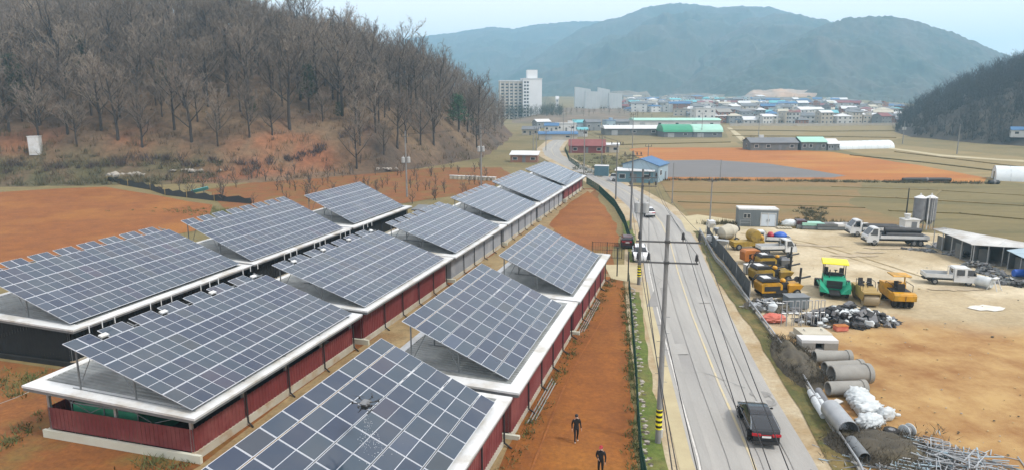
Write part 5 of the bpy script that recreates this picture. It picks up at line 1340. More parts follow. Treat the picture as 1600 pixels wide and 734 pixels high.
# ------------------------------------------------------------------ scrap, pipes, sacks
def tag_stuff(o, label, cat): return tag(o, label, cat, kind='stuff')
rg = random.Random(21)
def heap(name, label, cat, c, rx, ry, h, n, mats, size, kinds=('box', 'blob', 'bar'), rot=0, blen=2.0):
    mb = MB(); ct, st = math.cos(rot), math.sin(rot)
    for i in range(n):
        r_ = rg.random() ** .6; a = rg.uniform(0, 6.283); x, y = math.cos(a) * r_ * rx, math.sin(a) * r_ * ry
        z = max(.05, h * (1 - r_ ** 1.6) * rg.uniform(.3, 1)); p = Vector((c[0] + x * ct - y * st, c[1] + x * st + y * ct, z)); k = rg.choice(kinds); s = size * rg.uniform(.5, 1.3); mi = rg.randrange(len(mats))
        E = Matrix.Rotation(rg.uniform(0, 6), 3, 'Z') @ Matrix.Rotation(rg.gauss(0, .45), 3, 'X') @ Matrix.Rotation(rg.gauss(0, .45), 3, 'Y')
        if k == 'box': mb.box(p, (s, s * rg.uniform(.3, .8), s * rg.uniform(.15, .6)), mi, M=E)
        elif k == 'blob': mb.blob(p, (s * .5, s * .45, s * .35), rg, mi, 1, .2)
        else: d = E @ Vector((1, 0, 0)); d.z *= .4; mb.tube(p - d * s * blen / 2, p + d * s * blen / 2, .035, n=4, mi=mi)
    base = []
    o = mb.build(name, mats, None, fix=False); return tag_stuff(o, label, cat)
c = at(1318, 503)
heap('scrap_pile', 'heap of black and white scrap and bagged waste in front of the green paver', 'scrap', (c.x + .3, c.y), 4.8, 2.2, 1.8, 330, [M['scrap_dark'], M['scrap_dark'], M['black_m'], M['sack'], M['scrap_grey']], .75)
c = at(1205, 482); heap('scrap_pile', 'tangle of grey pipes and frames behind the guard rail by the machines', 'scrap', (c.x, c.y), 2.9, 2.2, .9, 190, [M['scrap_grey'], M['brush_dark'], M['steel_light']], .8, ('bar', 'bar', 'box'))
c = at(1250, 510)
t = thing('scaffold_rack', 'row of upright grey scaffold frames beside the scrap heap', 'scaffold', (c.x, c.y, LAY[0]), R(5))
for i in range(7):
    x = -1.8 + i * .6; q = MB().path([(x, rg.uniform(-.2, .2), 0), (x + rg.uniform(-.15, .15), .1, 2.3), (x + .42, .1, 2.3), (x + .42, rg.uniform(-.2, .2), 0)], .04, 5); q.tube((x, 0, 1.2), (x + .42, 0, 1.2), .03, n=4); q.build('scaffold_frame', M['steel_light'], t)
c = at(1208, 503)
t = thing('tarp_bundle', 'crumpled red and white tarp lying by the guard rail', 'tarp', (c.x, c.y, LAY[0]), .2); mb = MB(); mb.blob((0, 0, .3), (1.15, .8, .4), rg, 0, 3, .16); mb.build('sheet', M['redtarp'], t, 40)
c = at(1207, 489); t = thing('water_tank', 'small white plastic tank above the red tarp', 'tank', (c.x, c.y, LAY[0])); MB().tube((0, 0, 0), (0, 0, .7), .42, .42, 14).tube((0, 0, .7), (0, 0, .95), .42, .16, 14).tube((0, 0, .95), (0, 0, 1.02), .17, .17, 10).build('shell', M['sack'], t, 50)
c = at(1272, 484); t = thing('steel_bin', 'dark grey steel bin behind the scaffold frames', 'bin', (c.x - 1.6, c.y + .6, LAY[0]), R(4)); q = MB()
q.box((0, 0, .08), (2.0, 1.3, .1)); 
for s in (-1, 1): q.box((s * 1.0, 0, .62), (.07, 1.3, 1.08)); q.box((0, s * .65, .62), (1.92, .07, 1.08))
q.build('shell', M['grey_bldg'], t); MB().box((0, 0, 1.19), (2.2, 1.5, .06)).build('rim', M['steel'], t)
# concrete blocks and pipes, laid out towards the camera
def block(label, u, v, d, rz, m='conc_pale'):
    c = at(u, v); t = thing('concrete_block', label, 'concrete block', (c.x, c.y + d[1] / 2, LAY[0]), rz)
    MB().side([(-d[1] / 2, 0), (-d[1] / 2, d[2] - .06), (-d[1] / 2 + .06, d[2]), (d[1] / 2 - .06, d[2]), (d[1] / 2, d[2] - .06), (d[1] / 2, 0)], lambda y, z: d[0] / 2).build('block', M[m], t)
    for s in (-1, 1): MB().path([(s * d[0] * .3, -.12, d[2] - .05), (s * d[0] * .3, -.12, d[2] + .1), (s * d[0] * .3, .12, d[2] + .1), (s * d[0] * .3, .12, d[2] - .05)], .025, 4).build('lifting_loop', M['steel'], t)
    return t
block('large pale concrete block at the head of the pipe row', 1276, 537, (2.5, 1.9, .75), R(2)); block('flat cream concrete slab left of the large pale block', 1252, 529, (1.5, .8, .35), R(10))
c = at(1281, 554)
t = thing('box_culvert', 'white box culvert with a dark square hole, next to the pipes', 'culvert', (c.x, c.y + .7, LAY[0]), R(-3))
for z in (.16, .98): MB().box((0, 0, z), (2.9, 1.3, .24)).build('slab', M['wall_white'], t)
for s in (-1, 1): MB().box((s * .9, -.05, .57), (1.1, 1.2, .56)).build('web', M['conc'], t)
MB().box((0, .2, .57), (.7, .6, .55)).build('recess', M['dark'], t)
def pipe(label, u0, v0, u1, v1, r, m='conc', lip=True, rin=None, cat='concrete pipe', name='concrete_pipe', lift=0):
    a = at(u0, v0); b = at(u1, v1); a.z = b.z = r * (1.12 if lip else 1) + LAY[0] + lift; o = thing(name, label, cat, ((a.x + b.x) / 2, (a.y + b.y) / 2, a.z)); mid_ = Vector(o.location); a = a - mid_; b = b - mid_
    d = (b - a).normalized(); n = 22; q = d.to_track_quat('Z', 'Y'); ri = rin or r * .84
    mb = MB(); vs = []
    for p, rr in ((a, r), (b, r), (b, ri), (a, ri)):
        for i in range(n): t_ = 2 * math.pi * i / n; vs.append(p + q @ Vector((math.cos(t_) * rr, math.sin(t_) * rr, 0)))
    mb.add(vs, [(k * n + i, k * n + (i + 1) % n, ((k + 1) % 4) * n + (i + 1) % n, ((k + 1) % 4) * n + i) for k in range(4) for i in range(n)])
    mb.build('barrel', M[m], o, 50, fix=False)
    if lip:
        mb = MB(); vs = []
        for p, rr in ((b - d * .3, r * 1.12), (b + d * .02, r * 1.12), (b + d * .02, ri), (b - d * .3, ri)):
            for i in range(n): t_ = 2 * math.pi * i / n; vs.append(p + q @ Vector((math.cos(t_) * rr, math.sin(t_) * rr, 0)))
        mb.add(vs, [(k * n + i, k * n + (i + 1) % n, ((k + 1) % 4) * n + (i + 1) % n, ((k + 1) % 4) * n + i) for k in range(4) for i in range(n)]); mb.build('socket', M[m], o, 50, fix=False)
    return o
pipe('grey concrete pipe farthest from the camera, below the box culvert', 1271, 570, 1327, 570, .5)
pipe('grey concrete pipe second from the culvert, partly behind the big one', 1287, 588, 1345, 585, .5)
pipe('biggest grey concrete pipe with a socket end, nearest the yard middle', 1297, 602, 1356, 600, .66)
pipe('grey concrete pipe nearest the camera, beside the white sacks', 1292, 620, 1350, 618, .48)
pipe('wide galvanised steel pipe with a dark open mouth by the guard rail', 1296, 654, 1324, 690, .62, 'steel_light', False, .59, 'steel pipe', 'steel_pipe')
pipe('thin grey pipe lying behind the wide steel pipe', 1278, 618, 1300, 655, .26, 'scrap_grey', False, .22, 'pipe', 'steel_pipe')
pipe('dark grey pipe at the bottom beside the guard rail', 1328, 700, 1350, 728, .36, 'steel', False, .33, 'pipe', 'steel_pipe')
for i, (l, dx) in enumerate((('white wrapped pipe roll lying along the guard rail, left one', 0), ('white wrapped pipe roll lying along the guard rail, right one', .5))):
    a = at(1266 + 6 * i, 618 + 6 * i); b = at(1287 + 4 * i, 656); t = thing('wrapped_roll', l, 'roll', (a.x + dx * .3, a.y, .3)); d = b - a; mb = MB(); mb.tube((0, 0, 0), d * .5, .24, .3, 12); mb.tube(d * .5, d, .3, .24, 12); mb.build('wrap', M['sack'], t, 50); MB().tube(d * .3, d * .34, .31, .31, 12).build('band', M['scrap_grey'], t)
c = at(1306, 632); t = thing('white_board', 'small white board lying flat on the orange dirt', 'board', (c.x, c.y, LAY[0]), R(35)); MB().box((0, 0, .1), (.95, .5, .06)).build('board', M['wall_white'], t); MB().box((0, 0, .035), (.9, .08, .06)).build('batten', M['tan_m'], t)
k = 0
def sack_mesh(sx, sy, sz, seed):
    b = bmesh.new(); bmesh.ops.create_icosphere(b, subdivisions=4, radius=1)
    co = np.array([v.co for v in b.verts])
    fold = np.abs(fbm(co[:, 0] * 2.6 + seed, co[:, 1] * 3.4 + co[:, 2] * 2.2, seed, 4, .6) - .5) * 2
    r_ = .72 + .5 * fold + .18 * (fbm(co[:, 0] * 1.3, co[:, 1] * 1.3, seed + 4, 2) - .5)
    for v, q in zip(b.verts, r_):
        p_ = v.co * q; p_.z = max(p_.z, -.55); v.co = (p_.x * sx, p_.y * sy, p_.z * sz)
    me = bpy.data.meshes.new('sack'); b.to_mesh(me); b.free(); me.materials.append(M['sack']); me.polygons.foreach_set('use_smooth', [True] * len(me.polygons)); return me
for u, v, sx, sy, l in ((1329, 618, .8, .62, 'white bulk sack at the far end of the sack row'), (1337, 625, .95, .62, 'second white bulk sack from the concrete pipes'), (1342, 633, 1.05, .62, 'third bulk sack in the row, bluish white'), (1350, 641, 1.1, .62, 'fourth bulk sack, grey with dark folds'), (1358, 650, 1.0, .6, 'fifth bulk sack, just behind the brightest one'), (1384, 657, .8, .42, 'small pale sack at the right end of the row'), (1357, 668, 1.1, .75, 'bright white bulk sack nearest the camera')):
    c = at(u, v); t = thing('bulk_sack', l, 'sack', (c.x, c.y, LAY[0]), R(-14 + 5 * k)); k += 1
    s_ = link('sack', sack_mesh(sx, sy, .62, k * 3), t); s_.location = (0, 0, .32)
    MB().blob((sx * .98, 0, .22), (.26, .12, .12), rg, 0, 1, .3).build('tied_neck', M['sack'], t, 60)
# dark brush and soil bank between the rail and the pipes
def bank(name, label, poly_c, rx, ry, h, rot, m, seed):
    n = 26; a = np.linspace(-1, 1, n); A, B = np.meshgrid(a, a); rr = np.sqrt(A ** 2 + B ** 2)
    z = h * np.clip(1 - rr, 0, 1) ** .7 * (.5 + fbm(A * 3 + seed, B * 3, seed)) + (fbm(A * 9, B * 9, seed + 2) - .5) * .35 * (rr < .95) - .12 * (rr >= .95)
    X = poly_c[0] + A * rx * math.cos(rot) - B * ry * math.sin(rot); Y = poly_c[1] + A * rx * math.sin(rot) + B * ry * math.cos(rot)
    o = grid_mesh(name, X, Y, z, m); return tag(o, label, 'soil heap', kind='stuff')
c = at(1243, 568); bank('soil_bank', 'dark soil and brush bank between the guard rail and the concrete pipes', c, 1.7, 5.6, 1.15, R(-9), M['brush_dark'], 61)
c = at(1385, 705); bank('soil_bank', 'dark brush heap at the bottom behind the steel pipe', c, 3.6, 2.4, 1.0, R(-20), M['brush_dark'], 62)
rb = random.Random(5); sp = []
for i in range(230):
    u = rb.random(); c = at(1243, 568); x, y = rb.uniform(-1.1, 1.2), rb.uniform(-4.8, 4.8); sp.append((c.x + x + y * .15, c.y + y, .5, rb.uniform(.3, .8)))
for i in range(240):
    c = at(1388, 706); sp.append((c.x + rb.gauss(0, 1.5), c.y + rb.gauss(0, 1.0), .4, rb.uniform(.4, 1)))
tag(brush('dry_brush', sp, M['brush_dark'], 3, 12, .75, .05, 1.2), 'dry brush growing over the dark soil banks', 'brush', kind='stuff')
# pile of scaffolding at the bottom right
mb = MB(); c0 = at(1470, 728)
for i in range(420):
    x = rg.gauss(0, 2.2); y = rg.gauss(0, 1.1) - x * .12; z = rg.uniform(.05, .75) * max(.2, 1 - abs(x) / 6); a = rg.choice((R(-25), R(-25), R(62), rg.uniform(0, 3.1))) + rg.gauss(0, .12); L = rg.uniform(.6, 1.9)
    d = Vector((math.cos(a), math.sin(a), rg.gauss(0, .12))) * L / 2; p = Vector((c0.x + x, c0.y + y, z)); mb.tube(p - d, p + d, rg.choice((.025, .035, .04)), n=5, mi=rg.choice((0, 0, 1, 2)))
tag_stuff(mb.build('scaffold_pile', [M['steel_light'], M['scrap_grey'], M['wall_blue']], None, fix=False), 'pile of tangled pale scaffolding tubes at the bottom right', 'scaffolding')
for k, (u, v, a) in enumerate(((1448, 702, -28), (1462, 712, 60), (1438, 714, 58), (1490, 722, -22), (1520, 730, 40))):
    c = at(u, v); t = thing('loose_scaffold', ('long pale scaffold frame on top of the tube pile', 'square scaffold frame at the left of the tube pile', 'short scaffold frame leaning at the left edge of the pile', 'scaffold frame lying across the middle of the pile', 'scaffold frame at the right end of the tube pile')[k], 'scaffold', (c.x, c.y, .5), R(a)); q = MB()
    q.path([(-1.1, -.3, 0), (1.1, -.3, .1), (1.1, .3, .12), (-1.1, .3, .02), (-1.1, -.3, 0)], .035, 5); t2 = q.build('frame', M['steel_light'], t); MB().tube((-.3, -.3, .05), (-.3, .3, .05), .03, n=4).tube((.4, -.3, .08), (.4, .3, .09), .03, n=4).build('rung', M['steel_light'], t)
c = at(1399, 686); t = thing('tyre', 'old tyre lying at the edge of the brush heap', 'tyre', (c.x - .3, c.y, .55)); MB().ring((0, 0, .0), .45, .14, 'Z', 18).build('casing', M['rubber'], t, 40); MB().ring((0, 0, .0), .24, .145, 'Z', 14).build('hub', M['scrap_grey'], t, 40)
c = at(1416, 684); t = thing('cable_drum', 'small pale cable drum beside the old tyre', 'cable drum', (c.x, c.y, .5), .4); MB().tube((-.25, 0, 0), (.25, 0, 0), .25, n=14).build('core', M['scrap_grey'], t); [MB().ring((x, 0, 0), .42, .03, 'X', 16).build('flange', M['sack'], t) for x in (-.25, .25)]
c = at(1314, 517); t = thing('orange_crate', 'orange plastic crate at the foot of the scrap heap', 'crate', (c.x - .1, c.y - .1, LAY[0]), .1); q = MB().box((0, 0, .05), (1.1, .6, .06))
for s in (-1, 1): q.box((s * .53, 0, .26), (.05, .6, .4)); q.box((0, s * .28, .26), (1.0, .05, .4))
q.build('shell', M['redtarp'], t); MB().box((0, 0, .475), (1.16, .66, .04)).build('rim', M['orange_m'], t)

# ------------------------------------------------------------------ people
def person(label, loc, rz, pose, hat=None):
    o = thing('person', label, 'person', (loc[0], loc[1], LAY[0]), rz)
    J, E, Rr = [], [], []
    def j(p, r): J.append(p); Rr.append(r); return len(J) - 1
    def bone(*ix): E.extend(zip(ix[:-1], ix[1:]))
    pel = j((0, 0, .93), .145); sp1 = j((0, 0, 1.12), .135); ch = j((0, 0, 1.3), .165); nk = j((0, -.01, 1.47), .06); hd = j((0, -.025, 1.56), .085); hd2 = j((0, -.02, 1.66), .095); bone(pel, sp1, ch, nk, hd, hd2)
    for s, leg in zip((-1, 1), pose['legs']):
        hp = j((s * .095, 0, .88), .1); kn = j((s * .1, leg[0], .49), .068); an = j((s * .1, leg[1], .1), .05); to = j((s * .115, leg[1] - .17, .045), .045); bone(pel, hp, kn, an, to)
    for s, arm in zip((-1, 1), pose['arms']):
        sh = j((s * .195, 0, 1.4), .075); el = j(arm[0], .052); wr = j(arm[1], .036); d = (Vector(arm[1]) - Vector(arm[0])).normalized(); pm = j(tuple(Vector(arm[1]) + d * .07), .04); bone(ch, sh, el, wr, pm)
        sd_ = d.cross(Vector((s, 0, 0))); sd_ = sd_.normalized() if sd_.length > .1 else Vector((0, 1, 0))
        for f_, ln in ((-.028, .075), (-.01, .088), (.01, .082), (.028, .064)):
            b0 = Vector(arm[1]) + d * .1 + sd_ * f_; k1 = j(tuple(b0), .011); k2 = j(tuple(b0 + d * ln * .6), .009); k3 = j(tuple(b0 + d * ln + Vector((-s * .015, 0, 0))), .008); bone(pm, k1, k2, k3)
        tb = Vector(arm[1]) + d * .045 + sd_ * -.045; k1 = j(tuple(tb), .012); k2 = j(tuple(tb + d * .045 - sd_ * .02), .01); bone(pm, k1, k2)
    me = bpy.data.meshes.new('body'); me.from_pydata(J, E, []); ob = link('tmp', me)
    ob.modifiers.new('skin', 'SKIN'); 
    for i, r_ in enumerate(Rr): me.skin_vertices[0].data[i].radius = (r_, r_ * (.78 if i in (0, 1, 2) else 1)); 
    me.skin_vertices[0].data[0].use_root = True
    ss_ = ob.modifiers.new('sub', 'SUBSURF'); ss_.levels = 1; ss_.render_levels = 1
    dg = bpy.context.evaluated_depsgraph_get(); bm_ = bpy.data.meshes.new_from_object(ob.evaluated_get(dg)); bpy.data.objects.remove(ob)
    for m_ in (M['suit'], M['skin'], M['shoe'], M['wall_white']): bm_.materials.append(m_)
    wr_ = [Vector(a[1]) for a in pose['arms']]
    for p_ in bm_.polygons:
        c = p_.center; mi = 0; p_.use_smooth = True
        if c.z > 1.47: mi = 1
        elif c.z < .085: mi = 2
        elif any((c - (q + (q - Vector(a[0])).normalized() * .1)).length < .11 for q, a in zip(wr_, pose['arms'])): mi = 1
        elif c.y < -.1 and abs(c.x) < .06 and 1.3 < c.z < 1.46: mi = 3
        p_.material_index = mi
    bm_.name = 'body'; link('body', bm_, o)
    hr = MB().blob((0, .0, 1.69), (.105, .115, .1), random.Random(1), 0, 2, .03); hr.blob((0, .045, 1.62), (.09, .07, .09), random.Random(1), 0, 2, .03); hr.build('cap' if hat else 'hair', M[hat or 'hair'], o, 60)
    if hat: MB().side([(-.2, 1.685), (-.2, 1.7), (-.06, 1.73), (-.06, 1.7)], lambda y, z: .075).build('cap_brim', M[hat], o)
    fc = MB(); 
    for s in (-1, 1): fc.blob((s * .034, -.108, 1.635), (.013, .008, .008), random.Random(1), 0, 1, 0)
    fc.box((0, -.112, 1.565), (.045, .01, .01)); fc.build('eyes_and_mouth', M['hair'], o)
    nz = MB().add([(-.014, -.112, 1.59), (.014, -.112, 1.59), (0, -.14, 1.593), (0, -.112, 1.635)], [(0, 1, 2), (0, 2, 3), (2, 1, 3), (1, 0, 3)])
    for s in (-1, 1): nz.blob((s * .096, 0, 1.615), (.014, .022, .034), random.Random(1), 0, 1, 0)
    nz.build('nose_and_ears', M['skin'], o, 60)
    return o
c = at(900, 692)
person('person in black clothes and white shoes walking on the orange side field', c, R(8), dict(legs=((-.12, -.1), (.02, .16)), arms=(((-.26, .05, 1.13), (-.27, -.06, .9)), ((.26, .06, 1.13), (.28, -.08, .9)))))
c = at(938, 745)
person('person with a red cap and dark jacket at the bottom of the side field', c, R(-20), dict(legs=((-.03, 0), (.0, .03)), arms=(((-.25, -.02, 1.14), (-.1, -.24, 1.1)), ((.26, .03, 1.12), (.26, -.06, .88)))), 'redcap')

# loose stones and litter on the yard
rg = random.Random(606); mb = MB()
for i in range(200):
    u, v = rg.uniform(1220, 1600), rg.uniform(375, 730)
    if u < 1130 + (v - 400) * .72 + 40: continue
    c = at(u, v); s = rg.uniform(.025, .07) * (1.8 if rg.random() < .05 else 1)
    mb.blob((c.x, c.y, LAY[0] + s * .3), (s * 1.3, s, s * .6), rg, rg.randrange(3), 1, .3)
stuff(mb.build('yard_litter', [M['rock'], M['track'], M['brush_dark']], None, fix=False))
M['stain'] = mat('oil_stained_dirt', (.47, .39, .27), (.54, .43, .28), .6, .95, .4, 4, clod=.25)
for u, v, rx, ry in ((1290, 385, 2.4, .5), (1335, 400, 3, .7), (1360, 395, 2, .5), (1250, 383, 2.2, .6), (1495, 452, 3.2, .8), (1400, 388, 4.5, .9),):
    c = at(u, v); LAY[0] += .0006
    struct(MB().sheet(wob([(c.x + rx * math.cos(t * .4), c.y + ry * math.sin(t * .4)) for t in range(16)], .22, .5, int(u)), LAY[0] + .004).build('dirt_stain', M['stain']))
M['puddle'] = mat('pale_spill', (.74, .73, .68), (.66, .62, .52), 1, .8)
c = at(1540, 482); struct(MB().sheet(wob([(c.x + 1.9 * math.cos(t * .4), c.y + .9 * math.sin(t * .4)) for t in range(16)], .3, .5, 3), LAY[0] + .006).build('lime_spill', M['puddle']))
# ------------------------------------------------------------------ buildings
WM = {}
def win(parent, x, y, z, wd, ht, face='y', m='window', frame='wall_white', s=-1):
    k = (round(wd, 2), round(ht, 2), face, m, frame)
    if k not in WM:
        d = (wd, .08, ht) if face == 'y' else (.08, wd, ht); e = (wd * .84, .1, ht * .84) if face == 'y' else (.1, wd * .84, ht * .84)
        WM[k] = (MB().box((0, 0, 0), d).mesh('window', [M[frame]]), MB().box((0, 0, 0), e).mesh('pane', [M[m]]))
    w_ = link('window', WM[k][0], parent, (x, y, z)); link('pane', WM[k][1], w_); return w_
def house(label, loc, rz, w, d, h, wall, roof, kind='gable', rh=1.6, wins=3, floors=1, cat='house', name='town_house', group=None, door=True, ov=.35, over=None):
    o = thing(name, label, cat, (loc[0], loc[1], loc[2] if len(loc) > 2 else 0), rz, group)
    MB().box((0, 0, h / 2 - .25), (w, d, h + .5)).build('wall', M[wall], o)
    if kind == 'gable':
        q = MB(); a, b = w / 2 + ov, d / 2 + ov; t = .14
        for s in (-1, 1):
            vs = [(-a, s * b, h - .12), (a, s * b, h - .12), (a, 0, h + rh), (-a, 0, h + rh)]; q.add(vs + [(x, y, z + t) for x, y, z in vs], [(0, 1, 2, 3), (4, 5, 6, 7), (0, 1, 5, 4), (1, 2, 6, 5), (2, 3, 7, 6), (3, 0, 4, 7)])
        q.build('roof', M[roof], o)
        q = MB()
        for x in (-w / 2 + .02, w / 2 - .02): q.add([(x, -d / 2, h - .02), (x, d / 2, h - .02), (x, 0, h + rh - .06)], [(0, 1, 2)])
        q.build('gable_end', M[wall], o)
    elif kind == 'hip':
        a, b = w / 2 + ov, d / 2 + ov; r_ = max(.2, a - b)
        MB().add([(-a, -b, h), (a, -b, h), (a, b, h), (-a, b, h), (-r_, 0, h + rh), (r_, 0, h + rh)], [(0, 1, 5, 4), (1, 2, 5), (2, 3, 4, 5), (3, 0, 4), (3, 2, 1, 0)]).build('roof', M[roof], o)
    elif kind == 'mono':
        a, b = w / 2 + ov, d / 2 + ov
        MB().add([(-a, -b, h + .05), (a, -b, h + .05), (a, b, h + rh), (-a, b, h + rh), (-a, -b, h + .22), (a, -b, h + .22), (a, b, h + rh + .17), (-a, b, h + rh + .17)], [(0, 1, 2, 3), (4, 5, 6, 7), (0, 1, 5, 4), (1, 2, 6, 5), (2, 3, 7, 6), (3, 0, 4, 7)]).build('roof', M[roof], o)
    else:
        q = MB().box((0, 0, h + .31), (w + .2, d + .2, .12)); q.build('roof', M[roof], o)
        q = MB()
        for s in (-1, 1): q.box((s * w / 2, 0, h + .62), (.16, d + .16, .5)); q.box((0, s * d / 2, h + .62), (w - .17, .16, .5))
        q.build('parapet', M[wall], o)
        MB().box((w * .22, 0, h + 1.2), (w * .25, d * .4, 1.65)).build('stair_tower', M[wall], o)
    fh = h / floors
    for f in range(floors):
        for i in range(wins):
            x = -w / 2 + w * (i + .5) / wins
            if door and f == 0 and i == wins // 2:
                q = MB().box((x, -d / 2 - .03, 1.05), (1.0, .08, 2.1)).build('door', M['roof_slate'], o); MB().box((x + .35, -d / 2 - .09, 1.0), (.06, .06, .16)).build('handle', M['steel_light'], q)
            else: win(o, x, -d / 2, fh * f + fh * .55, min(1.6, w / wins * .55), min(1.3, fh * .42))
        for s in (-1, 1): win(o, s * w / 2, 0, fh * f + fh * .55, 1.3, min(1.2, fh * .4), 'x')
    return o
# site office in the yard
c = at(1186, 355)
o = thing('site_office', 'grey container office with a white roof edge and two pale glass doors', 'office', (c.x, c.y + 1.4, LAY[0]), R(-8))
ow = 6.0; MB().box((0, 0, 1.3), (ow, 2.8, 2.6)).build('wall', M['grey_bldg'], o)
rbm = MB().box((0, 0, 0), (.1, .05, 2.4)).mesh('cladding_rib', M['grey_bldg'])
for i in range(13): link('cladding_rib', rbm, o, (-ow / 2 + .12 + i * .25, -1.42, 1.25))
MB().box((0, 0, 2.72), (ow + .12, 2.95, .22)).build('roof', M['white_sheet'], o)
for x in (.95, 2.05): dr = MB().box((x, -1.43, 1.02), (1.0, .08, 1.9)).build('glass_door', M['door_white'], o); MB().box((x + .38 * (-1 if x > 1 else 1), -1.5, 1.0), (.05, .06, .4)).build('handle', M['steel'], dr)
q = MB()
for x in (.36, 1.5, 2.64): q.box((x, -1.45, 1.1), (.1, .1, 2.2))
q.box((1.5, -1.45, 2.12), (2.38, .1, .1)); q.build('door_frame', M['white_old'], o)
for x in (-2.05, -1.5): win(o, x, -1.43, 1.65, .48, .75)
q = MB().path([(-2.8, -1.7, 0), (-2.8, -1.7, 1.0), (-1.2, -1.7, 1.0), (-1.2, -1.7, 0)], .03, 5); q.path([(-2.8, -1.7, .55), (-1.2, -1.7, .55)], .03, 5); q.build('railing', M['steel_light'], o)
c = at(1215, 357); t = thing('pallet', 'flat pale pallet on the ground at the corner of the container office', 'pallet', (c.x + .8, c.y - .5, LAY[0]), R(-5)); q = MB()
for k in range(5): MB().box((-.9 + k * .45, 0, .16), (.36, 1.3, .05)).build('plank', M['conc_pale'], t)
MB().box((0, -.5, .065), (2.2, .1, .12)).box((0, .5, .065), (2.2, .1, .12)).build('runner', M['conc_pale'], t)
# stock along the far edge of the yard
rg = random.Random(77)
for i, (u, v, l, m, L_, hh) in enumerate(((1236, 357, 'white and dark covered bundle at the far edge of the yard', 'sack', 2.6, 1.6), (1252, 358, 'dark brown drum stack at the far yard edge', 'maroon', 1.6, 1.3), (1270, 359, 'low stack of green-grey steel at the far yard edge', 'roof_mint', 3.4, 1.0), (1292, 360, 'second low stack of greenish steel before the paddy', 'shed_wall', 3.2, .9), (1315, 360, 'long stack of white-ended beams at the far yard edge', 'wall_white', 5.0, .9), (1340, 360, 'pale beams stacked left of the flatbed trucks', 'wall_white', 4.5, .9))):
    c = at(u, v); t = thing('stock_pile', l, 'material stack', (c.x, c.y + .5, LAY[0]), R(-6))
    if i == 0: MB().blob((0, 0, .6), (1.3, .8, .65), rg, 0, 3, .1).build('cover', M[m], t, 50); MB().box((0, 0, .1), (2.8, 1.4, .18)).build('pallet', M['tan_m'], t)
    else:
        for k in range(3):
            for r_ in range(2): MB().box((0, -.6 + k * .6, hh * (.27 + .5 * r_)), (L_ * rg.uniform(.85, 1), .5, hh * .42)).build('beam', M[m if r_ else 'steel'], t)
        for x in (-L_ * .3, L_ * .3): MB().box((x, 0, .03), (.15, 1.7, .06)).build('bearer', M['tan_m'], t)
# twin silo
c = at(1447, 362)
t = thing('silo', 'pair of tall galvanised silos standing behind the open sheds', 'silo', (c.x, c.y + 1, LAY[0]), 0)
for x in (-.85, .85):
    q = MB().tube((x, 0, 1.6), (x, 0, 5.0), .85, .85, 16); q.tube((x, 0, .8), (x, 0, 1.6), .25, .85, 16); q.build('tank', M['scrap_grey'], t, 40); MB().tube((x, 0, 5.0), (x, 0, 5.4), .9, .2, 16).tube((x, 0, 5.4), (x, 0, 5.7), .1, n=6).build('cap', M['white_sheet'], t, 40)
    for a in range(4): MB().tube((x + .7 * math.cos(a * 1.57 + .78), .7 * math.sin(a * 1.57 + .78), 0), (x + .75 * math.cos(a * 1.57 + .78), .75 * math.sin(a * 1.57 + .78), 2.2), .06, n=5).build('leg', M['steel'], t)
q = MB().path([(0, -.95, .2), (0, -.95, 5.3)], .09, 6); q.path([(.5, -.95, .3), (.5, -.95, 5.2)], .03, 4).path([(.8, -.95, .3), (.8, -.95, 5.2)], .03, 4); q.build('ladder', M['white_sheet'], t)
c = at(1424, 364); t = thing('pump_house', 'small white pump house with a hopper beside the silos', 'hut', (c.x, c.y + .8, LAY[0])); MB().box((0, 0, .9), (2.2, 1.6, 1.8)).build('wall', M['wall_white'], t); MB().box((0, 0, 1.86), (2.4, 1.8, .12)).build('roof', M['white_sheet'], t); MB().tube((-.4, 0, 1.9), (-.4, 0, 2.7), .3, .5, 10).build('hopper', M['wall_white'], t); MB().box((.3, -.82, .8), (.8, .05, 1.5)).build('door', M['roof_slate'], t)
M['old_roof'] = mat('aged_roof_sheet', (.68, .68, .65), (.54, .54, .51), .5, .6, 0, c3=(.5, .46, .4), s3=.35)
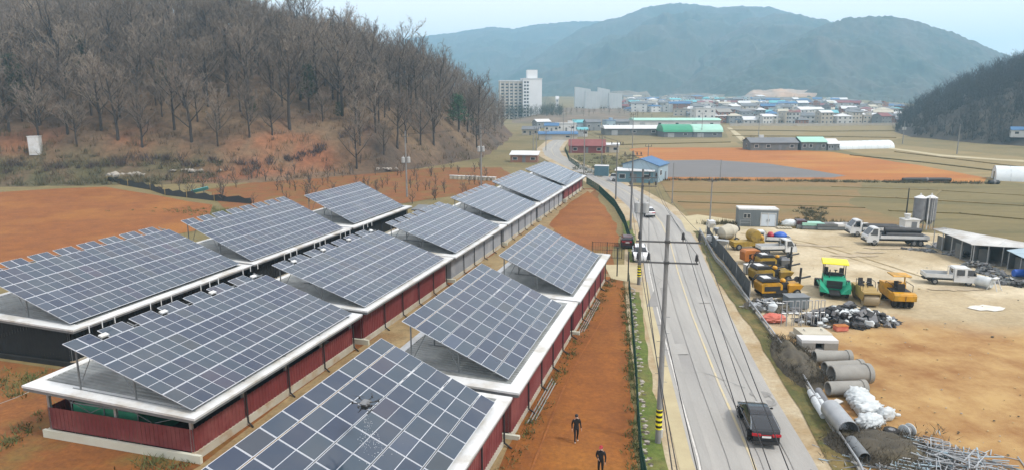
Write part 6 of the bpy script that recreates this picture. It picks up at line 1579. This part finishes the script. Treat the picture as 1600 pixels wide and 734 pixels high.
# open sheds along the east side of the yard
def lean_to(label, pts, hf, hb, roof='old_roof', wall='shed_wall', posts=4, open_end=False):
    """pts: front-left, front-right, back-right, back-left on the ground"""
    c = sum((Vector(p) for p in pts), Vector()) / 4; o = thing('storage_shed', label, 'shed', (c.x, c.y, LAY[0]))
    q = [Vector((p[0] - c.x, p[1] - c.y, 0)) for p in pts]
    F = [q[0] + Vector((0, 0, hf)), q[1] + Vector((0, 0, hf)), q[2] + Vector((0, 0, hb)), q[3] + Vector((0, 0, hb))]
    F = [p * 1.0 + Vector((p.x, p.y, 0)).normalized() * .45 for p in F]
    n = max(3, int((F[1] - F[0]).length / 1.1)); 
    for i in range(n):
        a, b = F[0].lerp(F[1], i / n), F[0].lerp(F[1], (i + .985) / n); d_, c_ = F[3].lerp(F[2], i / n), F[3].lerp(F[2], (i + .985) / n); up = Vector((0, 0, .05 + .015 * (i % 2)))
        MB().add([a, b, c_, d_, a + up, b + up, c_ + up, d_ + up], [(3, 2, 1, 0), (4, 5, 6, 7), (0, 1, 5, 4), (1, 2, 6, 5), (2, 3, 7, 6), (3, 0, 4, 7)]).build('roof_sheet', M[roof], o)
    for a, b, ha, hb_ in ((q[1], q[2], hf, hb), (q[2], q[3], hb, hb), (q[3], q[0], hb, hf))[:2 if open_end else 3]:
        MB().add([a, b, b + Vector((0, 0, hb_ - .08)), a + Vector((0, 0, ha - .08))], [(0, 1, 2, 3)]).build('wall', M[wall], o)
    for i in range(posts): p = q[0].lerp(q[1], i / (posts - 1)); MB().tube(p, p + Vector((0, 0, hf)), .07, n=6).build('post', M['steel_light'], o)
    MB().sheet(q, .03).build('floor_slab', M['conc'], o)
    for k in range(posts - 1):
        if k % 2: continue
        a, b = q[0].lerp(q[1], (k + .1) / (posts - 1)), q[0].lerp(q[1], (k + .9) / (posts - 1)); ins = (q[3] - q[0]) * .25
        MB().add([a + ins, b + ins, b + ins + Vector((0, 0, hf * .75)), a + ins + Vector((0, 0, hf * .75))], [(0, 1, 2, 3)]).build('partition', M[wall], o)
    return o
def lt(u, v, z): q = at(u, v, z); return (q.x, q.y, 0)
lean_to('long open storage shed with a white sheet roof, left end near the silos', [lt(1461, 358, 2.6), lt(1520, 381, 2.6), lt(1543, 368, 3.1), lt(1478, 356, 3.1)], 2.4, 2.9, posts=5, open_end=True)
lean_to('second open shed with a white sheet roof beside the parked pickup', [lt(1523, 382, 2.6), lt(1592, 386, 2.6), lt(1600, 380, 3.0), lt(1546, 368.5, 3.1)], 2.45, 2.9, posts=4)
lean_to('pale-roofed lean-to at the right edge of the yard', [lt(1578, 391, 2.4), lt(1640, 420, 2.4), lt(1690, 410, 2.7), lt(1612, 386, 2.7)], 2.2, 2.5, 'wall_blue', posts=4)
for i, (u, v, l, k) in enumerate(((1500, 400, 'dark clutter of boxes under the long white roof', 0), (1545, 428, 'heap of dark metal parts under the second white roof', 0), (1470, 388, 'pile of timber and pipes before the silo end of the shed', 1), (1440, 392, 'long dark beams lying on the ground before the sheds', 1), (1588, 446, 'dark machine parts on the green patch at the right edge', 0), (1528, 418, 'mixed dark clutter at the corner between the two white roofs', 0), (1562, 440, 'low heap of metal and white bits behind the frame stand', 0), (1483, 384, 'dark boxes and sheets inside the silo end of the long shed', 0))):
    c = at(u, v); heap('clutter_pile', l, 'clutter', (c.x, c.y), 2.0 if not k else 2.3, .9, .8 if not k else .35, 70, [M['scrap_dark'], M['scrap_grey'], M['shed_wall'], M['steel']], .6, ('box', 'blob', 'bar') if not k else ('bar', 'box'), R(-35), 2.6)
c = at(1592, 436); t = thing('blue_barrel', 'bright blue barrel lying before the pale lean-to at the right edge', 'barrel', (c.x, c.y, .75)); MB().ring((0, 0, 0), .45, .7, 'X', 16).build('shell', M['blue'], t, 40); MB().ring((0, 0, 0), .47, .05, 'X', 16).build('hoop', M['blue'], t); MB().box((0, 0, -.55), (1.4, .8, .3)).build('cradle', M['steel'], t)
for i, (u, v, l, m) in enumerate(((1536, 450, 'pale round tank lying in front of the pickup truck', 'sack'), (1553, 454, 'white frame stand between the round tank and the clutter', 'white_old'))):
    c = at(u, v); t = thing('tank' if i == 0 else 'frame_stand', l, 'tank' if i == 0 else 'stand', (c.x, c.y, LAY[0]), R(30))
    if i == 0: MB().ring((0, 0, .65), .6, .8, 'Y', 16).build('shell', M[m], t, 40); MB().box((0, 0, .1), (.9, 1.2, .2)).build('cradle', M['steel'], t)
    else:
        for x in (-.5, .5): MB().path([(x, -.5, 0), (x * .7, 0, 1.3), (x, .5, 0)], .05, 5).build('leg', M[m], t)
        MB().box((0, 0, 1.28), (1.0, .4, .08)).build('top', M[m], t)
# things on the near side: white pipes along the right row of sheds
for i, (a0, a1, l) in enumerate(((38.9, 46.2, 'bundle of pale pipes on the soil along the middle shed of the right row'), (56.5, 67, 'long bundle of pale pipes along the farthest shed of the right row'))):
    t = thing('pipe_bundle', l, 'pipes', row((a0 + a1) / 2, -10.0, .06), -AZ)
    for k in range(3): MB().tube((k * .2 - .2, -(a1 - a0) / 2 + .3 * k, .05), (k * .2 - .2, (a1 - a0) / 2 - .35 * k, .05), .045, n=6).build('pipe', M['conc'], t)
    for y in (-.3, .3): MB().box((0, y * (a1 - a0), -.03), (.7, .08, .06)).build('bearer', M['brush_dark'], t)
t = thing('water_hose', 'thin pale hose lying on the soil at the left edge of the photo', 'hose', at(0, 632)); b0 = t.location.copy()
MB().path([at(*q, .03) - b0 for q in ((-60, 650), (0, 630), (22, 622), (45, 612), (66, 600))], .035, 5).build('pipe', M['conc'], t)
# left: white cabinet, blue board, black net
x, y = -149.5, 189; a = at(57, 240); 
p = on_hill(57, 241); t = thing('white_shelter', 'small white metal cabinet standing on the bank at the far left', 'cabinet', p, R(15)); MB().box((0, 0, 2.1), (2.5, 2.0, 4.6)).build('body', M['wall_white'], t); MB().box((0, 0, 4.46), (2.7, 2.2, .14)).build('roof', M['white_sheet'], t)
for k in range(3): MB().box((-.8 + k * .8, -1.02, 2.2), (.7, .06, 3.9)).build('panel', M['white_sheet'], t)
p = at(313, 303); t = thing('blue_board', 'pale blue board leaning by the black net at the orange field edge', 'board', (p.x, p.y, .3), R(20)); MB().box((0, 0, .55), (3.4, .12, .9), M=Matrix.Rotation(R(-12), 3, 'Y') @ Matrix.Rotation(R(40), 3, 'X')).build('sheet', M['roof_teal'], t); MB().tube((.8, .1, -.3), (.8, .25, .7), .05, n=5).build('prop', M['steel'], t)
NQ = P2([(168, 285), (200, 291), (235, 297), (258, 305), (292, 309), (335, 314), (392, 319)])
t = thing('silt_fence', 'low black film fence along the far edge of the left orange field', 'fence', (NQ[0][0], NQ[0][1], 0)); b0 = Vector((*NQ[0], 0)); NV = [Vector((*q, 0)) - b0 for q in NQ]
pm = MB().tube((0, 0, -.2), (0, 0, 1.6), .06, n=5).mesh('post', M['tan_m'])
for a, b in zip(NV[:-1], NV[1:]):
    mb = MB(); 
    for k in range(6):
        p0, p1 = a.lerp(b, k / 6), a.lerp(b, (k + 1) / 6); h0, h1 = 1.2 + .25 * math.sin(k * 2.1), 1.2 + .25 * math.sin(k * 2.1 + 2.1)
        mb.add([p0, p1, p1 + Vector((.1, .15, h1)), p0 + Vector((.1, .15, h0))], [(0, 1, 2, 3)]); mb.add([p0 + Vector((0, .5, 0)), p1 + Vector((0, .5, 0)), p1 + Vector((.1, .18, h1)), p0 + Vector((.1, .18, h0))], [(0, 1, 2, 3)])
    mb.build('film_panel', M['film_black'], t); link('post', pm, t, a)
for u, v, s, l in ((186, 275, 1.6, 'pale rocks at the end of the black film fence'), (305, 268, 1.2, 'pale rocks on the bank above the orange orchard soil'), (600, 265, 1.0, 'white sacks on the slope between the two white poles')):
    p = on_hill(u, v); mb = MB(); rg = random.Random(u)
    for i in range(14): mb.blob((p.x + rg.gauss(0, 2.2 * s), p.y + rg.gauss(0, .8), p.z + .2), (rg.uniform(.3, .9) * s, rg.uniform(.3, .7) * s, rg.uniform(.2, .5) * s), rg, 0, 1, .25)
    tag_stuff(mb.build('rock_pile', M['rock'], None, fix=False), l, 'rocks')
# low pale blocks in a row and a small hut behind the sheds
a, b = at(706, 280), at(772, 283)
for k in range(11):
    p = a.lerp(b, k / 10); t = thing('hive_box', 'small cream box in the long row between the orchard and the white pole', 'box', (p.x, p.y, 0), R(k * 7), 'row of cream boxes behind the sheds'); MB().box((0, 0, .45), (1.0, .8, .9)).build('box', M['conc_pale'], t); MB().box((0, 0, .94), (1.15, .95, .08)).build('lid', M['white_sheet'], t)
house('small dark green roofed hut behind the farthest left-row shed', row(103, -44.5), -AZ, 3, 2.4, 2.1, 'conc_pale', 'roof_slate', 'mono', .4, 1, cat='hut', name='farm_hut', door=False)
house('white-roofed shelter beside the road at the foot of the wooded hill', at(820, 253), R(-8), 8.5, 5, 2.2, 'wall_brick', 'roof_white', 'mono', .9, 3, cat='shelter', name='roadside_shelter')
# mid distance
house('blue-roofed metal workshop with a pale end wall by the road bend', at(1008, 281), R(62), 8.5, 9, 4.0, 'wall_blue', 'roof_blue', 'gable', 1.5, 2, cat='workshop', name='workshop')
house('low grey-blue workshop annex with a flat grey roof beside the road', at(992, 284), R(-14), 8.8, 4.6, 2.7, 'container', 'roof_white', 'mono', .3, 3, cat='workshop', name='workshop_annex')
c = at(940, 275); t = thing('cargo_container', 'small teal cargo container on the grass bank inside the bend', 'container', (c.x, c.y, 0), R(-12)); MB().box((0, 0, 1.35), (3.6, 2.6, 2.6)).build('body', M['container'], t); MB().box((0, 0, 2.7), (3.7, 2.7, .1)).build('roof', M['roof_white'], t)
for k in range(9): MB().box((-1.6 + k * .4, -1.33, 1.35), (.16, .07, 2.4)).build('rib', M['container'], t)
sedan('white van-like car parked at the corner of the grey-blue annex', tuple(at(967, 284))[:2], R(100), 'white_car', 4.4, 1.8, 1.8, True)
house('brick-red shed with a red roof at the far road bend', at(917, 238), R(-6), 13, 9, 2.6, 'roof_red', 'roof_red', 'gable', 2.0, 3, cat='barn', name='red_barn')
house('white annex with a pale roof joined to the red barn', at(950, 238), R(-10), 8, 5, 2.6, 'wall_cream', 'roof_white', 'mono', .5, 3, cat='barn', name='barn_annex')
def tunnel(label, a, b, r, m='poly', cat='greenhouse', name='greenhouse'):
    a = Vector(a); b = Vector(b); d = b - a; L = d.length; o = thing(name, label, cat, ((a.x + b.x) / 2, (a.y + b.y) / 2, 0), math.atan2(d.y, d.x))
    n = 14; mb = MB(); A = [(-L / 2, -math.cos(math.pi * i / n) * r, math.sin(math.pi * i / n) * r * .85) for i in range(n + 1)]; B = [(L / 2, y, z) for _, y, z in A]
    mb.add(A + B, [(i, i + 1, n + 2 + i, n + 1 + i) for i in range(n)]); mb.build('film_cover', M[m], o, 180)
    for s in (-1, 1):
        e = MB().add([(s * L / 2 * .998, y, z) for _, y, z in A], [tuple(range(n + 1))]).build('end_wall', M[m], o); MB().box((s * (L / 2 + .02), 0, 1.0), (.08, 1.6, 2.0)).build('door', M['window'], o)
    h = MB()
    for k in range(int(L / 3) + 1):
        x = -L / 2 + k * 3; h.path([(x, y * 1.012, z * 1.012) for _, y, z in A[::2]], .04, 4)
    h.build('hoop', M['steel_light'], o); return o
tunnel('long white film greenhouse before the right hill', at(1302, 233), at(1387, 231), 3.6)
tunnel('white film greenhouse at the right edge with an open dark end', at(1552, 280), at(1640, 284), 4.0)
for k, (u0, u1, v, h, w_, r_, l) in enumerate(((1165, 1240, 234, 4.2, 'shed_wall', 'roof_slate', 'low grey barn row with slate roofs in the middle fields'), (1243, 1284, 234, 4.6, 'shed_wall', 'roof_mint', 'grey barn with a mint green roof in the middle fields'), (1284, 1304, 234, 3.6, 'wall_grey', 'roof_white', 'small pale barn touching the white greenhouse'))):
    a, b = at(u0, v), at(u1, v); house(l, (a + b) / 2, math.atan2(b.y - a.y, b.x - a.x), (b - a).length - .6, 9, h * .7, w_, r_, 'gable', 1.6, 4, cat='barn', name='farm_barn')
house('small white block house at the left end of the grey barns', at(1183, 233), 0, 6, 4, 3.4, 'wall_white', 'roof_white', 'flat', 1, 2, name='farm_house')
sp = [(at(1166 + 4 * i, 226).x + random.Random(i).uniform(-2, 2), at(1170, 226).y + random.Random(i + 50).uniform(-4, 4), 0, 1.6) for i in range(14)]
tag(brush('field_shrubs', sp, M['bush'], 9, 60, 2.4, .2, .8), 'dark shrubs around the grey barns in the middle fields', 'shrubs', kind='stuff')
for u0, u1, v, l in ((1410, 1485, 284, 'long low black film roll along the far paddy edge'), (1545, 1560, 288, 'short black film roll at the edge of the right greenhouse')):
    a, b = at(u0, v), at(u1, v); d = b - a; t = thing('film_roll', l, 'film roll', ((a.x + b.x) / 2, (a.y + b.y) / 2, .45), math.atan2(d.y, d.x)); MB().ring((0, 0, 0), .55, d.length / 2, 'X', 10).build('roll', M['film_black'], t, 40); MB().ring((0, 0, 0), .58, .3, 'X', 10).build('strap', M['scrap_grey'], t)
def ware(label, u0, u1, v, h, roof, wall='wall_grey', rise=2.2, dep=16):
    a, b = at(u0, v), at(u1, v); d = b - a; L = d.length; o = thing('warehouse', label, 'warehouse', ((a.x + b.x) / 2, (a.y + b.y) / 2 + dep / 2, 0), math.atan2(d.y, d.x))
    MB().box((0, 0, h / 2), (L, dep, h)).build('wall', M[wall], o); n = 10; A = [(-L / 2 - .4, -math.cos(math.pi * i / n) * (dep / 2 + .5), h + .05 + math.sin(math.pi * i / n) * rise) for i in range(n + 1)]; B = [(L / 2 + .4, y, z) for _, y, z in A]
    MB().add(A + B, [(i, i + 1, n + 2 + i, n + 1 + i) for i in range(n)] + [tuple(range(n + 1)), tuple(range(n + 1, 2 * n + 2))]).build('roof', M[roof], o)
    for k in range(max(2, int(L / 9))):
        x = -L / 2 + (k + .5) * L / max(2, int(L / 9)); (win(o, x, -dep / 2, h * .6, 2.2, h * .35) if k % 3 else MB().box((x, -dep / 2 - .05, h * .4), (3.2, .12, h * .78)).build('door', M['steel_light'], o))
    return o
ware('green arched warehouse left of the mint one at the field edge', 1037, 1082, 215, 2.6, 'roof_green', 'roof_slate', 3.6)
ware('mint arched warehouse at the right end of the warehouse row', 1083, 1128, 215, 2.6, 'roof_mint', 'roof_slate', 3.6)
ware('long low warehouse with a pale grey roof left of the green one', 945, 1036, 212, 3.4, 'roof_white', 'shed_wall', 1.6)
ware('long warehouse with a mint roof edge behind the green warehouses', 990, 1125, 203, 5.6, 'roof_mint', 'wall_white', 1.3)
ware('blue-roofed low building on the far side of the distant road', 842, 902, 219, 2.6, 'roof_blue', 'wall_cream', 1.2, 10)
ware('teal-roofed shed right of the blue-roofed roadside building', 903, 918, 214, 3.4, 'roof_teal', 'wall_white', 1.2, 9)
# apartment tower
M['slab_white'] = mat('bright_render', (.82, .83, .83), (.76, .77, .77), .1, .8)
c = at(822, 186); o = thing('apartment_tower', 'tall white apartment block with a rooftop tower beyond the wooded hill', 'apartment block', (c.x, c.y, -5), R(8))
MB().box((4.5, 0, 19), (17, 15, 42)).build('wall', M['slab_white'], o); MB().box((-14, 2, 18), (20, 12, 40)).build('wall', M['wall_cream'], o)
MB().box((4.5, 0, 40.4), (17.6, 15.6, .8)).build('roof', M['roof_white'], o); MB().box((-14, 2, 38.5), (20.6, 12.6, 1.0)).build('roof', M['roof_white'], o); MB().box((5, 0, 44.4), (9, 8, 7.4)).build('rooftop_tower', M['slab_white'], o)
for f in range(13):
    for x in (-2.3, .2): win(o, x, -7.5, 2.4 + f * 2.9, 1.9, 1.7, 'y', 'window', 'wall_grey')
    for k in range(5): win(o, -22 + k * 4.0, -4.0, 2.4 + f * 2.75, 2.8, 1.7, 'y', 'window', 'wall_white')
for k in range(6): MB().box((-24 + k * 4.0, -4.3, 18.5), (.5, .8, 38)).build('pilaster', M['wall_white'], o)
# grey slab blocks
M['slab_pale'] = mat('slab_render', (.62, .66, .66), (.56, .6, .6), .1, .8)
em = 6.5
for i, (u0, u1, vb, vt, D, l) in enumerate(((898, 922, 172, 136, 760, 'leftmost grey concrete slab block of the four with a sloping top'), (914, 937, 175, 143, 735, 'second grey slab block, lower and in front of the first'), (934, 952, 172, 137, 765, 'third grey slab block with a sloping top, set back'), (951, 971, 174, 146, 740, 'rightmost grey slab block of the four, square topped'))):
    f_ = 1067 / math.cos(R(PITCH)); x0, x1 = (u0 - 800) / f_ * D, (u1 - 800) / f_ * D; zt = CAM_H + D * math.tan(math.atan((367 - vt) / 1067) - R(PITCH)); zb = CAM_H + D * math.tan(math.atan((367 - vb) / 1067) - R(PITCH))
    o = thing('slab_block', l, 'apartment block', ((x0 + x1) / 2, D, 0)); w_ = x1 - x0
    q = MB(); z2 = zt - (2.6 if i in (0, 2) else .4); q.add([(-w_ / 2, -5, -1), (w_ / 2, -5, -1), (w_ / 2, 5, -1), (-w_ / 2, 5, -1), (-w_ / 2, -5, zt), (w_ / 2, -5, z2), (w_ / 2, 5, z2), (-w_ / 2, 5, zt)], [(3, 2, 1, 0), (4, 5, 6, 7), (0, 1, 5, 4), (1, 2, 6, 5), (2, 3, 7, 6), (3, 0, 4, 7)]); q.build('wall', M['slab_pale'], o)
    MB().box((0, -1, zb - 1.6), (w_ + 4, 16, 1.6)).build('podium', M['wall_white'], o)
    for k in range(5): win(o, -w_ / 2 + w_ * (k + .5) / 5, -5, zb + 2, w_ * .12, 2.6)
    for k in range(3): MB().box((-w_ / 2 + w_ * (k + 1) / 4, -5.02, (zb + zt) / 2), (.25, .1, (zt - zb) * .8)).build('joint', M['wall_white'], o)
p = at(868, 176); house('slim white church-like tower on the embankment left of the slabs', (48, 740, 4), 0, 3, 3, 13, 'wall_white', 'roof_white', 'gable', 3, 1, 3, cat='tower', name='slim_tower')
# three storey building
c = at(1097, 194); o = house('white three-storey building with dark windows in the town', c, R(8), 15, 11, 11, 'wall_white', 'roof_white', 'flat', 1, 3, 3, cat='building', name='town_building')
# the town: every house its own thing
rg = random.Random(2024); placed = []
roofs = (('roof_blue', 'blue'), ('roof_slate', 'slate'), ('roof_slate', 'slate'), ('roof_white', 'white'), ('roof_white', 'white'), ('conc', 'grey'), ('conc_pale', 'pale grey'), ('roof_slate', 'slate grey'), ('roof_teal', 'turquoise'), ('roof_red', 'dull red'), ('roof_slate', 'dark grey'))
walls = (('wall_white', 'white'), ('wall_cream', 'cream'), ('wall_grey', 'grey'), ('wall_white', 'pale'), ('wall_brick', 'brick'))
TG = 'small houses of the far town'
refs = [(985, 'right of the slab blocks'), (1020, 'above the long mint warehouse'), (1050, 'above the green warehouse'), (1085, 'left of the three-storey building'), (1120, 'right of the three-storey building'), (1160, 'below the bare slope'), (1200, 'below the left excavated slope'), (1250, 'below the middle excavated slope'), (1290, 'below the right excavated slope'), (1330, 'above the left greenhouse end'), (1370, 'above the right greenhouse end'), (1410, 'at the foot of the right hill')]
levels = ((528, 'front row'), (572, 'second row'), (625, 'third row'), (690, 'fourth row'), (770, 'fifth row'), (870, 'sixth row'), (980, 'rearmost row'))
f_ = 1067 / math.cos(R(PITCH)); used = set()
for li, (y0, vl) in enumerate(levels):
    u = (1122, 1112, 1066, 985, 968, 966, 970)[li]
    while u < (1405, 1408, 1412, 1410, 1400, 1340, 1210)[li]:
        y = y0 + rg.uniform(-14, 14); x = (u - 800) / f_ * y
        wd = rg.uniform(7, 14) * (1 + .06 * li); dp_ = rg.uniform(7, 10); fl = rg.choice((1, 1, 2, 2, 3) if li < 4 else (1, 1, 2))
        r_, rn = rg.choice(roofs); wl_, wn = rg.choice(walls); kd = rg.choice(('gable', 'gable', 'hip', 'flat', 'mono'))
        near = min(refs, key=lambda q: abs(q[0] - u))[1]; hn = {1: 'low', 2: 'two-storey', 3: 'tall'}[fl]
        lab = '%s %s house, %s %s roof, %s %s' % (hn, wn, rn, {'gable': 'gabled', 'hip': 'hipped', 'flat': 'flat', 'mono': 'sloping'}[kd], vl, near)
        if lab not in used:
            used.add(lab)
            house(lab, (x, y, town_z(y)), R(rg.uniform(-30, 30)), wd, dp_, 2.8 * fl, wl_, r_, kd, rg.uniform(1.4, 2.4), 3 if li < 3 else 2, fl, group=TG, door=li < 2)
        u += rg.uniform(6.5, 11.5) * (1 - .05 * li)
# roadside buildings between the road bend and the embankment
for i, (u, v, wd, h, wl_, r_, kd, l) in enumerate(((830, 211, 9, 3, 'wall_cream', 'roof_slate', 'gable', 'small cream house by the foot of the wooded hill'), (862, 206, 8, 3.5, 'wall_white', 'roof_blue', 'gable', 'white house with a blue roof behind the roadside row'), (884, 205, 12, 4, 'wall_white', 'roof_white', 'flat', 'white flat building in the middle of the roadside row'), (907, 203, 10, 4.5, 'wall_blue', 'roof_teal', 'gable', 'pale blue house with a turquoise roof at the roadside'), (925, 204, 9, 5, 'wall_grey', 'roof_slate', 'gable', 'grey house at the right of the roadside row'), (951, 202, 6, 5, 'wall_blue', 'blue', 'flat', 'small bright blue box building above the grey warehouse'), (972, 200, 12, 4, 'wall_grey', 'roof_slate', 'gable', 'grey gabled house above the grey warehouse'), (846, 200, 10, 4, 'wall_grey', 'roof_white', 'gable', 'grey house with a white roof below the apartment tower'))):
    house(l, at(u, v), R(-10 + 5 * i), wd, 7, h, wl_, r_, kd, 1.5, 3, cat='house', name='roadside_house')
# a wall along the front of the town, village trees as one mass
for a, b in (((1140, 197), (1245, 197)), ((1245, 197.5), (1405, 196))):
    a, b = at(*a), at(*b); d = b - a; t = thing('boundary_wall', 'low pale wall along the front of the town, %s half' % ('left' if a.x < 180 else 'right'), 'wall', ((a.x + b.x) / 2, (a.y + b.y) / 2, 0), math.atan2(d.y, d.x)); MB().box((0, 0, .8), (d.length, .3, 1.6)).build('wall', M['wall_cream'], t); MB().box((0, 0, 1.64), (d.length, .45, .12)).build('coping', M['wall_white'], t)
sp = []; rg = random.Random(9)
for i in range(150):
    y_ = rg.uniform(520, 1050); c = Vector(((rg.uniform(965, 1420) - 800) / f_ * y_, y_, 0)); sp.append((c.x, c.y, town_z(c.y)))
for i in range(60):
    x = rg.uniform(-30, 105); sp.append((x, rg.uniform(520, 760), 5 if x > 15 else 1))
wood('town_trees', sp, M['bush'], 12, 4, 8)
sp = [(rg.uniform(-8, 45), rg.uniform(600, 640), rg.uniform(0, 3)) for i in range(90)]
M['grn'] = mat('dull_evergreen', (.07, .1, .05), (.1, .11, .06), .1, .95); wood('evergreen_grove', sp, M['grn'], 13, 9, 15)
house('blue-roofed house at the foot of the right hill', (216, 292, float(rhill_z(np.array([216.]), np.array([292.]))[0])), R(-30), 8, 5, 2.6, 'wall_white', 'roof_blue', 'gable', 1.2, 2, name='hill_house')

rg = random.Random(404); sp = []
for i in range(260):
    f = rg.random(); c = at(1030 + 530 * f, 281 + 6 * f + rg.uniform(-.6, 1.2)); sp.append((c.x, c.y, 0, rg.uniform(.4, 1.0)))
for i in range(120):
    f = rg.random(); c = at(1100 + 240 * f, 352 + rg.uniform(-2, .5)); sp.append((c.x, c.y, 0, rg.uniform(.4, 1.1)))
for i in range(90):
    c = at(rg.gauss(1270, 12), rg.uniform(325, 350)); sp.append((c.x, c.y, 0, rg.uniform(.3, .7)))
for i in range(200):
    c = at(rg.uniform(890, 1000), rg.uniform(243, 278)); sp.append((c.x, c.y, 0, rg.uniform(.4, 1.0)))
tag(brush('field_edge_brush', sp, M['olive'], 10, 14, 1.1, .14, .9), 'dry brush along the field edges across the road', 'brush', kind='stuff')
# ------------------------------------------------------------------ air
hzm = bpy.data.materials.new('haze'); hzm.use_nodes = True
t = hzm.node_tree; t.nodes.clear(); ou = t.nodes.new('ShaderNodeOutputMaterial'); pv = t.nodes.new('ShaderNodeVolumePrincipled')
pv.inputs['Color'].default_value = (.44, .76, 1.0, 1); pv.inputs['Density'].default_value = HAZE; pv.inputs['Anisotropy'].default_value = .25
t.links.new(pv.outputs[0], ou.inputs['Volume'])
HB = ((-1900, -300, -1.5), (2900, 4700, 352))
c = [(a + b) / 2 for a, b in zip(*HB)]; d = [b - a for a, b in zip(*HB)]
stuff(MB().box(c, d).build('haze', hzm))

# rounded edges on painted bodywork
for o in bpy.data.objects:
    if o.type == 'MESH' and o.parent and o.name.split('.')[0] in ('body', 'cab', 'engine_body', 'engine_hood', 'hood', 'housing', 'front_ballast', 'canopy', 'hopper', 'roof_sheet', 'window_glass') and o.parent.get('category') in ('car', 'truck', 'paver', 'roller', 'machine'):
        if o.name.startswith('window_glass') : wdt = .05
        else: wdt = .07
        b_ = o.modifiers.new('bevel', 'BEVEL'); b_.width = wdt; b_.segments = 3; b_.limit_method = 'ANGLE'; b_.angle_limit = R(25); b_.harden_normals = False
